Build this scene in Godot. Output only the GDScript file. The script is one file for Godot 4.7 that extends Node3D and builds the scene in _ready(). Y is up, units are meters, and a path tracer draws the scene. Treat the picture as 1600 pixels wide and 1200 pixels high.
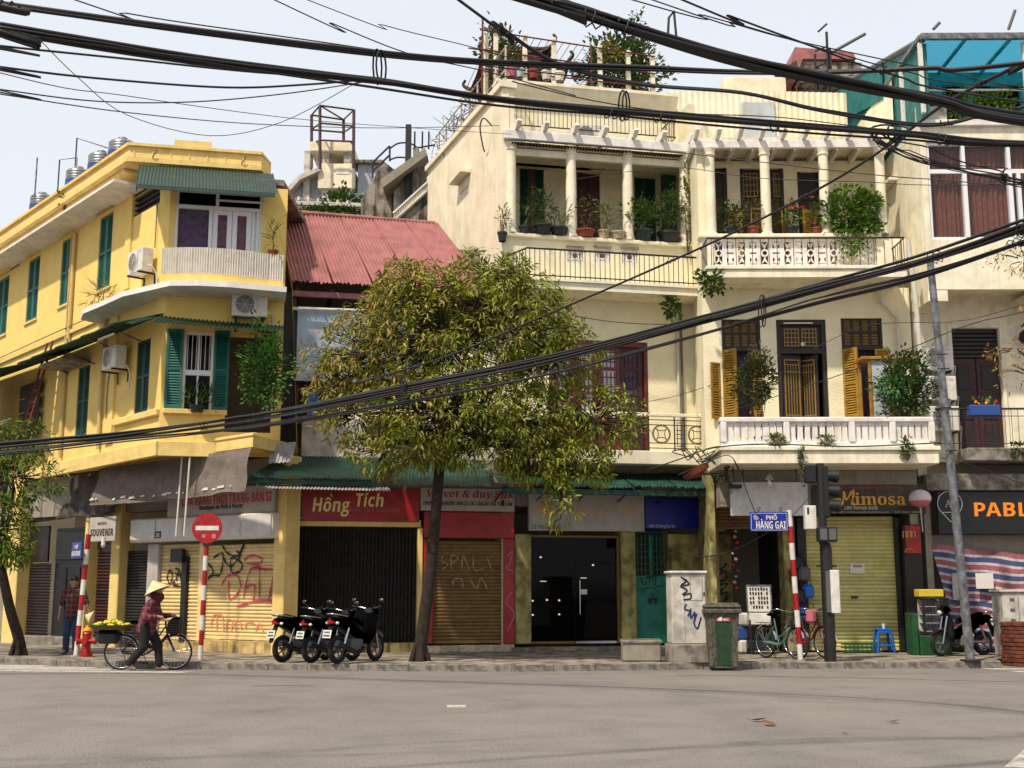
extends Node3D
# A junction with old shop houses: yellow corner house, cream tube houses with balconies, street tree and overhead cables.

var M := {}
var used := {}
const VN := {"ồ": "ôg", "ố": "ôa", "Ố": "Ôa", "ạ": "ad", "Ạ": "Ad", "ụ": "ud", "Ụ": "Ud", "ệ": "êd", "Ệ": "Êd", "Ẻ": "Eh", "Ử": "Uoh", "Ơ": "Oo", "Ư": "Uo", "ư": "uo", "Ẩ": "Âh", "Ỉ": "Ih", "Ị": "Id", "Ờ": "Oog"}
var rng := RandomNumberGenerator.new()
var leaf_thin: ArrayMesh
var leaf_wide: ArrayMesh
var leaf_blade: ArrayMesh
var FA: Transform3D
var FW: Transform3D
var FE: Transform3D
var FS: Transform3D
var FP: Transform3D
var FB: Transform3D
var FC: Transform3D
var FT: Transform3D


# collects triangles in a frame t
class G:
	var p := PackedVector3Array()
	var q := PackedVector3Array()
	var t := Transform3D()

	func at(x: Transform3D) -> G:
		t = x
		return self

	func tri(a: Vector3, b: Vector3, c: Vector3, na: Vector3, nb: Vector3, nc: Vector3) -> void:
		p.append(t * a); p.append(t * c); p.append(t * b)
		var m := t.basis
		q.append((m * na).normalized()); q.append((m * nc).normalized()); q.append((m * nb).normalized())

	func quad(a: Vector3, b: Vector3, c: Vector3, d: Vector3) -> G:
		var n := (c - a).cross(d - b).normalized()
		tri(a, b, c, n, n, n); tri(a, c, d, n, n, n)
		return self

	func box(x0: float, y0: float, z0: float, x1: float, y1: float, z1: float) -> G:
		var a := Vector3(x0, y0, z1); var b := Vector3(x1, y0, z1); var c := Vector3(x1, y1, z1); var d := Vector3(x0, y1, z1)
		var e := Vector3(x0, y0, z0); var f := Vector3(x1, y0, z0); var g := Vector3(x1, y1, z0); var h := Vector3(x0, y1, z0)
		quad(a, b, c, d); quad(f, e, h, g); quad(e, a, d, h); quad(b, f, g, c); quad(d, c, g, h); quad(e, f, b, a)
		return self

	func outward(pts: Array, mid: Vector3) -> void:
		var n: Vector3 = (pts[1] - pts[0]).cross(pts[2] - pts[0])
		if n.dot(pts[0] - mid) < 0:
			pts.reverse(); n = -n
		n = n.normalized()
		for i in range(1, pts.size() - 1):
			tri(pts[0], pts[i], pts[i + 1], n, n, n)

	# box with chamfered edges
	func cbox(x0: float, y0: float, z0: float, x1: float, y1: float, z1: float, r: float) -> G:
		var m := Vector3(x0 + x1, y0 + y1, z0 + z1) / 2
		var h := Vector3(absf(x1 - x0), absf(y1 - y0), absf(z1 - z0)) / 2
		var P := func(s: Array, ax: int) -> Vector3:
			var v := Vector3()
			for k in 3:
				v[k] = m[k] + s[k] * (h[k] if k == ax else h[k] - r)
			return v
		for ax in 3:
			var b := (ax + 1) % 3
			var c := (ax + 2) % 3
			for s in [-1, 1]:
				var pts := []
				for w in [[-1, -1], [1, -1], [1, 1], [-1, 1]]:
					var sg := [0, 0, 0]; sg[ax] = s; sg[b] = w[0]; sg[c] = w[1]
					pts.append(P.call(sg, ax))
				outward(pts, m)
				for s2 in [-1, 1]:
					var e := []
					for w in [[ax, -1], [ax, 1], [b, 1], [b, -1]]:
						var sg := [0, 0, 0]; sg[ax] = s; sg[b] = s2; sg[c] = w[1]
						e.append(P.call(sg, w[0]))
					outward(e, m)
		for sx in [-1, 1]:
			for sy in [-1, 1]:
				for sz in [-1, 1]:
					outward([P.call([sx, sy, sz], 0), P.call([sx, sy, sz], 1), P.call([sx, sy, sz], 2)], m)
		return self

	func tube(pts: Array, r0: float, r1 := -1.0, seg := 6, cap := true) -> G:
		if r1 < 0: r1 = r0
		var k := pts.size()
		var side := Vector3.UP
		var d0: Vector3 = (pts[1] - pts[0]).normalized()
		if absf(d0.y) > 0.9: side = Vector3.RIGHT
		var rings := []
		for i in k:
			var d: Vector3 = (pts[mini(i + 1, k - 1)] - pts[maxi(i - 1, 0)]).normalized()
			side = (side - d * side.dot(d)).normalized()
			var up := d.cross(side)
			var r := lerpf(r0, r1, i / float(k - 1))
			var ring := []
			for j in seg:
				var a := TAU * j / seg
				var n := side * cos(a) + up * sin(a)
				ring.append([pts[i] + n * r, n])
			rings.append(ring)
		for i in k - 1:
			for j in seg:
				var a = rings[i][j]; var b = rings[i][(j + 1) % seg]; var c = rings[i + 1][(j + 1) % seg]; var d = rings[i + 1][j]
				tri(a[0], b[0], c[0], a[1], b[1], c[1]); tri(a[0], c[0], d[0], a[1], c[1], d[1])
		if cap:
			for e in [0, k - 1]:
				var n: Vector3 = (pts[0] - pts[1]).normalized() if e == 0 else (pts[k - 1] - pts[k - 2]).normalized()
				for j in range(1, seg - 1):
					var ids := [0, j + 1, j] if e == 0 else [0, j, j + 1]
					tri(rings[e][ids[0]][0], rings[e][ids[1]][0], rings[e][ids[2]][0], n, n, n)
		return self

	# profile of Vector2(radius, y) turned round the y axis at o
	func lathe(prof: Array, o := Vector3.ZERO, seg := 16, sx := 1.0, sz := 1.0) -> G:
		for i in prof.size() - 1:
			var a: Vector2 = prof[i]; var b: Vector2 = prof[i + 1]
			var sl := Vector2(b.y - a.y, a.x - b.x).normalized()
			for j in seg:
				var w0 := TAU * j / seg; var w1 := TAU * (j + 1) / seg
				var c0 := Vector3(cos(w0) * sx, 0, sin(w0) * sz); var c1 := Vector3(cos(w1) * sx, 0, sin(w1) * sz)
				var n0 := Vector3(cos(w0) / sx * sl.x, sl.y, sin(w0) / sz * sl.x).normalized(); var n1 := Vector3(cos(w1) / sx * sl.x, sl.y, sin(w1) / sz * sl.x).normalized()
				var pa := o + c0 * a.x + Vector3.UP * a.y; var pb := o + c1 * a.x + Vector3.UP * a.y
				var pc := o + c1 * b.x + Vector3.UP * b.y; var pd := o + c0 * b.x + Vector3.UP * b.y
				if a.x > 0.0001: tri(pa, pc, pb, n0, n1, n1)
				if b.x > 0.0001: tri(pa, pd, pc, n0, n0, n1)
		return self

	# polygon in the xy plane, between z0 (back) and z1 (front)
	func prism(poly: Array, z0: float, z1: float) -> G:
		var pl := PackedVector2Array(poly)
		if Geometry2D.is_polygon_clockwise(pl): pl.reverse()
		var ix := Geometry2D.triangulate_polygon(pl)
		for i in range(0, ix.size(), 3):
			var a := pl[ix[i]]; var b := pl[ix[i + 1]]; var c := pl[ix[i + 2]]
			if (b - a).cross(c - a) < 0:
				var sw := b; b = c; c = sw
			tri(Vector3(a.x, a.y, z1), Vector3(b.x, b.y, z1), Vector3(c.x, c.y, z1), Vector3.BACK, Vector3.BACK, Vector3.BACK)
			tri(Vector3(a.x, a.y, z0), Vector3(c.x, c.y, z0), Vector3(b.x, b.y, z0), Vector3.FORWARD, Vector3.FORWARD, Vector3.FORWARD)
		var k := pl.size()
		for i in k:
			var a := pl[i]; var b := pl[(i + 1) % k]
			quad(Vector3(a.x, a.y, z0), Vector3(b.x, b.y, z0), Vector3(b.x, b.y, z1), Vector3(a.x, a.y, z1))
		return self

	# flat ring or disc in the xy plane
	func ring(o: Vector3, r0: float, r1: float, dz := 0.004, seg := 24) -> G:
		for j in seg:
			var a := TAU * j / seg; var b := TAU * (j + 1) / seg
			var u := Vector3(cos(a), sin(a), 0); var v := Vector3(cos(b), sin(b), 0)
			var f := Vector3(0, 0, dz)
			if r0 > 0: quad(o + u * r0 + f, o + u * r1 + f, o + v * r1 + f, o + v * r0 + f)
			else: tri(o + f, o + u * r1 + f, o + v * r1 + f, Vector3.BACK, Vector3.BACK, Vector3.BACK)
			quad(o + u * r1, o + v * r1, o + v * r1 + f, o + u * r1 + f)
		return self

	# brush stroke lying on the xy plane
	func stroke(pts: Array, w: float, z := 0.0, dz := 0.003) -> G:
		var k := pts.size()
		var l := []; var r := []
		for i in k:
			var d: Vector2 = (pts[mini(i + 1, k - 1)] - pts[maxi(i - 1, 0)]).normalized()
			var n := Vector2(-d.y, d.x) * w / 2 * (1.0 if w < 0.034 else 0.8 + 0.35 * sin(i * 1.7 + w * 90.0))
			l.append(pts[i] + n); r.append(pts[i] - n)
		for i in k - 1:
			var A := Vector3(l[i].x, l[i].y, z + dz); var B := Vector3(r[i].x, r[i].y, z + dz)
			var C := Vector3(r[i + 1].x, r[i + 1].y, z + dz); var D := Vector3(l[i + 1].x, l[i + 1].y, z + dz)
			quad(A, B, C, D)
		return self

	# corrugated sheet: corner o, width vector u, slope vector d, waves along u; sag lowers the middle, rag makes the lower edge uneven
	func corrugated(o: Vector3, u: Vector3, d: Vector3, pitch := 0.08, amp := 0.016, sag := 0.0, rag := 0.0) -> G:
		var n := int(u.length() / pitch) * 6
		var up := u.cross(d).normalized()
		if up.y < 0 or (absf(up.y) < 0.01 and up.z < 0): up = -up
		var ud := u.normalized()
		var rows := 4
		var grid := []
		for i in n + 1:
			var f := i / float(n)
			var ph := f * u.length() / pitch * TAU
			var col := []
			for j in rows + 1:
				var g := j / float(rows)
				var dd := d * (1.0 + rag * sin(f * 37.0) * sin(f * 11.0))
				var pt := o + u * f + dd * g + up * (cos(ph) * amp) - Vector3.UP * sag * sin(PI * f) * (0.4 + 0.6 * sin(PI * g))
				col.append([pt, (up + ud * sin(ph) * amp * TAU / pitch).normalized()])
			grid.append(col)
		for i in n:
			for j in rows:
				var a = grid[i][j]; var b = grid[i][j + 1]; var c = grid[i + 1][j + 1]; var e = grid[i + 1][j]
				if (b[0] - a[0]).cross(c[0] - a[0]).dot(up) > 0:
					tri(a[0], b[0], c[0], a[1], b[1], c[1]); tri(a[0], c[0], e[0], a[1], c[1], e[1])
				else:
					tri(a[0], c[0], b[0], a[1], c[1], b[1]); tri(a[0], e[0], c[0], a[1], e[1], c[1])
		return self

	func ball(o: Vector3, r: Vector3, seg := 10, rows := 6) -> G:
		for i in rows:
			for j in seg:
				var pts := []
				for w in [[i, j], [i, j + 1], [i + 1, j + 1], [i + 1, j]]:
					var th: float = PI * w[0] / rows; var ph: float = TAU * w[1] / seg
					pts.append(Vector3(sin(th) * cos(ph), cos(th), sin(th) * sin(ph)))
				var N := []
				for v in pts: N.append((v / r).normalized())
				if i < rows - 1: tri(o + pts[0] * r, o + pts[2] * r, o + pts[3] * r, N[0], N[2], N[3])
				if i > 0: tri(o + pts[0] * r, o + pts[1] * r, o + pts[2] * r, N[0], N[1], N[2])
		return self

	func mesh() -> ArrayMesh:
		var a := []
		a.resize(Mesh.ARRAY_MAX)
		a[Mesh.ARRAY_VERTEX] = p
		a[Mesh.ARRAY_NORMAL] = q
		var m := ArrayMesh.new()
		m.add_surface_from_arrays(Mesh.PRIMITIVE_TRIANGLES, a)
		return m


func fr(x: float, z: float, deg: float, y := 0.0) -> Transform3D:
	return Transform3D(Basis(Vector3.UP, deg_to_rad(deg)), Vector3(x, y, z))


func numbered(c: String) -> String:
	if not used.has(c):
		used[c] = 0
		return c
	used[c] += 1
	return "%s_%03d" % [c, used[c]]


func tag(o: Node, label: String, category: String, group := "") -> Node:
	o.set_meta("label", label)
	o.set_meta("category", category)
	if group != "": o.set_meta("group", group)
	return o


func thing(called: String, label: String, category: String, at := Vector3.ZERO, turn := 0.0, group := "") -> Node3D:
	var o := Node3D.new()
	o.name = numbered(called)
	add_child(o)
	o.position = at
	o.rotation_degrees.y = turn
	tag(o, label, category, group)
	return o


# a mesh under a parent; where the parent chain is placed in the world without turn, world-space vertices are shifted back
func put(called: String, mesh: Mesh, mat: Material, parent: Node = null, x := Transform3D(), world := true) -> MeshInstance3D:
	var o := MeshInstance3D.new()
	o.mesh = mesh
	o.material_override = mat
	o.transform = x
	if parent == null or parent == self:
		o.name = numbered(called)
		add_child(o)
	else:
		var n := 0
		var nm := called
		while parent.has_node(NodePath(nm)):
			n = parent.get_meta("n_" + called, 0) + 1
			parent.set_meta("n_" + called, n)
			nm = "%s_%03d" % [called, n]
		o.name = nm
		parent.add_child(o, true)
		if world:
			var w: Node = parent
			var acc := Transform3D()
			while w != self:
				acc = w.transform * acc
				w = w.get_parent()
			o.transform = acc.affine_inverse() * x
	return o


func obj(called: String, g: G, mat: Material, parent: Node = null, world := true) -> MeshInstance3D:
	return put(called, g.mesh(), mat, parent, Transform3D(), world)


func lobj(called: String, g: G, mat: Material, parent: Node) -> MeshInstance3D:
	return put(called, g.mesh(), mat, parent, Transform3D(), false)


func kind(o: Node, k: String) -> Node:
	o.set_meta("kind", k)
	return o


func struct(called: String, g: G, mat: Material) -> MeshInstance3D:
	var o := obj(called, g, mat)
	kind(o, "structure")
	return o


func clean() -> void:   # the counters that put() keeps are not part of the scene
	for o in find_children("*", "Node3D", true, false):
		for k in o.get_meta_list():
			if k.begins_with("n_"): o.remove_meta(k)


# copy of a thing, with a label of its own
func dup(o: Node3D, called: String, label: String, at: Vector3, turn := 0.0, group := "") -> Node3D:
	var c: Node3D = o.duplicate()
	c.name = numbered(called)
	add_child(c)
	c.position = at
	c.rotation_degrees.y = turn
	c.set_meta("label", label)
	if group != "": c.set_meta("group", group)
	return c


# wall in frame f with rectangular holes [u0, v0, u1, v1], front at z, with thickness
func wall(called: String, f: Transform3D, u0: float, v0: float, u1: float, v1: float, z: float, th: float, holes: Array, mat: Material, parent: Node) -> MeshInstance3D:
	var us := [u0, u1]; var vs := [v0, v1]
	for h in holes:
		for k in [h[0], h[2]]:
			if k > u0 and k < u1: us.append(k)
		for k in [h[1], h[3]]:
			if k > v0 and k < v1: vs.append(k)
	us.sort(); vs.sort()
	var g := G.new().at(f)
	for i in us.size() - 1:
		for j in vs.size() - 1:
			var a: float = us[i]; var b: float = us[i + 1]; var c: float = vs[j]; var d: float = vs[j + 1]
			if b - a < 0.0005 or d - c < 0.0005: continue
			var inside := false
			for h in holes:
				if (a + b) / 2 > h[0] and (a + b) / 2 < h[2] and (c + d) / 2 > h[1] and (c + d) / 2 < h[3]: inside = true
			if inside: continue
			g.quad(Vector3(a, c, z), Vector3(b, c, z), Vector3(b, d, z), Vector3(a, d, z))
			g.quad(Vector3(b, c, z - th), Vector3(a, c, z - th), Vector3(a, d, z - th), Vector3(b, d, z - th))
	for h in holes + [[u1, v0, u0, v1]]:
		var a: float = h[0]; var b: float = h[2]; var c: float = h[1]; var d: float = h[3]
		var B := z - th
		if a < b:
			g.quad(Vector3(a, c, z), Vector3(a, d, z), Vector3(a, d, B), Vector3(a, c, B)); g.quad(Vector3(b, d, z), Vector3(b, c, z), Vector3(b, c, B), Vector3(b, d, B))
			g.quad(Vector3(a, c, B), Vector3(b, c, B), Vector3(b, c, z), Vector3(a, c, z)); g.quad(Vector3(a, d, z), Vector3(b, d, z), Vector3(b, d, B), Vector3(a, d, B))
		else:
			g.quad(Vector3(b, c, B), Vector3(b, c, z), Vector3(b, d, z), Vector3(b, d, B)); g.quad(Vector3(a, c, z), Vector3(a, c, B), Vector3(a, d, B), Vector3(a, d, z))
			g.quad(Vector3(b, d, z), Vector3(a, d, z), Vector3(a, d, B), Vector3(b, d, B)); g.quad(Vector3(b, c, B), Vector3(a, c, B), Vector3(a, c, z), Vector3(b, c, z))
	return obj(called, g, mat, parent)


func bx(called: String, f: Transform3D, u0: float, v0: float, u1: float, v1: float, z0: float, z1: float, mat: Material, parent: Node, ch := 0.012) -> MeshInstance3D:
	var g := G.new().at(f)
	if ch > 0 and minf(minf(absf(u1 - u0), absf(v1 - v0)), absf(z1 - z0)) > ch * 2.5: g.cbox(u0, v0, z0, u1, v1, z1, ch)
	else: g.box(u0, v0, z0, u1, v1, z1)
	return obj(called, g, mat, parent)


# text standing on a plane: frame x (z out of the plane), letters of cap height h, squeezed to width w when w > 0
func text(s: String, f: Transform3D, u: float, v: float, z: float, h: float, mat: Material, parent: Node, w := 0.0, fnt := "Droid Sans", bold := false, slant := 0.0, dz := 0.012, called := "lettering") -> MeshInstance3D:
	var tm := TextMesh.new()
	var sf := SystemFont.new()
	sf.font_names = PackedStringArray([fnt])
	if bold: sf.font_weight = 700
	tm.font = sf
	tm.font_size = 40
	tm.pixel_size = 0.01
	tm.curve_step = 2.0
	tm.depth = dz / (h / 0.286)
	var base := ""
	var marks := []
	for ch in s:
		var e: String = VN.get(ch, "")
		base += e[0] if e else ch
		if e: marks.append([base.length() - 1, e.substr(1)])
	tm.text = base
	var k := h / 0.286
	var ab := tm.get_aabb()
	var kx := k
	if w > 0 and ab.size.x > 0.001: kx = w / ab.size.x
	var b := Basis(Vector3(kx, 0, 0), Vector3(slant * k, k, 0), Vector3(0, 0, k))
	var o := put(called, tm, mat, parent, f * Transform3D(b, Vector3(u, v, z)))
	if marks:   # Vietnamese marks that the font lacks
		var g := G.new()
		var wide := func(k: int) -> float: return sf.get_string_size(base.substr(0, k), HORIZONTAL_ALIGNMENT_LEFT, -1, 40).x * 0.01
		var y0 := (sf.get_descent(40) - sf.get_ascent(40)) * 0.005
		for m in marks:
			var x: float = (wide.call(m[0]) + wide.call(m[0] + 1)) / 2 - wide.call(base.length()) / 2
			var up: bool = base[m[0]] == base[m[0]].to_upper()
			var top: float = y0 + (0.31 if up else 0.235)
			for c in m[1]:
				if c == "g": g.stroke([Vector2(x + 0.04, top + 0.14), Vector2(x + 0.10, top + 0.07)], 0.034, 0.0, tm.depth / 2)
				if c == "a": g.stroke([Vector2(x + 0.05, top + 0.07), Vector2(x + 0.12, top + 0.15)], 0.034, 0.0, tm.depth / 2)
				if c == "h": g.stroke([Vector2(x - 0.02, top + 0.1), Vector2(x + 0.02, top + 0.12), Vector2(x, top + 0.04)], 0.03, 0.0, tm.depth / 2)
				if c == "d": g.stroke([Vector2(x - 0.022, y0 - 0.06), Vector2(x + 0.022, y0 - 0.06)], 0.042, 0.0, tm.depth / 2)
				if c == "o": g.stroke([Vector2(x + 0.1, top - 0.06), Vector2(x + 0.14, top + 0.02)], 0.034, 0.0, tm.depth / 2)
		put("accent", g.mesh(), mat, o, Transform3D(), false)
	return o


# rolling shutter of single slats; every slat shares one curved mesh
func roller(f: Transform3D, u0: float, v0: float, u1: float, v1: float, z: float, n: int, mats: Array, parent: Node) -> void:
	var h := (v1 - v0) / n
	var g := G.new()
	var pr := [Vector2(0, 0.0), Vector2(0.006, 0.1), Vector2(0.02, 0.3), Vector2(0.024, 0.5), Vector2(0.02, 0.72), Vector2(0.006, 0.9), Vector2(-0.01, 0.93), Vector2(-0.01, 1.0)]
	for i in pr.size() - 1:
		var a: Vector2 = pr[i]; var b: Vector2 = pr[i + 1]
		g.quad(Vector3(0, a.y * h, a.x), Vector3(u1 - u0, a.y * h, a.x), Vector3(u1 - u0, b.y * h, b.x), Vector3(0, b.y * h, b.x))
	g.quad(Vector3(0, 0, -0.012), Vector3(u1 - u0, 0, -0.012), Vector3(u1 - u0, 0, 0), Vector3(0, 0, 0))
	var m := g.mesh()
	for i in n:
		put("slat", m, mats[rng.randi() % mats.size()], parent, f * Transform3D(Basis(), Vector3(u0, v0 + i * h, z + rng.randf_range(-0.002, 0.002))))
	bx("bottom_bar", f, u0, v0 - 0.07, u1, v0 - 0.002, z - 0.02, z + 0.03, mats[0], parent, 0.006)


# louvred leaf hung in frame f; slats are one joined part under it
func louver(called: String, f: Transform3D, u0: float, v0: float, u1: float, v1: float, z: float, mat: Material, parent: Node, step := 0.055, smat: Material = null) -> MeshInstance3D:
	var g := G.new().at(f)
	var s := minf(0.07, (u1 - u0) * 0.16)
	g.box(u0, v0, z, u0 + s, v1, z + 0.04); g.box(u1 - s, v0, z, u1, v1, z + 0.04)
	g.box(u0 + s, v0, z, u1 - s, v0 + s, z + 0.04); g.box(u0 + s, v1 - s, z, u1 - s, v1, z + 0.04)
	var mid := (v0 + v1) / 2
	g.box(u0 + s, mid - s / 2, z, u1 - s, mid + s / 2, z + 0.038)
	var o := obj(called, g, mat, parent)
	var k := G.new().at(f)
	var y := v0 + s + 0.01
	while y < v1 - s - 0.02:
		if absf(y + step / 2 - mid) > s / 2 + 0.01:
			k.quad(Vector3(u0 + s, y, z + 0.036), Vector3(u1 - s, y, z + 0.036), Vector3(u1 - s, y + step * 0.85, z + 0.006), Vector3(u0 + s, y + step * 0.85, z + 0.006))
			k.quad(Vector3(u0 + s, y - 0.008, z + 0.036), Vector3(u1 - s, y - 0.008, z + 0.036), Vector3(u1 - s, y, z + 0.036), Vector3(u0 + s, y, z + 0.036))
		y += step
	k.box(u0 + s, v0 + s, z - 0.004, u1 - s, v1 - s, z + 0.001)
	kind(obj("slats", k, smat if smat else mat, o), "stuff")
	return o


# upright bars of a railing, one mesh each, sharing one mesh
func bars(f: Transform3D, a: Vector3, b: Vector3, n: int, h: float, r: float, mat: Material, parent: Node, called := "bar") -> void:
	var g := G.new()
	g.tube([Vector3(0, 0, 0), Vector3(0, h, 0)], r, r, 5, false)
	var m := g.mesh()
	for i in n:
		put(called, m, mat, parent, f * Transform3D(Basis(Vector3.UP, rng.randf()), a.lerp(b, (i + 0.5) / n)))


func sag(a: Vector3, b: Vector3, drop: float, n := 16) -> Array:
	var r := []
	for i in n + 1:
		var t := i / float(n)
		r.append(a.lerp(b, t) - Vector3.UP * drop * 4 * t * (1 - t))
	return r


# smooth line through control points
func smooth(pts: Array, n := 6) -> Array:
	var r := []
	var k := pts.size()
	for i in k - 1:
		var p0 = pts[maxi(i - 1, 0)]; var p3 = pts[mini(i + 2, k - 1)]
		for j in n:
			r.append(pts[i].cubic_interpolate(pts[i + 1], p0, p3, j / float(n)))
	r.append(pts[k - 1])
	return r


# a leaf in the xz plane, base at the origin, tip at +z, folded along its middle
func leaf_mesh(w: float, droop: float) -> ArrayMesh:
	var g := G.new()
	var prev := []
	for i in 5:
		var t := i / 4.0
		var hw := w * sin(PI * pow(t, 0.75)) * 0.5 + 0.002
		var y := -droop * t * t
		prev.append([Vector3(-hw, y + hw * 0.35, t), Vector3(0, y, t), Vector3(hw, y + hw * 0.35, t)])
	for i in 4:
		for k in 2:
			var a = prev[i][k]; var b = prev[i][k + 1]; var c = prev[i + 1][k + 1]; var d = prev[i + 1][k]
			g.quad(a, d, c, b)
	return g.mesh()


# leaves: list of [position, direction, length, colour]
func foliage(called: String, list: Array, mesh: Mesh, mat: Material, parent: Node) -> MultiMeshInstance3D:
	var mm := MultiMesh.new()
	mm.transform_format = MultiMesh.TRANSFORM_3D
	mm.use_colors = true
	mm.mesh = mesh
	mm.instance_count = list.size()
	for i in list.size():
		var e = list[i]
		var z: Vector3 = e[1].normalized()
		var x := Vector3.UP.cross(z)
		if x.length() < 0.05: x = Vector3.RIGHT
		x = x.normalized().rotated(z, rng.randf_range(-0.9, 0.9))
		var y := z.cross(x)
		var s: float = e[2]
		mm.set_instance_transform(i, Transform3D(Basis(x * s, y * s, z * s), e[0]))
		mm.set_instance_color(i, e[3])
	var o := MultiMeshInstance3D.new()
	o.multimesh = mm
	o.material_override = mat
	o.name = called
	parent.add_child(o, true)
	var acc := Transform3D()
	var w: Node = parent
	while w != self:
		acc = w.transform * acc
		w = w.get_parent()
	o.transform = acc.affine_inverse()
	kind(o, "stuff")
	return o


func rv(r := 1.0) -> Vector3:
	var v := Vector3(rng.randf_range(-1, 1), rng.randf_range(-1, 1), rng.randf_range(-1, 1))
	while v.length() > 1.0: v = Vector3(rng.randf_range(-1, 1), rng.randf_range(-1, 1), rng.randf_range(-1, 1))
	return v * r


func mixc(a: Color, b: Color) -> Color:
	var c := a.lerp(b, rng.randf())
	var k := rng.randf_range(0.75, 1.25)
	return Color(c.r * k, c.g * k, c.b * k)



func grey(seed_n: int, freq: float, oct: int, size := 512, kind_n := FastNoiseLite.TYPE_SIMPLEX_SMOOTH) -> PackedByteArray:
	var nz := FastNoiseLite.new()
	nz.seed = seed_n
	nz.noise_type = kind_n
	nz.frequency = freq
	nz.fractal_octaves = oct
	return nz.get_seamless_image(size, size, false, false, 0.15).get_data()


# weathering: pale ground with blotches, grain and runs, as a multiplier of the base colour
func weather(seed_n: int, lo: float, blot: float, run: float, grain: float, tint := Color(0.55, 0.5, 0.42)) -> ImageTexture:
	var S := 512
	var a := grey(seed_n, 0.008, 5); var b := grey(seed_n + 7, 0.09, 3); var c := grey(seed_n + 13, 0.02, 4); var d := grey(seed_n + 19, 0.35, 2)
	var out := PackedByteArray()
	out.resize(S * S * 3)
	for y in S:
		for x in S:
			var i := y * S + x
			var st := clampf((c[((y / 14) % S) * S + x] / 255.0 - 0.52) * 3.0, 0.0, 1.0)
			var m := clampf((a[i] / 255.0 - 0.5) * 2.4, 0.0, 1.0) * blot + st * run + clampf((b[i] / 255.0 - 0.62) * 3.0, 0.0, 1.0) * blot * 0.6
			m = clampf(m, 0.0, 1.0)
			var k := lo + (1.0 - lo) * clampf(a[(y * S + (x + 200) % S)] / 150.0, 0.2, 1.0) - grain * (d[i] / 255.0 - 0.35)
			out[i * 3] = int(clampf(k * lerpf(1.0, tint.r, m), 0, 1) * 255)
			out[i * 3 + 1] = int(clampf(k * lerpf(1.0, tint.g, m), 0, 1) * 255)
			out[i * 3 + 2] = int(clampf(k * lerpf(1.0, tint.b, m), 0, 1) * 255)
	return ImageTexture.create_from_image(Image.create_from_data(S, S, false, Image.FORMAT_RGB8, out))


func bumps(seed_n: int, freq: float, oct: int, strength: float) -> ImageTexture:
	var im := Image.create_from_data(512, 512, false, Image.FORMAT_L8, grey(seed_n, freq, oct))
	im.convert(Image.FORMAT_RGB8)
	im.bump_map_to_normal_map(strength)
	return ImageTexture.create_from_image(im)


# c: real-world base colour as sRGB; tile: metres per repeat
func mat(key: String, c: Color, rough: float, tx: Texture2D = null, tile := 2.0, nm: Texture2D = null, ntile := 0.0, metal := 0.0, nscale := 1.0) -> StandardMaterial3D:
	var m := StandardMaterial3D.new()
	m.albedo_color = c
	m.roughness = rough
	m.metallic = metal
	m.resource_name = key
	if tx or nm:
		m.uv1_triplanar = true
		m.uv1_world_triplanar = true
		m.uv1_scale = Vector3.ONE / tile
	if tx: m.albedo_texture = tx
	if nm:
		m.normal_enabled = true
		m.normal_texture = nm
		m.normal_scale = nscale * 0.3
	M[key] = m
	return m


func leafmat(key: String, back: Color) -> void:
	var m := mat(key, Color(1, 1, 1), 0.65)
	m.metallic_specular = 0.25
	m.vertex_color_use_as_albedo = true
	m.backlight_enabled = true
	m.backlight = back


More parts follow.
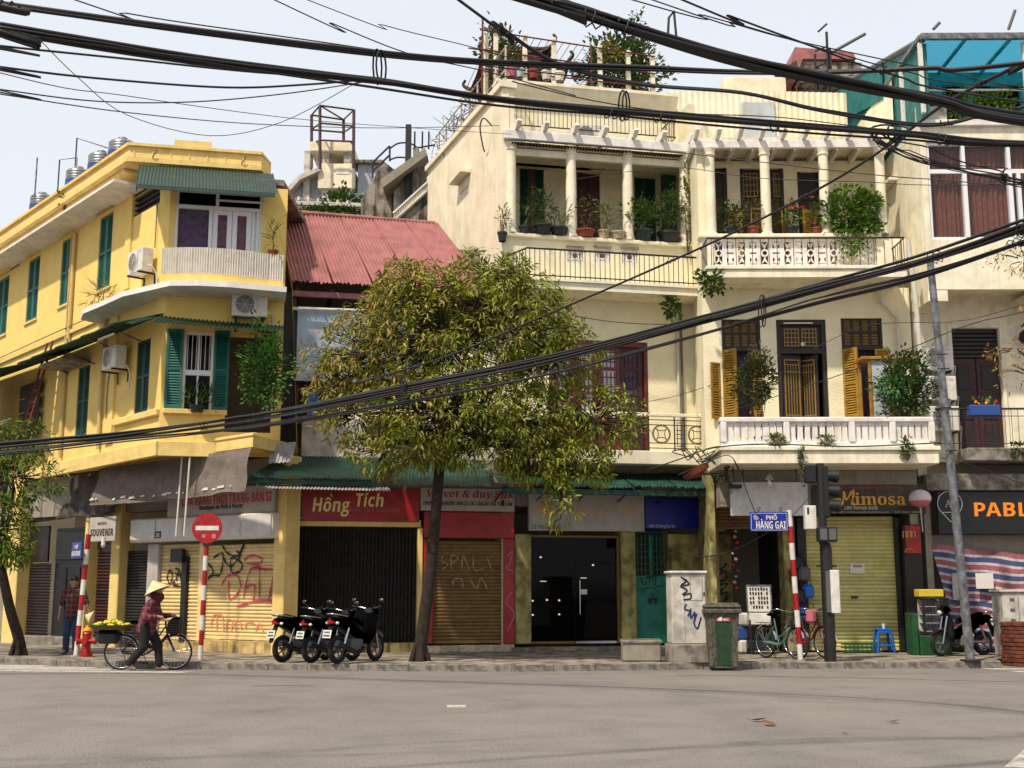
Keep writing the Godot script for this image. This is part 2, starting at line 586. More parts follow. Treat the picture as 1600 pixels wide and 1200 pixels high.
func materials() -> void:
	var clean_w := weather(11, 0.92, 0.05, 0.05, 0.04, Color(0.72, 0.66, 0.56))
	var stained := weather(23, 0.90, 0.13, 0.12, 0.05, Color(0.55, 0.5, 0.43))
	var filthy := weather(37, 0.62, 0.85, 0.9, 0.12, Color(0.3, 0.28, 0.26))
	var worn := weather(51, 0.75, 0.3, 0.1, 0.14, Color(0.6, 0.5, 0.42))
	var sooty := weather(67, 0.55, 0.55, 0.25, 0.2, Color(0.35, 0.33, 0.32))
	var tar := weather(83, 0.90, 0.10, 0.0, 0.26, Color(0.7, 0.68, 0.66))
	var fine := bumps(5, 0.12, 3, 3.0)
	var rough_n := bumps(9, 0.3, 2, 5.0)
	M.fine = fine
	mat("yellow_wall", Color(0.91, 0.785, 0.45), 0.85, clean_w, 3.1, fine)
	mat("yellow_trim", Color(0.90, 0.785, 0.49), 0.85, stained, 2.3, fine)
	mat("yellow_dirty", Color(0.86, 0.74, 0.48), 0.85, filthy, 2.9, fine)
	mat("cream_wall", Color(0.905, 0.87, 0.745), 0.85, clean_w, 3.7, fine)
	mat("cream_side", Color(0.92, 0.87, 0.755), 0.85, stained, 4.3, fine)
	mat("cream_trim", Color(0.92, 0.885, 0.785), 0.85, stained, 2.6, fine)
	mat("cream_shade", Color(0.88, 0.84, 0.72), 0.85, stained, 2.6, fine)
	mat("white_trim", Color(0.89, 0.87, 0.85), 0.7, stained, 1.9, fine)
	mat("white_dirty", Color(0.80, 0.78, 0.74), 0.7, worn, 2.2, fine)
	mat("olive_wall", Color(0.68, 0.64, 0.40), 0.85, sooty, 2.0, fine)
	mat("grey_wall", Color(0.60, 0.56, 0.51), 0.9, filthy, 3.0, rough_n)
	mat("pale_grey", Color(0.70, 0.72, 0.74), 0.8, stained, 3.0, fine)
	mat("pale_blue", Color(0.66, 0.72, 0.79), 0.7, stained, 2.5)
	mat("concrete", Color(0.58, 0.55, 0.50), 0.9, sooty, 2.0, rough_n)
	mat("pavement", Color(0.60, 0.55, 0.49), 0.9, sooty, 3.3, rough_n)
	mat("kerb", Color(0.56, 0.53, 0.49), 0.9, sooty, 1.3, rough_n)
	var asphalt := mat("asphalt", Color(0.50, 0.472, 0.452), 0.92, tar, 6.3, bumps(71, 0.45, 2, 6.0))
	asphalt.detail_enabled = true
	asphalt.detail_blend_mode = BaseMaterial3D.BLEND_MODE_MUL
	asphalt.detail_albedo = weather(97, 0.94, 0.07, 0.0, 0.05, Color(0.72, 0.7, 0.7))
	asphalt.detail_uv_layer = BaseMaterial3D.DETAIL_UV_2
	asphalt.uv2_triplanar = true
	asphalt.uv2_world_triplanar = true
	asphalt.uv2_scale = Vector3.ONE / 19.0
	mat("tar", Color(0.28, 0.275, 0.275), 0.8, sooty, 1.5)
	mat("road_paint", Color(0.72, 0.70, 0.67), 0.8, worn, 0.9)
	mat("dark_wall", Color(0.56, 0.53, 0.48), 0.9, stained, 2.0, fine)
	mat("soffit", Color(0.33, 0.28, 0.24), 0.9, sooty, 2.0)
	mat("black_wall", Color(0.56, 0.53, 0.48), 0.8)
	mat("interior", Color(0.56, 0.53, 0.48), 0.9)
	mat("green_shutter", Color(0.06, 0.40, 0.35), 0.55, worn, 1.1)
	mat("green_shutter_dull", Color(0.10, 0.31, 0.26), 0.6, sooty, 1.1)
	mat("green_sheet", Color(0.16, 0.26, 0.23), 0.6, worn, 1.4)
	mat("green_roof", Color(0.12, 0.31, 0.25), 0.55, sooty, 1.4)
	mat("green_door", Color(0.02, 0.48, 0.42), 0.5, worn, 1.9)
	mat("red_roof", Color(0.63, 0.39, 0.38), 0.6, worn, 1.9)
	mat("grey_sheet", Color(0.66, 0.66, 0.65), 0.5, worn, 1.2, null, 0, 0.2)
	mat("white_sheet", Color(0.78, 0.75, 0.70), 0.6, stained, 0.9)
	mat("rust_sheet", Color(0.27, 0.21, 0.18), 0.8, sooty, 0.9)
	mat("steel", Color(0.62, 0.63, 0.65), 0.35, worn, 1.0, null, 0, 0.8)
	mat("pole_grey", Color(0.52, 0.53, 0.55), 0.55, sooty, 1.1, null, 0, 0.3)
	mat("dark_steel", Color(0.16, 0.15, 0.15), 0.5, worn, 0.7, null, 0, 0.3)
	mat("iron", Color(0.13, 0.115, 0.11), 0.6)
	mat("rust_brown", Color(0.34, 0.22, 0.23), 0.7, worn, 0.8)
	mat("bike_maroon", Color(0.20, 0.03, 0.05), 0.25).clearcoat_enabled = true
	mat("bike_slate", Color(0.12, 0.14, 0.20), 0.25, null, 1.0, null, 0, 0.4).clearcoat_enabled = true
	mat("rust_red", Color(0.42, 0.14, 0.16), 0.7, worn, 0.8)
	mat("pvc", Color(0.80, 0.70, 0.45), 0.55, stained, 1.0)
	mat("white_pvc", Color(0.80, 0.78, 0.73), 0.5, stained, 1.0)
	mat("upvc", Color(0.86, 0.86, 0.87), 0.35)
	mat("white_plastic", Color(0.84, 0.82, 0.78), 0.45, stained, 1.3)
	mat("grille", Color(0.33, 0.33, 0.33), 0.6)
	mat("tarp", Color(0.46, 0.42, 0.385), 0.75, worn, 1.3, fine)
	mat("tarp_dark", Color(0.31, 0.28, 0.25), 0.8, sooty, 1.1, fine)
	mat("sign_red", Color(0.66, 0.06, 0.09), 0.4, worn, 1.6)
	mat("sign_black", Color(0.055, 0.05, 0.05), 0.4)
	mat("sign_brown", Color(0.15, 0.11, 0.11), 0.45, worn, 1.6)
	mat("sign_white", Color(0.82, 0.81, 0.80), 0.5, stained, 1.4)
	mat("sign_grey", Color(0.70, 0.67, 0.64), 0.5, stained, 1.8)
	mat("sign_blue", Color(0.05, 0.14, 0.64), 0.4, worn, 1.4)
	mat("plate_blue", Color(0.05, 0.13, 0.52), 0.35)
	mat("gold", Color(0.83, 0.60, 0.16), 0.4)
	mat("cream_letter", Color(0.93, 0.86, 0.55), 0.45)
	mat("orange_letter", Color(0.90, 0.52, 0.08), 0.45)
	mat("ink", Color(0.06, 0.06, 0.07), 0.6)
	mat("ink_blue", Color(0.10, 0.14, 0.36), 0.6)
	mat("red_paint", Color(0.66, 0.07, 0.09), 0.4, worn, 0.7)
	mat("spray_red", Color(0.72, 0.20, 0.32), 0.7)
	mat("spray_pink", Color(0.86, 0.50, 0.36), 0.7)
	mat("spray_pale", Color(0.58, 0.50, 0.36), 0.7)
	mat("white_paint", Color(0.84, 0.83, 0.80), 0.5, stained, 0.8)
	for i in 3:
		var k: float = [1.0, 0.96, 0.92][i]
		mat("shutter_yellow%d" % i, Color(0.90 * k, 0.80 * k, 0.56 * k), 0.5, stained, 1.7 + i * 0.3)
		mat("shutter_tan%d" % i, Color(0.52 * k, 0.40 * k, 0.21 * k), 0.6, worn, 1.2 + i * 0.3)
		mat("shutter_olive%d" % i, Color(0.83 * k, 0.79 * k, 0.50 * k), 0.5, stained, 1.9 + i * 0.3)
		mat("shutter_dark%d" % i, Color(0.17 * k, 0.165 * k, 0.165 * k), 0.5, sooty, 1.2 + i * 0.3)
		mat("fold_black%d" % i, Color(0.155 * k, 0.145 * k, 0.135 * k), 0.6, sooty, 0.7 + i * 0.3)
		mat("brick%d" % i, Color(0.50 * k, 0.24 * k, 0.165 * k), 0.9, sooty, 0.7 + i * 0.2, rough_n)
		mat("cable%d" % i, Color(0.075 * k, 0.07 * k, 0.075 * k), 0.55)
	mat("wood_dark", Color(0.16, 0.105, 0.09), 0.6, worn, 0.8)
	mat("wood_yellow", Color(0.64, 0.48, 0.13), 0.55, worn, 0.8)
	mat("lattice_gold", Color(0.52, 0.41, 0.17), 0.55)
	mat("wood_red", Color(0.40, 0.10, 0.11), 0.5, worn, 0.8)
	mat("wood_maroon", Color(0.25, 0.08, 0.09), 0.6, worn, 0.8)
	mat("lattice_white", Color(0.72, 0.70, 0.72), 0.5)
	mat("curtain", Color(0.50, 0.27, 0.20), 0.9, worn, 0.6)
	mat("curtain_violet", Color(0.34, 0.29, 0.40), 0.85, worn, 0.7)
	mat("curtain_mauve", Color(0.47, 0.33, 0.40), 0.85, worn, 0.7)
	mat("bark", Color(0.23, 0.175, 0.14), 0.95, sooty, 0.6, rough_n, 0, 0, 2.0)
	mat("bark_grey", Color(0.42, 0.33, 0.25), 0.95, sooty, 0.5)
	mat("teal_sheet", Color(0.12, 0.66, 0.68), 0.5, worn, 2.0)
	mat("teal_dark", Color(0.08, 0.46, 0.45), 0.6, worn, 2.0)
	mat("terracotta", Color(0.55, 0.25, 0.17), 0.8, worn, 0.5)
	mat("pot_dark", Color(0.10, 0.13, 0.13), 0.5)
	mat("pot_cream", Color(0.72, 0.66, 0.56), 0.6, worn, 0.4)
	mat("tile_roof", Color(0.34, 0.25, 0.20), 0.9, sooty, 0.8)
	mat("plastic_blue", Color(0.0, 0.36, 0.72), 0.35)
	mat("tank_blue", Color(0.13, 0.27, 0.52), 0.5)
	mat("green_plastic", Color(0.10, 0.32, 0.16), 0.5, worn, 0.7)
	mat("bin_grey", Color(0.36, 0.34, 0.28), 0.7, sooty, 0.6)
	mat("bin_green", Color(0.10, 0.24, 0.13), 0.6, worn, 0.6)
	mat("rubber", Color(0.05, 0.05, 0.05), 0.85)
	mat("black_gloss", Color(0.03, 0.03, 0.035), 0.25).clearcoat_enabled = true
	mat("black_plastic", Color(0.055, 0.055, 0.06), 0.5)
	mat("chrome", Color(0.75, 0.75, 0.76), 0.2, null, 1.0, null, 0, 1.0)
	mat("tail_red", Color(0.62, 0.02, 0.03), 0.2)
	mat("lamp_clear", Color(0.85, 0.84, 0.78), 0.15)
	mat("plate_white", Color(0.82, 0.81, 0.77), 0.5)
	mat("skin", Color(0.60, 0.42, 0.32), 0.6)
	mat("straw", Color(0.87, 0.80, 0.62), 0.8, worn, 0.3)
	mat("trousers", Color(0.065, 0.06, 0.07), 0.9)
	mat("denim", Color(0.13, 0.20, 0.34), 0.9)
	mat("scarf", Color(0.30, 0.08, 0.12), 0.9)
	mat("hair", Color(0.03, 0.025, 0.025), 0.6)
	mat("shoe", Color(0.45, 0.40, 0.35), 0.7)
	mat("tray", Color(0.32, 0.30, 0.12), 0.8)
	mat("banana", Color(0.80, 0.70, 0.16), 0.5)
	mat("lime", Color(0.46, 0.56, 0.10), 0.5)
	mat("bicycle_green", Color(0.30, 0.46, 0.40), 0.4)
	mat("bicycle_red", Color(0.60, 0.08, 0.08), 0.4)
	mat("bicycle_dark", Color(0.12, 0.10, 0.09), 0.5)
	mat("lantern_pink", Color(0.72, 0.40, 0.45), 0.8)
	mat("tarp_blue", Color(0.25, 0.29, 0.48), 0.6, worn, 1.2)
	mat("tarp_red", Color(0.61, 0.34, 0.38), 0.6, worn, 1.2)
	mat("tarp_white", Color(0.76, 0.72, 0.72), 0.6, worn, 1.2)
	mat("paper", Color(0.82, 0.80, 0.76), 0.8)
	mat("ochre_door", Color(0.44, 0.34, 0.16), 0.6)
	mat("rose", Color(0.72, 0.06, 0.12), 0.6)
	mat("dry_leaf", Color(0.40, 0.27, 0.13), 0.8)
	mat("plaid", Color(0.8, 0.8, 0.8), 0.9)
	var pl := Image.create(64, 64, false, Image.FORMAT_RGB8)
	for y in 64:
		for x in 64:
			var c := Color(0.48, 0.14, 0.20)
			if x % 32 < 5 or y % 32 < 5: c = c.lerp(Color(0.72, 0.55, 0.58), 0.55)
			elif x % 32 > 16 and y % 32 > 16: c = Color(0.24, 0.06, 0.12)
			pl.set_pixel(x, y, c)
	M.plaid.albedo_texture = ImageTexture.create_from_image(pl)
	M.plaid.uv1_triplanar = true
	M.plaid.uv1_world_triplanar = true
	M.plaid.uv1_scale = Vector3.ONE / 0.22
	M.plaid_brown = M.plaid.duplicate()
	M.plaid_brown.albedo_color = Color(0.62, 0.78, 0.62)
	leafmat("leaf", Color(0.6, 0.64, 0.24))
	leafmat("petal", Color(0.3, 0.1, 0.1))
	var gl := mat("glass", Color(0.3, 0.32, 0.33, 0.06), 0.03)
	gl.metallic_specular = 0.3
	gl.transparency = BaseMaterial3D.TRANSPARENCY_ALPHA
	var dg := mat("dark_glass", Color(0.02, 0.02, 0.025, 0.75), 0.03)
	dg.metallic_specular = 0.2
	dg.transparency = BaseMaterial3D.TRANSPARENCY_ALPHA
	var tg := mat("teal_film", Color(0.0, 0.50, 0.62, 0.88), 0.35)
	tg.transparency = BaseMaterial3D.TRANSPARENCY_ALPHA
	tg.backlight_enabled = true
	tg.backlight = Color(0.5, 0.85, 0.95)
	var ln := mat("lantern", Color(0.86, 0.80, 0.82), 0.8)
	ln.backlight_enabled = true
	ln.backlight = Color(0.5, 0.42, 0.45)
	leaf_thin = leaf_mesh(0.25, 0.24)
	leaf_wide = leaf_mesh(0.6, 0.15)
	leaf_blade = leaf_mesh(0.09, 0.45)


func louvre_set(i: int, key: String) -> Array:
	return [M[key + "0"], M[key + "1"], M[key + "2"]]



func _ready() -> void:
	rng.seed = 20
	# camera
	var cam := Camera3D.new()
	cam.name = "camera"
	cam.position = Vector3(0, 1.55, 0)
	cam.rotation_degrees = Vector3(9.56, 0, 0)
	cam.fov = 35.05
	cam.near = 0.1
	cam.far = 900.0
	add_child(cam)
	cam.current = true
	# hazy bright sky
	var env := Environment.new()
	env.background_mode = Environment.BG_SKY
	var sm := ProceduralSkyMaterial.new()
	sm.sky_top_color = Color(0.85, 0.872, 0.905)
	sm.sky_horizon_color = Color(0.91, 0.925, 0.94)
	sm.sky_curve = 0.12
	sm.ground_horizon_color = Color(0.62, 0.6, 0.58)
	sm.ground_bottom_color = Color(0.42, 0.4, 0.38)
	sm.sky_energy_multiplier = 0.85
	var cn := FastNoiseLite.new()
	cn.seed = 4
	cn.frequency = 0.006
	cn.fractal_octaves = 5
	var ci := cn.get_seamless_image(512, 256)
	var cov := Image.create(512, 256, false, Image.FORMAT_RGBA8)
	for y in 256:
		for x in 512:
			var a := clampf((ci.get_pixel(x, y).r - 0.42) * 1.6, 0.0, 0.7)
			cov.set_pixel(x, y, Color(0.15 * a, 0.14 * a, 0.125 * a, a))
	sm.sky_cover = ImageTexture.create_from_image(cov)
	var sky := Sky.new()
	sky.sky_material = sm
	env.sky = sky
	env.tonemap_mode = Environment.TONE_MAPPER_LINEAR
	env.tonemap_exposure = 1.7
	env.sdfgi_enabled = true
	env.ssao_enabled = true
	env.ssil_enabled = true
	var we := WorldEnvironment.new()
	we.name = "world_environment"
	we.environment = env
	add_child(we)
	# sun: high, from the left and behind the camera
	var sun := DirectionalLight3D.new()
	sun.name = "sun"
	sun.light_energy = 0.95
	sun.light_color = Color(1.0, 0.95, 0.87)
	sun.light_angular_distance = 2.0
	sun.shadow_enabled = true
	sun.look_at_from_position(Vector3(-0.33, 0.83, 0.45) * 50, Vector3.ZERO)
	add_child(sun)
	materials()
	FA = fr(-0.23, -29, 12)
	FW = fr(-0.23, -29, -72)
	FE = fr(-5.26, -27.4, 12)
	FS = fr(-7.85, -26.85, -50)
	FP = fr(-5.3, -27.4, -36.3)
	FB = fr(4.55, -28.4, -0.7)
	FC = fr(9.62, -28.5, -0.7)
	FT = fr(-5.57, -26, -44)
	ac_unit()
	setting()
	corner_house()
	red_roof_house()
	balcony_house()
	garden_house()
	curtain_house()
	background_houses()
	signs_and_awnings()
	roof_things()
	street_things()
	plants()
	street_tree()
	vehicles()
	people()
	cables()
	clean()


func flat(y: float) -> Transform3D:   # plan polygons: x, -z
	return Transform3D(Basis(Vector3(1, 0, 0), Vector3(0, 0, -1), Vector3(0, 1, 0)), Vector3(0, y, 0))


func setting() -> void:
	var g := G.new()
	g.quad(Vector3(-400, 0, 60), Vector3(400, 0, 60), Vector3(400, 0, -400), Vector3(-400, 0, -400))
	struct("road", g, M.asphalt)
	var edge := [Vector2(-60, 70), Vector2(-16, 30.6), Vector2(-10.75, 26.15), Vector2(-7.86, 24.68), Vector2(-3.93, 23.92), Vector2(0, 23.6), Vector2(2.4, 24.0), Vector2(3.74, 24.3), Vector2(6.55, 24.5), Vector2(9.7, 24.7), Vector2(9.95, 25.6), Vector2(10.4, 26.3), Vector2(16, 26.7), Vector2(80, 28)]
	var poly := []
	for q in edge: poly.append(Vector2(q.x, q.y + 0.2))
	poly += [Vector2(80, 90), Vector2(-60, 90)]
	g = G.new().at(flat(0))
	g.prism(poly, -0.1, 0.12)
	struct("pavement", g, M.pavement)
	# kerb stones, one by one along the visible edge
	var k := thing("kerb", "row of worn grey kerb stones along the pavement edge", "kerb")
	k.set_meta("kind", "structure")
	k.remove_meta("category")
	for i in range(1, 12):
		var a: Vector2 = edge[i]; var b: Vector2 = edge[i + 1]
		var n := int(ceil(a.distance_to(b) / 1.0))
		for j in n:
			var p0 := a.lerp(b, j / float(n)); var p1 := a.lerp(b, (j + 1) / float(n))
			var mid := (p0 + p1) / 2
			var f := Transform3D(Basis(Vector3.UP, atan2(p1.y - p0.y, p1.x - p0.x)), Vector3(mid.x, 0, -mid.y))
			var l := p0.distance_to(p1) / 2 - 0.003
			bx("kerb_stone", f, -l, -0.05, -l + 2 * l, 0.132 + rng.randf_range(-0.006, 0.006), -0.22, rng.randf_range(-0.012, 0.012), M.kerb, k, 0.012)
	# painted markings
	var z := G.new()
	for s in [[-7.9, -23.9], [-9.0, -24.6], [-10.1, -25.2], [-11.2, -25.8]]:
		var o := Vector3(s[0], 0.004, s[1]); var u := Vector3(1.9, 0, 0.25); var d := Vector3(-0.2, 0, 0.42)
		z.quad(o - u, o - u + d, o + u + d, o + u)
	for i in 5:
		var o := Vector3(10.0 + i * 0.2, 0.004, -24.6 + i * 0.75); var u := Vector3(1.6, 0, -0.1); var d := Vector3(0.15, 0, 0.36)
		z.quad(o - u * 0.5, o - u * 0.5 + d, o + u * 2 + d, o + u * 2)
	z.quad(Vector3(4.31, 0, -11.08), Vector3(4.72, 0, -11.08), Vector3(5.5, 0, -12.88), Vector3(4.99, 0, -12.28))
	z.quad(Vector3(-0.86, 0, -16.54), Vector3(-0.61, 0, -16.54), Vector3(-0.62, 0, -16.9), Vector3(-0.88, 0, -16.9))
	for v in z.p.size(): z.p[v].y = 0.004
	struct("road_markings", z, M.road_paint)
	# sealed cracks and patches of tar in the asphalt
	var t := G.new().at(Transform3D(Basis(Vector3(1, 0, 0), Vector3(0, 0, -1), Vector3(0, 1, 0)), Vector3(0, 0.002, 0)))
	for c in [[Vector2(-4.2, 20.2), Vector2(-3.6, 20.3), Vector2(-3.2, 20.25)], [Vector2(3.0, 22.8), Vector2(6, 22.0), Vector2(10, 20.6), Vector2(14, 20.4)]]:
		var line := []
		for i in c.size() - 1:
			for j in 8: line.append(c[i].lerp(c[i + 1], j / 8.0) + Vector2(0, rng.randf_range(-0.05, 0.05)))
		t.stroke(line, 0.07, 0.0, 0.0)
	struct("tar_seams", t, M.tar)


# ---------------------------------------------------------------- yellow corner house
func corner_house() -> void:
	var b := thing("yellow_corner_house", "yellow corner house with green shutters, curved slab and closed shops below", "house", Vector3(-8, 0, -29))
	var Y: Material = M.yellow_wall
	var T: Material = M.yellow_trim
	var hl := [[-2.53, 8.61, -0.57, 10.67], [-2.19, 5.52, -1.55, 7.28], [-1.24, 5.03, -0.22, 7.25]]
	wall("wall", FE, -2.65, 4.5, 0.0, 10.8, 0, 0.22, hl, Y, b)
	var hs := [[-4.23, 8.98, -3.37, 10.92], [-6.89, 9.06, -6.11, 10.9], [-9.55, 9.06, -8.61, 10.91], [-12.35, 9.05, -11.24, 10.86], [-1.46, 5.53, -0.69, 7.25], [-5.12, 5.33, -4.33, 7.15], [-2.1, 10.44, -0.58, 11.03]]
	wall("wall", FS, -15.0, 4.5, 0.0, 10.95, 0, 0.22, hs, Y, b)
	bx("wall_head", FS, -15.0, 10.952, -2.3, 11.5, -0.22, 0.0, Y, b, 0)
	bx("wall", FE, -0.22, 4.5, 0.0, 10.7, -7.0, -0.23, Y, b, 0)
	# party wall between the house and the red roofed one, with a sloping top
	var g := G.new().at(FE)
	g.prism([Vector2(0.004, 4.6), Vector2(0.4, 4.6), Vector2(0.18, 8.2), Vector2(0.17, 8.5), Vector2(-0.16, 9.79), Vector2(-0.27, 10.02), Vector2(0.004, 10.2)], -0.5, 0.02)
	obj("party_wall", g, Y, b)
	# roof deck, back and floors close the body
	g = G.new().at(flat(0))
	g.prism([Vector2(-5.4, 27.6), Vector2(-8.0, 27.1), Vector2(-17.4, 38.2), Vector2(-12, 42), Vector2(-5.4, 36)], 10.96, 11.1)
	obj("roof", g, M.concrete, b)
	bx("inner_wall", FE, -2.5, 4.85, 0.35, 7.94, -2.2, -2.0, M.dark_wall, b, 0)
	g = G.new().at(flat(0))
	g.prism([Vector2(-5.5, 27.8), Vector2(-8.0, 27.3), Vector2(-17.4, 38.2), Vector2(-12, 42), Vector2(-5.5, 36)], 7.95, 8.15)
	obj("floor", g, M.interior, b)
	# parapet with mouldings; it overhangs both faces
	var c0 := Vector2(-9.03, 27.40)   # outer corner in plan
	var ue := Vector2(cos(deg_to_rad(12)), sin(deg_to_rad(12)))
	var us := Vector2(-cos(deg_to_rad(50)), sin(deg_to_rad(50)))
	for lv in [[11.46, 11.58, 0.07, "cornice"], [11.582, 11.87, 0.0, "parapet"], [11.872, 11.94, 0.05, "coping"]]:
		var e: float = lv[2]
		var o := c0 + Vector2(-0.35, -1.0).normalized() * e * 1.6
		var i := c0 + Vector2(0.25, 0.95).normalized() * 0.75
		g = G.new().at(flat(0))
		g.prism([o, o + ue * (3.05 + e), i + ue * 2.95, i, i + us * 13.5, o + us * 14.0], lv[0], lv[1])
		obj(lv[3], g, T, b)
	g = G.new().at(flat(0))
	var rc := c0 + ue * 1.02
	g.prism([rc - Vector2(0, 0.03), rc + ue * 0.86 - Vector2(0, 0.03), rc + ue * 0.86 + Vector2(-0.08, 0.3), rc + Vector2(-0.08, 0.3)], 11.942, 12.1)
	obj("parapet_block", g, T, b)
	for k in 7:   # joints of the parapet panels
		var q := c0 + ue * (0.1 + k * 0.42) - Vector2(-0.004, 0.004)
		bx("parapet_rib", fr(q.x, -q.y, 12), -0.015, 11.59, 0.015, 11.865, -0.01, 0.012, T, b, 0)
	# eave ledge along the side street
	bx("eave_ledge", FS, -15.0, 11.02, -1.5, 11.1, 0.002, 0.78, M.white_trim, b, 0.01)
	bx("eave_ledge", FS, -15.0, 11.36, -1.6, 11.45, 0.002, 0.5, T, b, 0.01)
	for r in hs.slice(0, 4):
		bx("window_hood", FS, r[0] - 0.14, r[3] + 0.1, r[2] + 0.14, r[3] + 0.2, 0.002, 0.14, T, b)
		var m: float = (r[0] + r[2]) / 2
		bx("window_frame", FS, r[0] - 0.05, r[1] - 0.06, r[2] + 0.05, r[1] - 0.002, 0.0, 0.05, T, b, 0)
		louver("shutter", FS, r[0] + 0.01, r[1] + 0.01, m - 0.006, r[3] - 0.01, -0.06, M.green_shutter, b)
		louver("shutter", FS, m + 0.006, r[1] + 0.01, r[2] - 0.01, r[3] - 0.01, -0.06, M.green_shutter, b)
	for r in hs.slice(4, 6):
		var m: float = (r[0] + r[2]) / 2
		louver("shutter", FS, r[0] + 0.01, r[1] + 0.01, m - 0.006, r[3] - 0.01, -0.06, M.green_shutter_dull, b)
		louver("shutter", FS, m + 0.006, r[1] + 0.01, r[2] - 0.01, r[3] - 0.01, -0.06, M.green_shutter_dull, b)
	var vr = hs[6]
	for k in 6: bx("vent_slat", FS, vr[0], vr[1] + 0.03 + k * 0.13, vr[2], vr[1] + 0.06 + k * 0.13, -0.14, -0.02, M.dark_steel, b, 0)
	# pilasters and mouldings on the side street
	bx("pilaster", FS, -2.41, 8.68, -2.09, 11.42, 0.002, 0.05, Y, b, 0)
	bx("pilaster", FS, -3.05, 5.0, -2.6, 8.1, 0.002, 0.06, Y, b, 0)
	bx("string_course", FS, -15, 8.14, -2.4, 8.26, 0.002, 0.07, T, b, 0.015)
	bx("string_course", FS, -2.55, 5.36, -0.02, 5.52, 0.002, 0.10, T, b, 0.02)
	for q in [[-5.8, 0.11, 8.0, 10.9], [-6.02, 0.05, 5.0, 10.9], [-3.35, 0.1, 4.9, 8.1], [-5.9, 0.09, 4.9, 8.0]]:
		g = G.new().at(FS).tube([Vector3(q[0], q[2], 0.07), Vector3(q[0], q[3], 0.07)], q[1] * 0.5, q[1] * 0.5, 8)
		obj("drainpipe", g, M.pvc, b)
	for q in [[Vector3(-0.62, 9.35, 0.05), Vector3(-0.6, 10.42, 0.05)], [Vector3(-12, 8.3, 0.1), Vector3(-6.4, 8.33, 0.1), Vector3(-2.6, 8.3, 0.1)], [Vector3(-2.9, 5.6, 0.09), Vector3(-2.88, 6.6, 0.09), Vector3(-2.5, 7.2, 0.09)], [Vector3(-9.9, 10.9, 0.8), Vector3(-10.0, 11.6, 0.9), Vector3(-10.2, 12.3, 0.9)]]:
		obj("wall_cable", G.new().at(FS).tube(smooth(q, 4), 0.014, 0.014, 5), M.grille, b)
	for q: float in [0.55, 2.6]:
		var hk := c0 + ue * q + Vector2(0.0, -0.03)
		obj("iron_hook", G.new().tube(smooth([Vector3(hk.x, 11.52, -hk.y), Vector3(hk.x + 0.03, 11.62, -hk.y + 0.1), Vector3(hk.x + 0.1, 11.7, -hk.y + 0.1), Vector3(hk.x + 0.1, 11.78, -hk.y + 0.08)], 4), 0.012, 0.012, 5), M.iron, b)
	# upper glazed door group
	var r = hl[0]
	var w0: float = r[0]; var w1: float = r[2]; var y1: float = r[3]; var y0: float = r[1]
	var tr := y1 - 0.42
	var xs := [w0, w0 + 0.78, w0 + 0.86, w0 + 1.28, w0 + 1.36, w0 + 1.78, w0 + 1.86, w1]
	var fg := G.new().at(FE)
	fg.box(w0, y0, -0.14, w0 + 0.06, y1, -0.04); fg.box(w1 - 0.06, y0, -0.14, w1, y1, -0.04); fg.box(w0 + 0.06, y1 - 0.07, -0.14, w1 - 0.06, y1, -0.04); fg.box(w0 + 0.06, tr - 0.04, -0.14, w1 - 0.06, tr + 0.04, -0.04)
	fg.box(w0 + 0.76, y0, -0.139, w0 + 0.84, tr - 0.04, -0.03); fg.box(w0 + 0.9, tr + 0.04, -0.139, w0 + 0.97, y1 - 0.07, -0.05)
	var fm := obj("window_frame", fg, M.upvc, b)
	bx("curtain", FE, w0 + 0.06, y0, w0 + 0.76, tr - 0.04, -0.18, -0.15, M.curtain_violet, b, 0)
	for k in 3:
		var a := w0 + 0.85 + k * 0.44
		var e := minf(a + 0.43, w1 - 0.065)
		fg = G.new().at(FE)
		fg.box(a, y0, -0.12, a + 0.11, tr - 0.045, -0.05); fg.box(e - 0.11, y0, -0.12, e, tr - 0.045, -0.05); fg.box(a + 0.11, tr - 0.15, -0.12, e - 0.11, tr - 0.045, -0.05)
		var dl := obj("door_leaf", fg, M.upvc, b)
		bx("pane", FE, a + 0.11, y0, e - 0.11, tr - 0.15, -0.10, -0.095, M.curtain_mauve, dl, 0)
		bx("handle", FE, a + 0.04, y0 + 1.0, a + 0.06, y0 + 1.12, -0.05, -0.02, M.chrome, dl, 0)
	bx("pane", FE, w0 + 0.06, tr + 0.04, w1 - 0.06, y1 - 0.07, -0.11, -0.105, M.dark_glass, b, 0)
	bx("light_tube", FE, w0 + 0.9, tr + 0.14, w1 + 0.1, tr + 0.18, 0.03, 0.07, M.white_paint, b, 0)
	# balcony with a corrugated white front, on the curved slab
	var bl := []
	for i in 9:
		var t := i / 8.0
		bl.append(Vector2(lerpf(-2.72, -0.06, t), 0.62 + 0.26 * sin(PI * clampf(t * 1.1, 0, 1))))
	g = G.new().at(Transform3D(FE.basis * Basis(Vector3.RIGHT, Vector3(0, 0, -1), Vector3.UP), FE.origin))
	var base := [Vector2(-0.02, -0.003)]
	for q in bl: base.push_front(Vector2(q.x, -q.y))
	base.push_front(Vector2(-2.5, -0.003))
	g.prism(base, 8.222, 8.46)
	obj("balcony_base", g, Y, b)
	g = G.new().at(FE)
	for i in bl.size() - 1:
		var p0 := Vector3(bl[i].x, 9.05 - 0.02 * i / 8.0, bl[i].y + 0.0); var p1 := Vector3(bl[i + 1].x, 9.05, bl[i + 1].y + 0.0)
		g.corrugated(p0, Vector3(p1.x - p0.x, 0, p1.z - p0.z), Vector3(0, -0.61, 0), 0.055, 0.009)
	obj("balcony_front", g, M.white_sheet, b)
	# curved slab
	g = G.new().at(flat(0))
	var sl := []
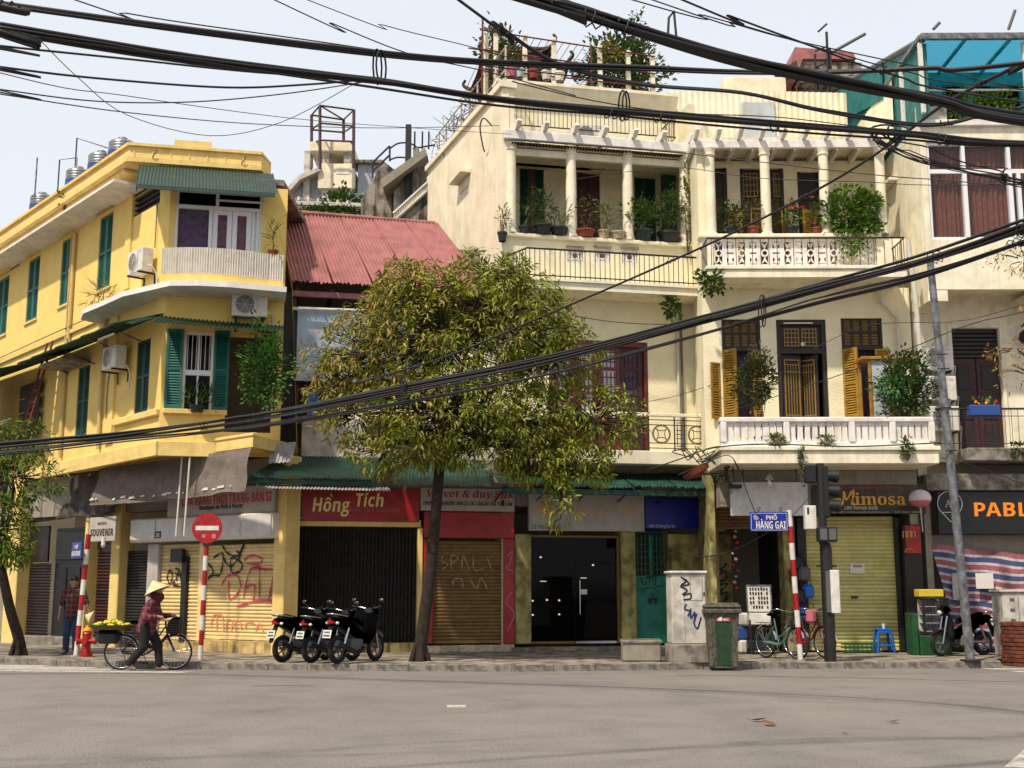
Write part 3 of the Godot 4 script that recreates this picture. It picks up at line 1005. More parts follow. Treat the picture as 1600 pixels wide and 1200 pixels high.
	for q in [[-3.9, 0.05], [-3.7, 0.55], [-3.0, 0.75], [-1.8, 0.72], [-0.7, 0.72]]:
		var P: Vector3 = FS * Vector3(q[0], 0, q[1]); sl.append(Vector2(P.x, -P.z))
	for q in [[-2.5, 0.98], [-1.9, 1.12], [-1.2, 1.12], [-0.5, 1.0], [0.02, 0.92], [0.02, -0.1], [-2.5, -0.1]]:
		var P: Vector3 = FE * Vector3(q[0], 0, q[1]); sl.append(Vector2(P.x, -P.z))
	var P9: Vector3 = FS * Vector3(-1.0, 0, -0.1); sl.append(Vector2(P9.x, -P9.z))
	g.prism(sl, 8.1, 8.22)
	obj("slab", g, M.white_trim, b)
	# first floor window with open shutters
	r = hl[1]
	louver("shutter", FE, r[0] - 0.38, r[1], r[0] - 0.02, r[3] + 0.05, 0.03, M.green_shutter, b, 0.06)
	louver("shutter", FE, r[2] + 0.02, r[1], r[2] + 0.36, r[3] + 0.05, 0.03, M.green_shutter, b, 0.06)
	fg = G.new().at(FE)
	var my: float = r[1] + 0.78
	fg.box(r[0], r[1], -0.12, r[0] + 0.05, r[3], -0.03); fg.box(r[2] - 0.05, r[1], -0.12, r[2], r[3], -0.03); fg.box(r[0] + 0.05, r[3] - 0.05, -0.12, r[2] - 0.05, r[3], -0.03)
	fg.box(r[0] + 0.05, my, -0.12, r[2] - 0.05, my + 0.12, -0.02); fg.box((r[0] + r[2]) / 2 - 0.02, r[1], -0.11, (r[0] + r[2]) / 2 + 0.02, my, -0.04); fg.box((r[0] + r[2]) / 2 - 0.02, my + 0.12, -0.11, (r[0] + r[2]) / 2 + 0.02, r[3] - 0.05, -0.04)
	obj("window_frame", fg, M.upvc, b)
	bx("pane", FE, r[0] + 0.05, r[1], r[2] - 0.05, r[3] - 0.05, -0.09, -0.085, M.dark_glass, b, 0)
	for k in 6:
		var x: float = lerpf(r[0] + 0.08, r[2] - 0.08, k / 5.0)
		bx("window_bar", FE, x - 0.008, my + 0.12, x + 0.008, r[3] - 0.05, -0.03, -0.014, M.white_paint, b, 0)
	bx("window_sill", FE, r[0] - 0.4, r[1] - 0.12, r[2] + 0.36, r[1] - 0.01, 0.002, 0.14, T, b)
	# slab over the shops with its yellow fascia
	g = G.new().at(flat(0))
	var t0: Vector3 = FT * Vector3(0, 0, 0); var t1: Vector3 = FT * Vector3(-12.5, 0, 0)
	var foot := [Vector2(t0.x, -t0.z), Vector2(-5.0, 27.7), Vector2(-5.0, 29.5), Vector2(-18.5, 40), Vector2(t1.x, -t1.z)]
	g.prism(foot, 4.56, 4.82)
	obj("shop_slab", g, T, b)
	bx("fascia_edge", FS, -15.0, 4.45, 0.09, 4.78, 0.002, 0.1, T, b, 0.01)
	bx("fascia_edge", FE, -2.7, 4.45, -1.4, 4.78, 0.002, 0.1, T, b, 0.01)
	bx("fascia_edge", FT, -12.5, 4.80, 0.02, 4.87, -0.1, 0.03, T, b)
	# ground floor: pillars, beam and dark back wall
	for q in [[-5.9, 0.11, -5.54, 2.5], [0.02, 0.17, 0.38, 2.82], [-7.03, 0.11, -6.9, 2.2], [-10.55, 0.02, -9.99, 2.24]]:
		bx("pillar", FP, q[0], 0.1, q[2], 4.5, -0.4, 0.06, T, b, 0.02)
	bx("beam", FP, -13.5, 3.45, 0.1, 4.5, -0.5, -0.05, M.dark_wall, b, 0)
	bx("back_wall", FP, -13.5, 0.1, 0.1, 4.5, -4.2, -4.0, M.black_wall, b, 0)
	bx("plinth", FP, -2.28, 0.07, 0.07, 0.4, -0.4, 0.03, M.yellow_dirty, b, 0.015)
	bx("plinth", FP, -4.1, 0.06, -2.32, 0.34, -0.4, 0.0, M.yellow_dirty, b, 0.015)
	bx("plinth", FP, -11.0, 0.1, -5.5, 0.32, -0.4, 0.0, M.concrete, b, 0.015)
	var sh := bx("shutter_frame", FP, -2.56, 0.36, -2.36, 2.62, -0.2, 0.0, M.shutter_yellow0, b, 0)
	var ra := [-2.34, 0.41, 0, 2.56]
	roller(FP, ra[0], ra[1] + 0.07, ra[2], ra[3], -0.1, 25, louvre_set(0, "shutter_yellow"), b)
	ra = [-4.03, 0.36, -2.59, 2.61]
	roller(FP, ra[0], ra[1] + 0.07, ra[2], ra[3], -0.1, 25, louvre_set(0, "shutter_yellow"), b)
	bx("shutter_guide", FP, -3.16, 0.32, -2.99, 2.33, -0.12, 0.02, M.dark_steel, b, 0)
	bx("lock_box", FP, -3.49, 2.18, -3.06, 2.49, 0.0, 0.12, M.black_plastic, b)
	ra = [-5.52, 0.24, -4.48, 2.49]
	roller(FP, ra[0], ra[1] + 0.07, ra[2], ra[3], -0.2, 30, louvre_set(0, "shutter_dark"), b)
	var pc = [-4.46, 0.22, -4.05, 2.63]
	bx("pillar_board", FP, pc[0], pc[1], pc[2], pc[3], -0.3, 0.03, M.sign_grey, b)
	text("26", FP, pc[0] + 0.26, 1.45, 0.032, 0.2, M.ink, b, 0.3, "Droid Sans", true)
	for k in 3: text(["BÁN LẺ", "BUÔN", "KHO"][k], FP, pc[0] + 0.26, 1.15 - k * 0.2, 0.032, 0.1, [M.sign_red, M.ink, M.ink][k], b, 0.32, "Droid Sans", true)
	bx("shop_band", FP, -10.13, 2.26, -9.1, 3.23, -0.32, -0.25, M.sign_brown, b)
	bx("shop_band", FP, -7.04, 2.55, -6.06, 3.13, -0.32, -0.25, M.sign_brown, b)
	# black glazed shop front between the two brown shutters
	var bf := [-8.92, 0.21, -7.11, 3.15]
	bx("shop_front_frame", FP, bf[0], bf[1], bf[2], bf[3], -0.5, -0.38, M.sign_black, b)
	for k in 3:
		var fw: float = (bf[2] - bf[0]) / 3.0
		bx("shop_front_panel", FP, bf[0] + k * fw + 0.06, bf[1] + 0.1, bf[0] + (k + 1) * fw - 0.04, bf[1] + 1.9, -0.379, -0.36, M.black_plastic, b)
	bx("shop_front_sign", FP, bf[0] + 0.1, bf[1] + 2.1, bf[2] - 0.1, bf[3] - 0.08, -0.379, -0.3, M.sign_black, b)
	ra = [-6.92, 0.21, -5.93, 2.52]
	roller(FP, ra[0], ra[1] + 0.07, ra[2], ra[3], -0.3, 28, [M.wood_maroon, M.sign_brown, M.wood_maroon], b)
	ra = [-9.94, 0.13, -8.93, 2.23]
	roller(FP, ra[0], ra[1] + 0.07, ra[2], ra[3], -0.3, 26, [M.sign_brown, M.sign_brown, M.wood_dark], b)
	# graffiti on the shutters
	var sp := G.new().at(FP)
	for s in [[Vector2(-2.31, 2.14), Vector2(-2.12, 1.95), Vector2(-2.29, 1.77)], [Vector2(-2.14, 2.26), Vector2(-1.81, 2.36), Vector2(-1.85, 1.92), Vector2(-2, 1.84)], [Vector2(-1.8, 2.28), Vector2(-1.54, 2.06), Vector2(-1.21, 2.3), Vector2(-1.35, 2.42)], [Vector2(-1.49, 1.91), Vector2(-1.51, 2.25), Vector2(-1.15, 2.13), Vector2(-1.19, 1.95), Vector2(-1.45, 1.91)], [Vector2(-1.84, 2.55), Vector2(-1.65, 2.37), Vector2(-1.3, 2.3), Vector2(-1.09, 2.56), Vector2(-1.21, 2.3)], [Vector2(-2.27, 1.84), Vector2(-1.98, 1.87)]]:
		sp.stroke(smooth2(s), 0.055, -0.06)
	for s in [[Vector2(-3.68, 2.01), Vector2(-3.79, 1.85), Vector2(-3.68, 1.67), Vector2(-3.6, 1.85), Vector2(-3.68, 2.01)], [Vector2(-3.51, 2.03), Vector2(-3.37, 2), Vector2(-3.45, 1.78), Vector2(-3.58, 1.67)], [Vector2(-3.32, 1.97), Vector2(-3.25, 1.67)], [Vector2(-3.5, 1.91), Vector2(-3.22, 1.85)], [Vector2(-3.58, 1.64), Vector2(-3.25, 1.61)]]:
		sp.stroke(smooth2(s), 0.05, -0.06)
	obj("black_graffiti", sp, M.ink, b)
	for s in [[Vector2(-1.81, 1.62), Vector2(-1.62, 1.84), Vector2(-1.27, 1.84), Vector2(-1.17, 1.55), Vector2(-1.5, 1.32), Vector2(-1.57, 1.72)], [Vector2(-1.05, 1.34), Vector2(-0.85, 1.98), Vector2(-0.51, 2)], [Vector2(-1, 1.58), Vector2(-0.7, 1.64), Vector2(-0.72, 1.29)], [Vector2(-0.52, 1.34), Vector2(-0.55, 1.98), Vector2(-0.7, 2.01), Vector2(-0.05, 1.97)], [Vector2(-0.22, 1.27), Vector2(-0.08, 1.83), Vector2(-0.1, 1.38)], [Vector2(-1.07, 2.18), Vector2(-0.86, 2.3), Vector2(-0.48, 2.23), Vector2(-0.56, 2.12), Vector2(-0.98, 2.12)], [Vector2(-0.68, 2.09), Vector2(-0.34, 1.95)], [Vector2(-1.27, 1.15), Vector2(-0.56, 1.29), Vector2(-0.05, 1.27)]]:
		obj("red_graffiti", G.new().at(FP).stroke(smooth2(s), 0.05, -0.06), M.spray_red, b)
	sp = G.new().at(FP)
	for s in [[Vector2(-1.9, 0.61), Vector2(-1.92, 0.91), Vector2(-1.74, 0.94), Vector2(-1.68, 0.61)], [Vector2(-1.59, 0.6), Vector2(-1.56, 0.83), Vector2(-1.39, 0.83), Vector2(-1.42, 0.62)], [Vector2(-1.27, 0.62), Vector2(-1.3, 0.8), Vector2(-1.13, 0.83), Vector2(-1.07, 0.64)], [Vector2(-0.94, 0.64), Vector2(-0.91, 0.81), Vector2(-0.66, 0.79)], [Vector2(-2.13, 0.7), Vector2(-2.05, 0.94), Vector2(-1.88, 0.97)], [Vector2(-0.6, 0.62), Vector2(-0.49, 0.79), Vector2(-0.35, 0.62)]]:
		sp.stroke(smooth2(s), 0.04, -0.06)
	obj("orange_graffiti", sp, M.spray_pink, b)


func smooth2(pts: Array, n := 5) -> Array:
	var r := []
	var k := pts.size()
	for i in k - 1:
		var p0 = pts[maxi(i - 1, 0)]; var p3 = pts[mini(i + 2, k - 1)]
		for j in n: r.append(pts[i].cubic_interpolate(pts[i + 1], p0, p3, j / float(n)))
	r.append(pts[k - 1])
	return r



# ---------------------------------------------------------------- low house with a red sheet roof, and its two shops
func red_roof_house() -> void:
	var b := thing("red_roof_house", "low house with red corrugated roof between the yellow and cream houses", "house", FA * Vector3(-2.5, 0, 0))
	var g := G.new().at(FA)
	# roof in overlapping sheets
	for k in 5:
		var x0 := -5.12 + k * 0.83
		g = G.new().at(FA)
		g.corrugated(Vector3(x0 - 0.38 + 0.02 * k, 11.32 + 0.006 * (k % 2), -3.0), Vector3(0.94, -0.02, 0), Vector3(0.40 + 0.1 * k, -2.72, 3.55), 0.09, 0.02, 0.0, 0.012)
		obj("roof_sheet", g, M.red_roof, b)
	g = G.new().at(FA).tube([Vector3(-5.55, 11.36, -3.0), Vector3(-1.25, 11.28, -3.0)], 0.07, 0.07, 8)
	obj("ridge_cap", g, M.red_roof, b)
	bx("eave_board", FA, -5.08, 8.28, -0.15, 8.42, 0.3, 0.34, M.red_roof, b)
	g = G.new().at(FA)
	for k in 7: g.box(-5.0 + k * 0.8, 8.3, -2.0, -4.92 + k * 0.8, 8.5, 0.3)
	obj("rafters", g, M.wood_dark, b)
	bx("back_wall", FA, -5.6, 4.3, 0.0, 10.3, -2.1, -1.95, M.dark_wall, b, 0)
	bx("shop_back_wall", FA, -5.2, 0.1, 0.1, 4.3, -0.8, -0.6, M.black_wall, b, 0)
	bx("floor", FA, -5.0, 4.3, 0.0, 4.55, -4.0, 0.0, M.interior, b, 0)
	# upper front: pale wall with a barred window, cream dado
	var wn := [-4.93, 5.37, -4.18, 6.58]
	wall("wall", FA, -4.75, 4.4, 0.0, 7.6, -0.05, 0.2, [wn], M.cream_wall, b)
	bx("window_frame", FA, wn[0], wn[1], wn[0] + 0.08, wn[3], -0.15, -0.02, M.wood_red, b, 0)
	bx("window_frame", FA, wn[2] - 0.08, wn[1], wn[2], wn[3], -0.15, -0.02, M.wood_red, b, 0)
	for k in 7: bx("window_bar", FA, wn[0] + 0.14 + k * 0.08, wn[1], wn[0] + 0.16 + k * 0.08, wn[3], -0.12, -0.1, M.iron, b, 0)
	bx("wall_band", FA, -4.75, 4.56, 0.0, 5.5, -0.045, 0.0, M.white_dirty, b)
	bx("gutter_column", FA, -5.3, 5.43, -4.96, 8.4, -0.3, 0.25, M.dark_steel, b)
	# ground floor
	bx("beam", FA, -5.0, 3.62, 0.2, 4.3, -0.5, 0.02, M.dark_wall, b, 0)
	bx("pillar", FA, -5.28, 0.1, -4.98, 4.3, -0.5, 0.09, M.yellow_trim, b)
	var dr := [-4.99, 0.31, -2.03, 2.96]
	bx("door_frame", FA, -5.08, 2.97, -1.95, 3.13, -0.2, 0.08, M.yellow_trim, b)
	bx("door_frame", FA, dr[2] + 0.01, 0.2, dr[2] + 0.13, dr[3] - 0.005, -0.2, 0.075, M.yellow_trim, b)
	bx("threshold", FA, -5.06, 0.09, -1.87, 0.33, -0.4, 0.05, M.yellow_dirty, b)
	# folding metal gate: narrow pleats, one mesh each
	var n := 34
	var w: float = (dr[2] - dr[0]) / n
	g = G.new()
	g.prism([Vector2(0, 0), Vector2(w * 0.5, 0.045), Vector2(w * 0.92, 0.0), Vector2(w * 0.92, -0.01), Vector2(w * 0.5, 0.03), Vector2(0, -0.01)], 0, dr[3] - dr[1])
	var m := g.mesh()
	for i in n:
		put("gate_pleat", m, M["fold_black%d" % (rng.randi() % 3)], b, FA * Transform3D(Basis(Vector3(1, 0, 0), Vector3(0, 0, 1), Vector3(0, 1, 0)), Vector3(dr[0] + i * w, dr[1], -0.12)))
	for y in [0.35, 1.3, 2.3]: bx("gate_rail", FA, dr[0], dr[1] + y, dr[2], dr[1] + y + 0.03, -0.17, -0.13, M.dark_steel, b, 0)
	# red shop with rolling shutter
	var rs := [-1.62, 0.29, 0.02, 2.66]
	bx("pilaster", FA, -1.88, 0.3, -1.64, 2.7, -0.3, 0.05, M.sign_red, b)
	bx("pilaster", FA, 0.02, 0.28, 0.3, 2.72, -0.3, 0.05, M.sign_red, b)
	roller(FA, rs[0], rs[1] + 0.08, rs[2], rs[3], -0.08, 28, louvre_set(0, "shutter_tan"), b)
	for k in 5: bx("step_tile", FA, lerpf(-1.87, 0.2, k / 5.0) + 0.004, 0.1, lerpf(-1.87, 0.2, (k + 1) / 5.0), 0.26, -0.3, 0.16, M.pot_cream, b)
	g = G.new().at(FA)
	for s in [[Vector2(-1.39, 2.32), Vector2(-1.45, 2.2), Vector2(-1.3, 2.11), Vector2(-1.42, 1.99)], [Vector2(-1.2, 1.99), Vector2(-1.21, 2.32), Vector2(-1.05, 2.26), Vector2(-1.19, 2.14)], [Vector2(-0.96, 1.99), Vector2(-0.93, 2.32), Vector2(-0.78, 1.99)], [Vector2(-0.69, 2.32), Vector2(-0.66, 1.99), Vector2(-0.44, 2.02)], [Vector2(-0.38, 2.32), Vector2(-0.23, 1.97)], [Vector2(-1.17, 1.62), Vector2(-1.14, 1.77), Vector2(-0.96, 1.77), Vector2(-0.93, 1.58)], [Vector2(-0.76, 1.77), Vector2(-0.61, 1.55), Vector2(-0.5, 1.8), Vector2(-0.35, 1.55)]]:
		g.stroke(smooth2(s), 0.04, -0.045)
	obj("pale_graffiti", g, M.spray_pale, b)
	g = G.new().at(FA)
	for s in [[Vector2(0.11, 2.3), Vector2(0.23, 2.42), Vector2(0.17, 2.15), Vector2(0.08, 2.03), Vector2(0.23, 1.97)], [Vector2(0.23, 1.48), Vector2(0.08, 1.25), Vector2(0.28, 0.96), Vector2(0.11, 0.59)]]: g.stroke(smooth2(s), 0.03, 0.056)
	obj("pink_graffiti", g, M.lantern_pink, b)


# ---------------------------------------------------------------- tall cream house with the colonnaded terrace
func balcony_house() -> void:
	var b := thing("cream_balcony_house", "tall cream house with blank side wall, colonnaded terrace and roof garden", "house", FA * Vector3(2.4, 0, 0))
	var C: Material = M.cream_wall
	var T: Material = M.cream_trim
	# blank side wall, its top rising to the rear
	var g := G.new().at(FW)
	g.prism([Vector2(0, 0), Vector2(0, 14.02), Vector2(-7.75, 14.42), Vector2(-7.75, 0)], -0.3, 0)
	obj("side_wall", g, M.cream_side, b)
	g = G.new().at(FW)
	g.prism([Vector2(0.08, 14.02), Vector2(0.08, 14.18), Vector2(-7.8, 14.58), Vector2(-7.8, 14.42)], -0.35, 0.09)
	obj("coping", g, T, b)
	bx("window_hood", FW, -4.1, 12.75, -2.9, 12.87, 0.002, 0.3, T, b)
	obj("iron_bracket", G.new().at(FW).tube(smooth([Vector3(-0.9, 13.35, 0.02), Vector3(-0.85, 13.5, 0.25), Vector3(-1.0, 13.3, 0.3), Vector3(-1.35, 12.95, 0.12), Vector3(-1.4, 12.8, 0.05)], 4), 0.02, 0.02, 5), M.rust_brown, b)
	bx("window_slit", FW, -3.9, 12.45, -3.1, 12.74, 0.002, 0.03, M.cream_shade, b)
	bx("corner_pier", FA, -0.02, 4.6, 0.16, 14.0, -1.2, 0.005, C, b, 0)
	# roofs, floors and the far wall close the body
	bx("roof", FA, 0.2, 14.1, 5.2, 14.25, -8, -1.4, M.concrete, b, 0)
	bx("floor", FA, 0.16, 8.62, 5.2, 8.85, -7.5, -0.2, T, b, 0)
	bx("floor", FA, 0.0, 4.3, 5.2, 4.6, -7.5, -0.2, M.interior, b, 0)
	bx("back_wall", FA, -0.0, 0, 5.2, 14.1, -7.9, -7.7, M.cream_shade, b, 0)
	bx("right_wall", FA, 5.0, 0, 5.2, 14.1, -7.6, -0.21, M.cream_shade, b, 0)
	# top storey set back, with its cornice
	bx("top_wall", FA, 0.165, 12.5, 5.15, 14.28, -1.4, -1.2, C, b, 0)
	var pts := [Vector2(-1.2, 14.28), Vector2(-1.12, 14.3), Vector2(-1.10, 14.40), Vector2(-1.0, 14.5), Vector2(-0.95, 14.66), Vector2(-0.9, 14.68), Vector2(-0.9, 14.76), Vector2(-1.4, 14.76), Vector2(-1.4, 14.28)]
	g = G.new().at(FA * Transform3D(Basis(Vector3(0, 0, -1), Vector3.UP, Vector3(1, 0, 0)), Vector3(0, -0.1, 0)))
	var pr := []
	for q in pts: pr.append(Vector2(-q.x, q.y))
	g.prism(pr, 0.0, 5.0)
	obj("cornice", g, T, b)
	# second floor: terrace behind columns
	var hl := [[0.78, 10.13, 1.44, 12.7], [2.34, 10.22, 2.98, 12.66], [3.94, 10.31, 4.55, 12.67]]
	for h in hl: h[1] = 9.9
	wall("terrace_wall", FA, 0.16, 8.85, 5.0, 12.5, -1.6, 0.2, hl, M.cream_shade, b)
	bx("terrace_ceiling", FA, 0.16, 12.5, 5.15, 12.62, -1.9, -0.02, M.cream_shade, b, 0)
	louver("shutter_door", FA, hl[0][0], 9.92, (hl[0][0] + hl[0][2]) / 2 - 0.06, hl[0][3], -1.68, M.green_shutter_dull, b)
	louver("shutter_door", FA, (hl[0][0] + hl[0][2]) / 2 + 0.06, 9.92, hl[0][2], hl[0][3], -1.68, M.green_shutter_dull, b)
	bx("door_post", FA, (hl[0][0] + hl[0][2]) / 2 - 0.055, 9.92, (hl[0][0] + hl[0][2]) / 2 + 0.055, hl[0][3], -1.68, -1.63, M.wood_red, b, 0)
	var hm: float = (hl[1][0] + hl[1][2]) / 2
	bx("door_leaf", FA, hl[1][0], 9.92, hm - 0.005, hl[1][3], -1.7, -1.65, M.wood_maroon, b)
	bx("door_leaf", FA, hm + 0.005, 9.92, hl[1][2], hl[1][3], -1.7, -1.65, M.wood_maroon, b)
	hm = (hl[2][0] + hl[2][2]) / 2
	louver("shutter_door", FA, hl[2][0], 9.92, hm - 0.005, hl[2][3], -1.7, M.green_shutter_dull, b)
	louver("shutter_door", FA, hm + 0.005, 9.92, hl[2][2], hl[2][3], -1.7, M.green_shutter_dull, b)
	bx("plastic_screen", FA, 4.55, 10.2, 4.95, 12.45, -1.2, -1.15, M.green_sheet, b, 0)
	# parapet with pierced blocks
	var bl := [[1.65, 9.56, 2.05, 9.94], [2.36, 9.6, 2.76, 9.98], [3.07, 9.6, 3.47, 9.99]]
	wall("parapet", FA, 0.0, 8.85, 5.08, 10.12, 0.0, 0.18, bl, C, b)
	for h in bl:
		g = G.new().at(FA)
		var cx: float = (h[0] + h[2]) / 2; var cy: float = (h[1] + h[3]) / 2; var R: float = (h[2] - h[0]) / 2
		g.ring(Vector3(cx, cy, -0.08), R * 0.34, R * 0.55, 0.05, 16)
		for k in 4:
			var f2 := FA * Transform3D(Basis(Vector3(0, 0, 1), PI / 4 + k * PI / 2), Vector3(cx, cy, -0.08))
			g.t = f2
			g.box(R * 0.55, -0.035, 0, R * 1.3, 0.035, 0.05)
			g.t = f2 * Transform3D(Basis(Vector3(0, 0, 1), PI / 4), Vector3())
			g.prism([Vector2(R * 0.62, -R * 0.5), Vector2(R * 0.9, -R * 0.75), Vector2(R * 0.9, R * 0.75), Vector2(R * 0.62, R * 0.5)], 0, 0.05)
		obj("breeze_block", g, M.white_trim, b)
		bx("block_hood", FA, h[0] - 0.03, h[3] + 0.004, h[2] + 0.03, h[3] + 0.05, 0.002, 0.05, M.concrete, b, 0)
	bx("sill", FA, -0.05, 10.12, 5.12, 10.22, -0.24, 0.1, T, b, 0.02)
	# columns
	for q in [Vector2(0.22, 11.29), Vector2(1.77, 11.39), Vector2(3.26, 11.5), Vector2(4.79, 11.52)]:
		g = G.new().at(FA)
		g.lathe([Vector2(0.17, 10.22), Vector2(0.17, 10.27), Vector2(0.14, 10.3), Vector2(0.125, 12.38), Vector2(0.15, 12.4), Vector2(0.15, 12.45), Vector2(0.125, 12.46), Vector2(0.17, 12.58), Vector2(0, 12.58)], Vector3(q.x, 0, -0.06), 18)
		obj("column", g, T, b)
	bx("lintel", FA, 0.1, 12.28, 4.9, 12.46, -0.16, -0.04, T, b)
	g = G.new().at(FA)
	g.corrugated(Vector3(0.2, 12.52, 0.2), Vector3(4.5, 0, 0), Vector3(0, 0.05, -1.7), 0.08, 0.016)
	obj("terrace_roof_sheet", g, M.rust_sheet, b)
	# pergola: front beam with rafter ends
	bx("pergola_beam", FA, 0.0, 12.62, 4.95, 12.86, 0.02, 0.17, M.white_trim, b, 0.015)
	for q in [Vector2(0.33, 12.89), Vector2(1.04, 12.94), Vector2(1.81, 13.01), Vector2(2.57, 13.07), Vector2(3.36, 13.13), Vector2(4.12, 13.19), Vector2(4.88, 13.08)]:
		g = G.new().at(FA * Transform3D(Basis(Vector3(0, 0, -1), Vector3.UP, Vector3(1, 0, 0)), Vector3(q.x, 0, 0)))
		g.prism([Vector2(-0.5, 12.98), Vector2(-0.42, 13.05), Vector2(-0.36, 13.0), Vector2(-0.3, 13.06), Vector2(1.2, 13.06), Vector2(1.2, 12.87), Vector2(-0.3, 12.87)], -0.055, 0.055)
		obj("rafter", g, M.white_trim, b)
	# roof terrace railing
	var r := thing("roof_terrace_railing", "dark iron railing above the white pergola of the cream house", "railing", FA * Vector3(2.3, 13, 0))
	g = G.new().at(FA)
	g.tube([Vector3(0.0, 13.72, -1.0), Vector3(0.0, 13.72, -0.1), Vector3(4.6, 13.72, -0.1), Vector3(4.6, 13.72, -1.1)], 0.022, 0.022, 5)
	obj("top_rail", g, M.iron, r)
	g = G.new().at(FA)
	g.tube([Vector3(0.0, 13.1, -1.0), Vector3(0.0, 13.1, -0.1), Vector3(4.6, 13.1, -0.1), Vector3(4.6, 13.1, -1.1)], 0.018, 0.018, 5)
	obj("bottom_rail", g, M.iron, r)
	bars(FA, Vector3(0.0, 13.1, -0.1), Vector3(4.6, 13.1, -0.1), 42, 0.62, 0.009, M.iron, r)
	bars(FA, Vector3(4.6, 13.1, -0.1), Vector3(4.6, 13.1, -1.1), 8, 0.62, 0.009, M.iron, r)
	bars(FA, Vector3(0.0, 13.1, -1.0), Vector3(0.0, 13.1, -0.1), 7, 0.62, 0.009, M.iron, r)
	# second floor balcony slab and railing
	g = G.new().at(FA * Transform3D(Basis(Vector3(1, 0, 0), Vector3(0, 0, -1), Vector3(0, 1, 0)), Vector3()))
	g.prism([Vector2(0.02, -0.003), Vector2(0.42, -0.9), Vector2(5.0, -0.9), Vector2(5.0, -0.003)], 8.64, 8.82)
	obj("balcony_slab", g, T, b)
	g = G.new().at(FA * Transform3D(Basis(Vector3(1, 0, 0), Vector3(0, 0, -1), Vector3(0, 1, 0)), Vector3()))
	g.prism([Vector2(0.02, -0.003), Vector2(0.38, -0.95), Vector2(5.03, -0.95), Vector2(5.03, -0.003)], 8.822, 8.88)
	obj("slab_edge", g, T, b)
	r = thing("second_floor_balcony_railing", "dark iron bar railing on the balcony right of the tree top", "railing", FA * Vector3(2.6, 8.9, 0.9))
	g = G.new().at(FA)
	g.tube([Vector3(0.05, 9.6, 0.06), Vector3(0.42, 9.62, 0.88), Vector3(4.92, 9.62, 0.88), Vector3(4.92, 9.6, 0.1)], 0.026, 0.026, 6)
	obj("top_rail", g, M.iron, r)
	g = G.new().at(FA)
	g.tube([Vector3(0.08, 8.96, 0.1), Vector3(0.42, 8.96, 0.88), Vector3(4.92, 8.96, 0.88), Vector3(4.92, 8.96, 0.1)], 0.016, 0.016, 5)
	obj("bottom_rail", g, M.iron, r)
	bars(FA, Vector3(0.42, 8.88, 0.88), Vector3(4.92, 8.88, 0.88), 36, 0.74, 0.010, M.iron, r)
	bars(FA, Vector3(0.06, 8.88, 0.08), Vector3(0.42, 8.88, 0.88), 7, 0.73, 0.010, M.iron, r)
	bars(FA, Vector3(4.92, 8.88, 0.88), Vector3(4.92, 8.88, 0.1), 7, 0.73, 0.010, M.iron, r)
	# first floor with the red panelled door
	var dr := [1.16, 4.72, 3.69, 7.61]
	wall("wall", FA, 0.0, 4.5, 5.1, 8.64, 0.0, 0.2, [dr], C, b)
	var dn := 4
	var dw: float = (dr[2] - dr[0] - 0.24) / dn
	bx("door_frame", FA, dr[0], dr[1], dr[0] + 0.1, dr[3], -0.16, 0.012, M.wood_red, b)
	bx("door_frame", FA, dr[2] - 0.1, dr[1], dr[2], dr[3], -0.16, 0.012, M.wood_red, b)
	bx("door_frame", FA, dr[0] + 0.1, dr[3] - 0.14, dr[2] - 0.1, dr[3], -0.16, 0.01, M.wood_red, b)
	for i in dn:
		var x0: float = dr[0] + 0.11 + i * dw
		var lm: Material = M.wood_maroon if i == dn - 1 else M.wood_red
		g = G.new().at(FA)
		var xa := x0 + 0.005; var xb := x0 + dw - 0.005; var ya: float = dr[1] + 0.02; var yb: float = dr[3] - 0.15
		var zz := -0.10
		g.box(xa, ya, zz, xa + 0.1, yb, zz + 0.05); g.box(xb - 0.1, ya, zz, xb, yb, zz + 0.05)
		for y in [0.0, 0.88, 1.52, 2.14]: g.box(xa + 0.1, ya + y, zz, xb - 0.1, minf(ya + y + 0.08, yb), zz + 0.048)
		g.box(xa + 0.1, yb - 0.08, zz, xb - 0.1, yb, zz + 0.048)
		g.box(xa + 0.1, ya + 0.08, zz + 0.01, xb - 0.1, ya + 0.88, zz + 0.03)
		var lf := obj("door_leaf", g, lm, b)
		bx("pane", FA, xa + 0.1, ya + 0.96, xb - 0.1, yb - 0.08, zz + 0.01, zz + 0.015, M.curtain_violet if i == dn - 1 else M.lattice_white, lf, 0)
		g = G.new().at(FA)
		for k in 3:
			var y2: float = ya + 0.97 + k * 0.63
			for q in 4: g.box(xa + 0.13 + q * (dw - 0.27) / 3.0 - 0.01, y2, zz + 0.02, xa + 0.13 + q * (dw - 0.27) / 3.0 + 0.01, y2 + 0.5, zz + 0.042)
			g.box(xa + 0.1, y2 + 0.12, zz + 0.018, xb - 0.1, y2 + 0.14, zz + 0.04); g.box(xa + 0.1, y2 + 0.36, zz + 0.018, xb - 0.1, y2 + 0.38, zz + 0.04)
		obj("lattice", g, lm, lf)
	for q in [Vector2(4.46, 7.24), Vector2(4.56, 7.24)]:
		g = G.new().at(FA).tube([Vector3(q.x, 4.7, 0.07), Vector3(q.x, 8.62, 0.07)], 0.03, 0.03, 8)
		obj("drainpipe", g, M.grille if q == Vector2(4.56, 7.24) else M.white_pvc, b)
	# first floor balcony: slab and scrolled iron railing
	bx("balcony_slab", FA, 0.3, 4.46, 5.05, 4.78, 0.003, 1.0, T, b, 0.015)
	r = thing("scrolled_balcony_railing", "black wrought iron railing with rings below the red door", "railing", FA * Vector3(3.5, 4.8, 0.9))
	bx("handrail", FA, 1.4, 5.62, 5.0, 5.70, 0.84, 0.96, M.cream_trim, r)
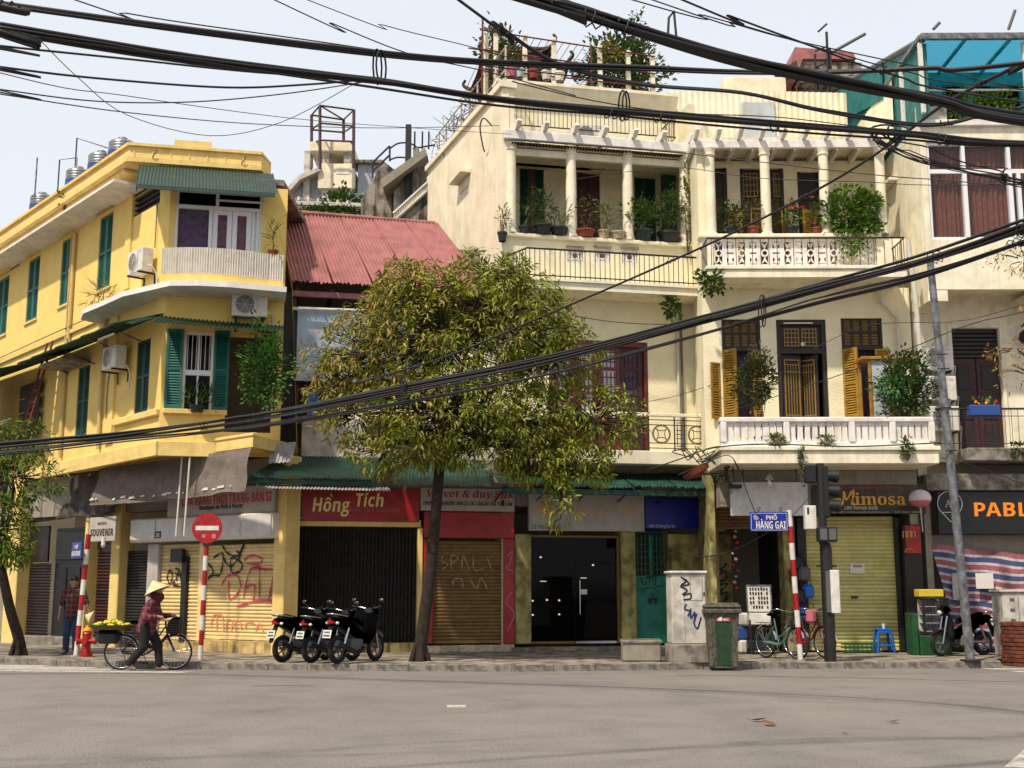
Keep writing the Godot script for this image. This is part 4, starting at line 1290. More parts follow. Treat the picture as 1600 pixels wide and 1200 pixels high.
	for x in [2.0, 3.38, 4.03, 4.28, 4.93]:
		g = G.new().at(FA).tube([Vector3(x, 4.78, 0.9), Vector3(x, 5.62, 0.9)], 0.018, 0.018, 5)
		obj("post", g, M.iron, r)
	for y in [4.86, 4.98, 5.42, 5.54]:
		g = G.new().at(FA).tube([Vector3(1.5, y, 0.9), Vector3(4.93, y, 0.9)], 0.012, 0.012, 5)
		obj("rail", g, M.iron, r)
	for cx in [2.35, 3.05, 3.7, 4.6]:
		for q in [[0.0, 0.20], [0.0, 0.225]]:
			var pl := []
			for j in 21: pl.append(Vector3(cx + cos(TAU * j / 20) * q[1], 5.2 + sin(TAU * j / 20) * q[1], 0.9))
			obj("ring", G.new().at(FA).tube(pl, 0.010, 0.010, 4, false), M.iron, r)
		for k in 4:
			var pl := []
			var ctr := Vector2(cx, 5.2) + Vector2(cos(k * PI / 2), sin(k * PI / 2)) * 0.28
			for j in 7:
				var a := PI + k * PI / 2 - 0.75 + j * 0.25
				pl.append(Vector3(ctr.x + cos(a) * 0.2, ctr.y + sin(a) * 0.2, 0.9))
			obj("scroll", G.new().at(FA).tube(pl, 0.010, 0.010, 4, false), M.iron, r)
	for y in [4.92, 5.1, 5.2, 5.3, 5.48]:
		obj("key_pattern", G.new().at(FA).tube([Vector3(4.07, y, 0.9), Vector3(4.24, y, 0.9)], 0.010, 0.010, 4), M.iron, r)
	for x in [4.1, 4.21]:
		obj("key_pattern", G.new().at(FA).tube([Vector3(x, 4.95, 0.9), Vector3(x, 5.45, 0.9)], 0.010, 0.010, 4), M.iron, r)
	# ground floor
	bx("beam", FA, 0.0, 3.5, 5.0, 4.3, -0.5, 0.02, M.dark_wall, b, 0)
	bx("pillar", FA, 0.3, 0.28, 0.68, 2.83, -0.5, 0.1, M.olive_wall, b)
	bx("pillar", FA, 2.9, 0.26, 3.26, 2.93, -0.5, 0.1, M.olive_wall, b)
	bx("pillar", FA, 4.13, 0.24, 5.76, 2.87, -0.5, 0.0, M.olive_wall, b)
	bx("shop_back_wall", FA, -0.2, 0.1, 5.0, 3.5, -3.2, -3.0, M.black_wall, b, 0)
	bx("ground_step", FA, 0.2, 0.1, 5.0, 0.2, -0.6, 0.25, M.concrete, b)
	# glass shop door: two leaves and a fixed pane
	var gd := [0.7, 0.27, 2.89, 2.82]
	bx("door_frame", FA, gd[0], gd[3] - 0.06, gd[2], gd[3], -0.2, -0.02, M.ochre_door, b)
	bx("door_frame", FA, gd[2] - 0.06, gd[1], gd[2], gd[3] - 0.061, -0.2, -0.02, M.ochre_door, b)
	var gm: float = (gd[0] + gd[2]) / 2
	for k in 2:
		var xa: float = gd[0] if k == 0 else gm + 0.01
		var xb: float = gm - 0.01 if k == 0 else gd[2] - 0.062
		var lf := bx("glass_door", FA, xa, gd[1] + 0.06, xb, gd[3] - 0.065, -0.12, -0.108, M.dark_glass, b, 0)
		bx("kick_rail", FA, xa, gd[1], xb, gd[1] + 0.055, -0.13, -0.10, M.chrome if k else M.ochre_door, lf, 0)
		if k: lobj_tube(lf, FA, Vector3(xa + 0.1, 0.95, -0.05), Vector3(xa + 0.1, 1.75, -0.05), 0.016, M.chrome, "handle")
	bx("door_notice", FA, gm + 0.14, 1.42, gm + 0.3, 1.54, -0.107, -0.104, M.paper, b, 0)
	# small lamps shining inside the shop
	for q in [[0.62, 0.95], [0.8, 0.95], [1.15, 0.97], [1.45, 0.96], [0.8, 0.62], [1.45, 0.63], [1.0, 1.98], [2.3, 1.8]]:
		bx("display_lamp", FA, q[0] - 0.02, q[1] + 0.3, q[0] + 0.02, q[1] + 0.335, -0.3, -0.27, lamp_mat(), b, 0)
	for q in [[1.0, 1.42], [2.0, 1.5]]:
		bx("shelf_edge", FA, q[0], q[1] + 0.3, q[0] + 0.14, q[1] + 0.316, -0.35, -0.3, lamp_mat(), b, 0)
	# green side door
	var sd := [3.27, 0.25, 4.13, 2.85]
	bx("side_door", FA, sd[0], sd[1], sd[2], sd[1] + 1.62, -0.14, -0.08, M.green_door, b)
	g = G.new().at(FA)
	for k in 9: g.box(sd[0] + k * 0.098, sd[1] + 1.63, -0.12, sd[0] + k * 0.098 + 0.012, sd[3], -0.105)
	for k in 7: g.box(sd[0], sd[1] + 1.75 + k * 0.15, -0.125, sd[2], sd[1] + 1.762 + k * 0.15, -0.106)
	kind(obj("door_grille", g, M.green_door, b), "stuff")
	bx("side_door_post", FA, (sd[0] + sd[2]) / 2 - 0.03, sd[1] + 1.62, (sd[0] + sd[2]) / 2 + 0.03, sd[3], -0.13, -0.07, M.green_door, b)
	for k in 2: bx("door_pull", FA, sd[0] + 0.36 + k * 0.14, sd[1] + 0.95, sd[0] + 0.43 + k * 0.14, sd[1] + 1.08, -0.08, -0.05, M.ink, b)
	g = G.new().at(FA)
	for s in [[Vector2(3.42, 1.89), Vector2(3.52, 1.63), Vector2(3.62, 1.86)], [Vector2(3.65, 1.63), Vector2(3.68, 1.86), Vector2(3.78, 1.63)], [Vector2(3.81, 1.89), Vector2(3.82, 1.61), Vector2(3.97, 1.64)], [Vector2(3.45, 1.52), Vector2(3.71, 1.58), Vector2(3.9, 1.46)], [Vector2(3.67, 1.43), Vector2(3.77, 1.34), Vector2(3.64, 1.25)], [Vector2(3.36, 1.78), Vector2(4.04, 1.89)]]: g.stroke(smooth2(s), 0.035, -0.078)
	obj("black_graffiti", g, M.ink, b)
	g = G.new().at(FA)
	for s in [[Vector2(5.37, 2.17), Vector2(5.46, 2.01), Vector2(5.63, 2.17)], [Vector2(5.39, 1.86), Vector2(5.56, 1.98), Vector2(5.59, 1.78), Vector2(5.39, 1.74)], [Vector2(5.38, 1.64), Vector2(5.62, 1.67), Vector2(5.41, 1.47)], [Vector2(5.39, 1.4), Vector2(5.61, 1.47), Vector2(5.57, 1.3)], [Vector2(5.61, 1.32), Vector2(5.43, 1.17), Vector2(5.63, 1.12)]]: g.stroke(smooth2(s), 0.06, 0.004)
	obj("black_graffiti", g, M.ink, b)
	g = G.new().at(FA).tube([Vector3(5.34, 0.2, 0.08), Vector3(5.34, 3.4, 0.08)], 0.055, 0.055, 10)
	obj("drainpipe", g, M.pvc, b)


func lobj_tube(parent: Node, f: Transform3D, a: Vector3, c: Vector3, r: float, m: Material, called: String) -> void:
	obj(called, G.new().at(f).tube([a, c], r, r, 6), m, parent)


func lamp_mat() -> Material:
	if not M.has("lamp_glow"):
		var m := mat("lamp_glow", Color(1, 0.95, 0.85), 0.4)
		m.emission_enabled = true
		m.emission = Color(1.0, 0.93, 0.8)
		m.emission_energy_multiplier = 8.0
	return M.lamp_glow


# ---------------------------------------------------------------- garden balconies house
func yellow_lattice(f: Transform3D, u0: float, v0: float, u1: float, v1: float, z: float, b: Node, vert := true) -> void:
	var g := G.new().at(f)
	var fw := 0.028
	g.box(u0, v0, z, u0 + fw, v1, z + 0.03); g.box(u1 - fw, v0, z, u1, v1, z + 0.03); g.box(u0 + fw, v0, z, u1 - fw, v0 + fw, z + 0.03); g.box(u0 + fw, v1 - fw, z, u1 - fw, v1, z + 0.03)
	if vert:
		for k in 4:
			var x := lerpf(u0 + fw, u1 - fw, (k + 1) / 5.0)
			g.box(x - 0.007, v0 + fw + 0.1, z + 0.002, x + 0.010, v1 - fw - 0.1, z + 0.026)
		for y in [v0 + 0.13, v1 - 0.13, v0 + 0.3, v1 - 0.3]: g.box(u0 + fw, y - 0.012, z, u1 - fw, y + 0.012, z + 0.028)
	else:
		for k in 3:
			var x := lerpf(u0, u1, (k + 1) / 4.0); var y := lerpf(v0, v1, (k + 1) / 4.0)
			g.box(x - 0.012, v0 + fw, z + 0.002, x + 0.012, v1 - fw, z + 0.026); g.box(u0 + fw, y - 0.012, z, u1 - fw, y + 0.012, z + 0.024)
	obj("lattice_panel", g, M.lattice_gold, b)


func leaf_turned(b: Node, hinge: Vector3, ang: float, w: float, h: float, m: Material, f: Transform3D) -> void:
	var fx := f * Transform3D(Basis(Vector3.UP, deg_to_rad(ang)), hinge)
	louver("shutter", fx, 0, 0, w, h, -0.02, m, b, 0.06)


func garden_house() -> void:
	var b := thing("cream_garden_house", "cream house with yellow shutters and two plant filled balconies", "house", FB * Vector3(2.4, 0, 0))
	var C: Material = M.cream_wall
	var T: Material = M.cream_trim
	# body
	bx("left_wall", FB, 0.0, 4.3, 0.2, 12.3, -7, -0.21, C, b, 0)
	bx("left_wall", FB, 0.0, 0, 0.2, 4.29, -7, -0.21, M.olive_wall, b, 0)
	bx("right_wall", FB, 4.75, 0, 4.95, 8.6, -7, -0.21, C, b, 0)
	bx("back_wall", FB, 0.0, 0, 4.95, 14.0, -7.3, -7.0, C, b, 0)
	bx("floor", FB, 0.2, 4.3, 4.75, 4.6, -7, -0.21, M.interior, b, 0)
	bx("floor", FB, 0.2, 8.66, 4.75, 8.9, -7, -0.21, T, b, 0)
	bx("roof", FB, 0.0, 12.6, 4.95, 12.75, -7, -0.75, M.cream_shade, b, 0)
	# first floor
	var hw := [[0.45, 5.49, 1.37, 7.9], [1.75, 5.49, 2.93, 7.89], [3.29, 5.49, 4.27, 7.92]]
	hw[1][1] = 4.65
	wall("wall", FB, 0.0, 4.6, 4.95, 8.66, 0.0, 0.21, hw, C, b)
	for k in [0, 2]:
		var h = hw[k]
		var ty: float = h[3] - 0.72
		var g := G.new().at(FB)
		g.box(h[0], h[1], -0.16, h[0] + 0.06, h[3], -0.03); g.box(h[2] - 0.06, h[1], -0.16, h[2], h[3], -0.03); g.box(h[0] + 0.06, ty - 0.05, -0.16, h[2] - 0.06, ty + 0.05, -0.02)
		obj("window_frame", g, M.wood_dark, b)
		var n := 4
		for i in n: louver("transom_shutter", FB, h[0] + 0.06 + i * (h[2] - h[0] - 0.12) / n, ty + 0.05, h[0] + 0.055 + (i + 1) * (h[2] - h[0] - 0.12) / n, h[3], -0.1, M.wood_dark, b, 0.07, M.ochre_door)
		for i in 6: bx("window_bar", FB, lerpf(h[0], h[2], (i + 1) / 7.0) - 0.008, h[1], lerpf(h[0], h[2], (i + 1) / 7.0) + 0.008, ty - 0.05, -0.08, -0.064, M.iron, b, 0)
		bx("curtain", FB, h[0] + 0.1, h[1], h[2] - 0.1, ty, -0.3, -0.26, M.curtain_violet, b, 0)
		leaf_turned(b, Vector3(h[0] + 0.01, h[1], -0.01), -52, 0.42, ty - h[1] - 0.04, M.wood_yellow, FB)
		leaf_turned(b, Vector3(h[2] - 0.22, h[1], 0.05), 18 if k == 0 else 4, 0.36, ty - h[1] - 0.04, M.wood_yellow, FB)
	leaf_turned(b, Vector3(hw[0][0] - 0.3, hw[0][1], 0.12), 30, 0.3, 1.35, M.wood_yellow, FB)
	# door with gold lattice
	var d = hw[1]
	var g := G.new().at(FB)
	g.box(d[0], d[1], -0.2, d[0] + 0.1, d[3], -0.04); g.box(d[2] - 0.1, d[1], -0.2, d[2], d[3], -0.04); g.box(d[0] + 0.1, d[3] - 0.12, -0.2, d[2] - 0.1, d[3], -0.04); g.box(d[0] + 0.1, d[3] - 0.82, -0.2, d[2] - 0.1, d[3] - 0.7, -0.03)
	obj("door_frame", g, M.wood_dark, b)
	bx("transom", FB, d[0] + 0.1, d[3] - 0.7, d[2] - 0.1, d[3] - 0.12, -0.17, -0.13, M.wood_dark, b, 0)
	yellow_lattice(FB, d[0] + 0.2, d[3] - 0.64, d[0] + 0.56, d[3] - 0.2, -0.128, b, false)
	yellow_lattice(FB, d[2] - 0.56, d[3] - 0.64, d[2] - 0.2, d[3] - 0.2, -0.128, b, false)
	bx("light_tube", FB, d[0] + 0.18, d[3] - 0.1, d[2] - 0.3, d[3] - 0.07, -0.03, 0.0, M.white_paint, b, 0)
	for k in 2:
		var fx: Transform3D = FB * (Transform3D(Basis(Vector3.UP, deg_to_rad(8)), Vector3(d[0] + 0.11, 0, -0.1)) if k == 0 else Transform3D(Basis(Vector3.UP, deg_to_rad(-38)), Vector3(d[2] - 0.62, 0, -0.35)))
		bx("door_leaf", fx, 0, d[1], 0.5, d[3] - 0.83, -0.05, 0.0, M.wood_dark, b)
		yellow_lattice(fx, 0.06, 5.3, 0.44, d[3] - 0.95, 0.003, b)
	var bulb := G.new().at(FB).ball(Vector3((d[0] + d[2]) / 2, d[3] - 0.62, 0.1), Vector3(0.05, 0.05, 0.05), 8, 6)
	obj("light_globe", bulb, M.white_paint, b)
	# glazed yellow casement box standing out on the balcony
	var cb := thing("yellow_casement_screen", "yellow framed glazed screen on the first floor garden balcony", "screen", FB * Vector3(3.9, 4.7, 0.9))
	for q in [[3.5, 0.5], [3.62, 0.9], [4.12, 0.92], [4.28, 0.92], [4.66, 0.7]]:
		bx("post", FB, q[0], 4.64, q[0] + 0.07, 6.72, q[1], q[1] + 0.07, M.wood_yellow, cb)
	bx("top_rail", FB, 3.45, 6.73, 4.75, 6.8, 0.4, 1.02, M.wood_yellow, cb)
	bx("bottom_rail", FB, 3.7, 5.3, 4.65, 5.37, 0.93, 0.98, M.wood_yellow, cb)
	bx("pane", FB, 3.7, 5.38, 4.11, 6.72, 0.93, 0.94, M.pale_grey, cb, 0)
	bx("pane", FB, 4.2, 5.38, 4.27, 6.72, 0.93, 0.94, M.pale_grey, cb, 0)
	# balustrade of pierced white panels
	var ba := thing("white_balustrade", "white precast balustrade with oblong slots on the garden balcony", "balustrade", FB * Vector3(2.4, 4.6, 1.9))
	bx("top_rail", FB, 0.03, 5.16, 4.72, 5.27, 1.70, 1.94, M.white_trim, ba, 0.02)
	bx("base_rail", FB, 0.05, 4.62, 4.7, 4.72, 1.72, 1.92, M.white_trim, ba, 0.012)
	for x in [0.05, 1.43, 2.86, 3.75, 4.6]: bx("pier", FB, x, 4.72, x + 0.13, 5.16, 1.70, 1.95, M.white_trim, ba, 0.012)
	var pg := G.new()
	pg.prism([Vector2(-0.075, 0), Vector2(0.075, 0), Vector2(0.07, 0.05), Vector2(0.055, 0.1), Vector2(0.055, 0.34), Vector2(0.07, 0.39), Vector2(0.075, 0.44), Vector2(-0.075, 0.44), Vector2(-0.07, 0.39), Vector2(-0.055, 0.34), Vector2(-0.055, 0.1), Vector2(-0.07, 0.05)], -0.05, 0.05)
	var pm := pg.mesh()
	for sgm in [[0.18, 1.43, 8], [1.56, 2.86, 8], [2.99, 3.75, 5], [3.88, 4.6, 5]]:
		for i in sgm[2]:
			put("baluster", pm, M.white_trim, ba, FB * Transform3D(Basis(), Vector3(lerpf(sgm[0], sgm[1], (i + 0.5) / sgm[2]), 4.72, 1.82)))
	# first floor balcony slab
	bx("balcony_slab", FB, 0.04, 4.23, 4.77, 4.52, 0.002, 2.0, T, b, 0.02)
	bx("slab_edge", FB, 0.0, 4.522, 4.80, 4.615, 0.002, 2.05, T, b, 0.012)
	# second floor terrace
	var hd := [[0.02, 10.44, 1, 12.33], [1.33, 10.43, 2.46, 12.31], [2.81, 10.43, 3.43, 12.21]]
	for h in hd: h[1] = 9.6
	wall("terrace_wall", FB, 0.0, 8.9, 4.95, 12.5, -1.8, 0.2, hd, C, b)
	for h in hd:
		bx("door_frame", FB, h[0], h[1], h[0] + 0.09, h[3], -1.98, -1.84, M.wood_dark, b, 0)
		bx("door_frame", FB, h[2] - 0.09, h[1], h[2], h[3], -1.98, -1.84, M.wood_dark, b, 0)
		bx("transom", FB, h[0] + 0.09, h[3] - 0.75, h[2] - 0.09, h[3], -1.97, -1.9, M.wood_dark, b, 0)
		bx("door_leaf", FB, h[0] + 0.09, h[1], h[0] + 0.3, h[3] - 0.76, -1.97, -1.9, M.wood_maroon, b, 0)
	for q in [[0.05, 0.42, -1.7, 25], [0.98, 0.36, -1.7, -20], [2.85, 0.5, -1.5, 30], [3.15, 0.42, -1.6, -8]]:
		leaf_turned(b, Vector3(q[0], 9.6, q[2]), q[3], q[1], 1.5, M.wood_yellow, FB)
	yellow_lattice(FB, 1.42, 11.55, 1.8, 12.2, -1.89, b, false)
	yellow_lattice(FB, 2.2, 11.55, 2.5, 12.2, -1.89, b, false)
	for q in [[1.5, 0.42, -1.4, 10], [2.3, 0.3, -1.5, 55]]:
		var fx: Transform3D = FB * Transform3D(Basis(Vector3.UP, deg_to_rad(q[3])), Vector3(q[0], 0, q[2]))
		yellow_lattice(fx, 0, 9.6, q[1], 11.1, 0, b)
	# parapet, columns and pergola
	bx("parapet_curb", FB, 0.3, 8.9, 4.2, 9.19, -0.2, -0.02, T, b)
	bx("parapet_pier", FB, 0.0, 8.9, 0.3, 9.9, -0.2, 0.0, T, b)
	bx("parapet_pier", FB, 4.2, 8.9, 4.95, 9.9, -0.2, 0.0, T, b)
	bx("sill", FB, -0.05, 9.902, 4.35, 10.0, -0.24, 0.08, T, b, 0.02)
	for i in 14:   # pierced white panels: two half-round cut-outs and a leaf pattern each
		var u0 := 0.31 + i * 0.277
		g = G.new().at(FB)
		g.box(u0, 9.20, -0.12, u0 + 0.05, 9.90, -0.06); g.box(u0 + 0.223, 9.20, -0.12, u0 + 0.273, 9.90, -0.06); g.box(u0 + 0.05, 9.20, -0.12, u0 + 0.223, 9.27, -0.06); g.box(u0 + 0.05, 9.83, -0.12, u0 + 0.223, 9.90, -0.06)
		var cx := u0 + 0.137
		if i % 2 == 0:
			g.ring(Vector3(cx, 9.55, -0.12), 0.055, 0.095, 0.06, 14)
			for s in [-1, 1]:
				g.prism([Vector2(cx - 0.087, 9.55 + s * 0.28), Vector2(cx, 9.55 + s * 0.09), Vector2(cx + 0.087, 9.55 + s * 0.28), Vector2(cx, 9.55 + s * 0.2)], -0.115, -0.065)
		else:
			for s in [-1, 1]:
				g.prism([Vector2(cx - 0.087, 9.55 + s * 0.02), Vector2(cx + 0.087, 9.55 + s * 0.02), Vector2(cx + 0.087, 9.55 + s * 0.1), Vector2(cx + 0.03, 9.55 + s * 0.15), Vector2(cx + 0.087, 9.55 + s * 0.26), Vector2(cx - 0.087, 9.55 + s * 0.26), Vector2(cx - 0.03, 9.55 + s * 0.15), Vector2(cx - 0.087, 9.55 + s * 0.1)], -0.115, -0.065)
		obj("pierced_panel", g, M.white_trim, b)
	for q in [Vector2(0.29, 11.1), Vector2(1.63, 11.09), Vector2(3.06, 11.08), Vector2(4.43, 11.08)]:
		g = G.new().at(FB)
		g.lathe([Vector2(0.15, 10.0), Vector2(0.15, 10.04), Vector2(0.125, 10.06), Vector2(0.115, 12.0), Vector2(0.14, 12.02), Vector2(0.14, 12.06), Vector2(0.115, 12.07), Vector2(0.15, 12.2), Vector2(0, 12.2)], Vector3(q.x, 0, -0.08), 18)
		obj("column", g, T, b)
	bx("pergola_beam", FB, -0.15, 12.2, 4.45, 12.4, -0.14, -0.02, M.white_trim, b, 0.012)
	for i in 9:
		var x := -0.05 + i * 0.53
		g = G.new().at(FB * Transform3D(Basis(Vector3(0, 0, -1), Vector3.UP, Vector3(1, 0, 0)), Vector3(x, 0, 0)))
		g.prism([Vector2(-0.45, 12.5), Vector2(-0.38, 12.56), Vector2(-0.3, 12.52), Vector2(-0.22, 12.58), Vector2(1.78, 12.58), Vector2(1.78, 12.41), Vector2(-0.22, 12.41)], -0.05, 0.05)
		obj("rafter", g, M.white_trim, b)
	# second floor balcony slab
	bx("balcony_slab", FB, -0.02, 8.64, 4.6, 8.84, 0.003, 1.08, T, b, 0.015)
	bx("slab_edge", FB, -0.05, 8.842, 4.63, 8.92, 0.003, 1.12, T, b, 0.01)
	var r := thing("garden_balcony_railing", "thin iron railing in front of the white pierced panels", "railing", FB * Vector3(2.3, 8.9, 1.0))
	g = G.new().at(FB)
	g.tube([Vector3(0.0, 9.6, 0.08), Vector3(0.0, 9.6, 1.04), Vector3(4.58, 9.6, 1.04), Vector3(4.58, 9.6, 0.08)], 0.024, 0.024, 6)
	obj("top_rail", g, M.iron, r)
	bars(FB, Vector3(0.0, 8.92, 1.04), Vector3(4.58, 8.92, 1.04), 24, 0.68, 0.009, M.iron, r)
	bars(FB, Vector3(0.0, 8.92, 0.1), Vector3(0.0, 8.92, 1.04), 6, 0.68, 0.009, M.iron, r)
	bars(FB, Vector3(4.58, 8.92, 0.1), Vector3(4.58, 8.92, 1.04), 6, 0.68, 0.009, M.iron, r)
	# storey at the back, clad in cream sheet
	g = G.new().at(FB)
	g.corrugated(Vector3(-0.35, 14.95, -3.0), Vector3(3.0, -0.03, 0), Vector3(0, -2.3, 0), 0.16, 0.014)
	obj("cladding", g, M.cream_trim, b)
	g = G.new().at(FB)
	g.corrugated(Vector3(2.66, 14.92, -2.98), Vector3(1.85, -0.06, 0), Vector3(0, -2.3, 0), 0.16, 0.014)
	obj("cladding", g, M.cream_side, b)
	bx("white_panel", FB, 1.65, 13.2, 2.55, 14.6, -2.97, -2.94, M.pale_grey, b)
	bx("upper_block", FB, 1.2, 12.7, 2.9, 15.35, -4.2, -3.03, M.cream_side, b)
	bx("upper_block", FB, -0.3, 12.7, 4.5, 14.8, -7.0, -3.06, M.cream_shade, b)
	# ground floor
	bx("soffit_beam", FB, 0.2, 3.4, 4.7, 4.22, -0.6, 0.6, M.dark_wall, b, 0)
	bx("pillar", FB, 0.0, 0.1, 0.16, 4.22, -0.5, 0.12, M.olive_wall, b)
	bx("pillar", FB, 1.71, 0.14, 1.98, 3.19, -0.5, 0.1, M.olive_wall, b)
	bx("pillar", FB, 4.43, 0.14, 4.84, 3.01, -0.4, 0.25, M.wood_dark, b)
	bx("shutter_guide", FB, 2.05, 0.14, 2.26, 3.19, -0.2, 0.02, M.dark_steel, b)
	bx("shutter_guide", FB, 4.31, 0.14, 4.42, 3.19, -0.2, 0.02, M.dark_steel, b)
	var mr := [2.27, 0.15, 4.31, 3.22]
	roller(FB, mr[0], mr[1] + 0.08, mr[2], mr[3], -0.12, 34, louvre_set(0, "shutter_olive"), b)
	bx("notice", FB, 3.27, 1.9, 3.6, 2.13, -0.09, -0.08, M.paper, b, 0)
	text("THÔNG BÁO", FB, 3.44, 2.07, -0.08, 0.05, M.sign_red, b, 0.22, "Droid Sans", true)
	bx("shutter_lock", FB, 3.27, 1.33, 3.42, 1.38, -0.1, -0.08, M.ink, b, 0)
	bx("shop_back_wall", FB, 0.16, 0.1, 1.75, 3.4, -3.0, -2.9, M.interior, b, 0)
	bx("shop_side_wall", FB, 1.7, 0.1, 1.75, 3.4, -2.9, -0.5, M.wood_dark, b, 0)
	roller(FB, 0.2, 3.0, 1.68, 3.4, -0.3, 5, louvre_set(0, "shutter_tan"), b)
	bx("red_banner", FB, 4.47, 2.35, 4.82, 2.98, 0.26, 0.28, M.sign_red, b, 0)
	g = G.new().at(FB * Transform3D(Basis(), Vector3(4.55, 2.39, 0.282)))
	for s in [[-0.12, 0.0], [0.12, PI]]:
		g.stroke([Vector2(-0.12, -0.02), Vector2(-0.07, 0.05), Vector2(0, 0.07), Vector2(0.07, 0.05), Vector2(0.12, -0.02)], 0.03)
	for k in 3: g.stroke([Vector2(-0.13 + k * 0.1, 0.32), Vector2(-0.13 + k * 0.1, 0.46), Vector2(-0.06 + k * 0.1, 0.46), Vector2(-0.06 + k * 0.1, 0.32)], 0.02)
	obj("banner_print", g, M.gold, b)


# ---------------------------------------------------------------- house on the right with the curtained bay
func curtain_house() -> void:
	var b := thing("curtained_bay_house", "cream house with overhanging glazed bay, brown curtains and dark shop", "house", FC * Vector3(1.5, 0, 0))
	var C: Material = M.cream_trim
	var W := 5.2
	var win := [0.14, 9.55, 2.37, 11.92]
	win[2] = 4.2
	wall("bay_wall", FC, 0.0, 8.36, W, 12.3, 1.2, 0.2, [win], C, b)
	bx("bay_side", FC, 0.0, 8.36, 0.2, 12.3, -6.0, 0.999, C, b, 0)
	bx("bay_floor", FC, 0.2, 8.5, W, 8.7, -6.0, 0.999, M.cream_trim, b, 0)
	bx("bay_roof", FC, 0.0, 12.3, W, 12.45, -6.0, 1.3, M.white_trim, b)
	bx("bay_back", FC, 0.2, 8.7, W, 12.3, -6.2, -6.0, M.interior, b, 0)
	bx("bay_corbel", FC, -0.01, 8.08, 0.45, 8.359, -0.2, 1.19, C, b)
	bx("bay_corbel", FC, 2.4, 8.08, 2.9, 8.359, -0.2, 1.19, C, b)
	bx("side_hood", FC, -0.2, 11.62, -0.002, 11.72, -3.5, -0.6, C, b)
	# window with white frame and brown curtains
	var g := G.new().at(FC)
	var xs := [win[0], win[0] + 0.87, win[0] + 1.93, win[0] + 2.9]
	g.box(win[0], win[1], 1.05, win[0] + 0.07, win[3], 1.16); g.box(win[0] + 0.07, win[3] - 0.06, 1.05, win[2], win[3], 1.16); g.box(win[0] + 0.07, win[1], 1.05, win[2], win[1] + 0.07, 1.16)
	g.box(win[0] + 0.07, win[3] - 0.75, 1.05, win[2], win[3] - 0.65, 1.155)
	for x in [xs[1], xs[2]]:
		g.box(x - 0.05, win[1] + 0.07, 1.04, x + 0.05, win[3] - 0.75, 1.17); g.box(x - 0.04, win[3] - 0.65, 1.04, x + 0.04, win[3] - 0.06, 1.165)
	g.box(xs[2] + 0.16, win[1] + 0.07, 1.05, xs[2] + 0.25, win[3] - 0.75, 1.155)
	obj("window_frame", g, M.upvc, b)
	for k in 3:
		bx("pane", FC, xs[k] + 0.06, win[1] + 0.07, xs[k + 1] - 0.05, win[3] - 0.75, 1.10, 1.106, M.glass, b, 0)
		bx("pane", FC, xs[k] + 0.06, win[3] - 0.65, xs[k + 1] - 0.05, win[3] - 0.06, 1.10, 1.106, M.glass, b, 0)
		g = G.new().at(FC)
		var n := 40
		for i in n:   # hanging folds
			var x0 := lerpf(xs[k], xs[k + 1], i / float(n)); var x1 := lerpf(xs[k], xs[k + 1], (i + 1) / float(n))
			var z0 := 0.93 + 0.035 * sin(i * 1.3) + 0.02 * sin(i * 0.47 + k); var z1 := 0.93 + 0.035 * sin((i + 1) * 1.3) + 0.02 * sin((i + 1) * 0.47 + k)
			g.quad(Vector3(x0, win[1] + 0.02, z0), Vector3(x1, win[1] + 0.02, z1), Vector3(x1, win[3], z1), Vector3(x0, win[3], z0))
		obj("curtain", g, M.curtain, b)
	# first floor: wall, door, slab
	var dr := [0.91, 4.7, 2.03, 7.71]
	wall("wall", FC, 0.0, 4.5, W, 8.5, -0.05, 0.2, [dr], C, b)
	bx("left_wall", FC, 0.0, 0, 0.2, 8.5, -6, -0.25, C, b, 0)
	bx("door_surround", FC, dr[0] - 0.1, dr[1], dr[0] - 0.004, dr[3] + 0.1, -0.049, 0.0, C, b)
	bx("door_surround", FC, dr[2] + 0.004, dr[1], dr[2] + 0.1, dr[3] + 0.1, -0.049, 0.0, C, b)
	bx("door_surround", FC, dr[0] - 0.004, dr[3] + 0.004, dr[2] + 0.004, dr[3] + 0.1, -0.049, -0.001, C, b)
	var dm: float = (dr[0] + dr[2]) / 2
	bx("door_leaf", FC, dr[0], dr[1], dm - 0.006, dr[3] - 0.72, -0.18, -0.13, M.wood_maroon, b)
	bx("door_leaf", FC, dm + 0.006, dr[1], dr[2], dr[3] - 0.72, -0.18, -0.13, M.wood_maroon, b)
	for k in 2:
		for j in 3: bx("door_panel", FC, [dr[0], dm][k] + 0.12, dr[1] + 0.1 + j * 0.72, [dm, dr[2]][k] - 0.12, dr[1] + 0.7 + j * 0.72, -0.13, -0.11, M.wood_dark, b)
	for j in 7: bx("transom_slat", FC, dr[0], dr[3] - 0.7 + j * 0.1, dr[2], dr[3] - 0.63 + j * 0.1, -0.18, -0.13, M.wood_dark, b, 0)
	bx("balcony_slab", FC, 0.75, 4.42, W, 4.72, -0.04, 0.95, M.concrete, b, 0.02)
	bx("back_wall", FC, 0.2, 4.5, W, 8.5, -6.2, -6.0, M.interior, b, 0)
	bx("right_wall", FC, W, 0.0, W + 0.2, 12.3, -6.2, 0.9, C, b, 0)
	bx("floor", FC, 0.2, 4.2, W, 4.5, -6, -0.25, M.interior, b, 0)
	bx("shop_beam", FC, -0.1, 3.78, W, 4.16, -0.3, 0.6, M.concrete, b, 0.02)
	bx("shop_back_wall", FC, -0.05, 0.1, W, 4.19, -3.2, -3.0, M.black_wall, b, 0)
	bx("shop_side", FC, -0.1, 0.1, 0.05, 3.775, -3.0, 0.3, M.dark_wall, b, 0)
	bx("shop_fascia", FC, 0.05, 2.3, W, 2.78, -0.2, 0.1, M.dark_wall, b, 0)
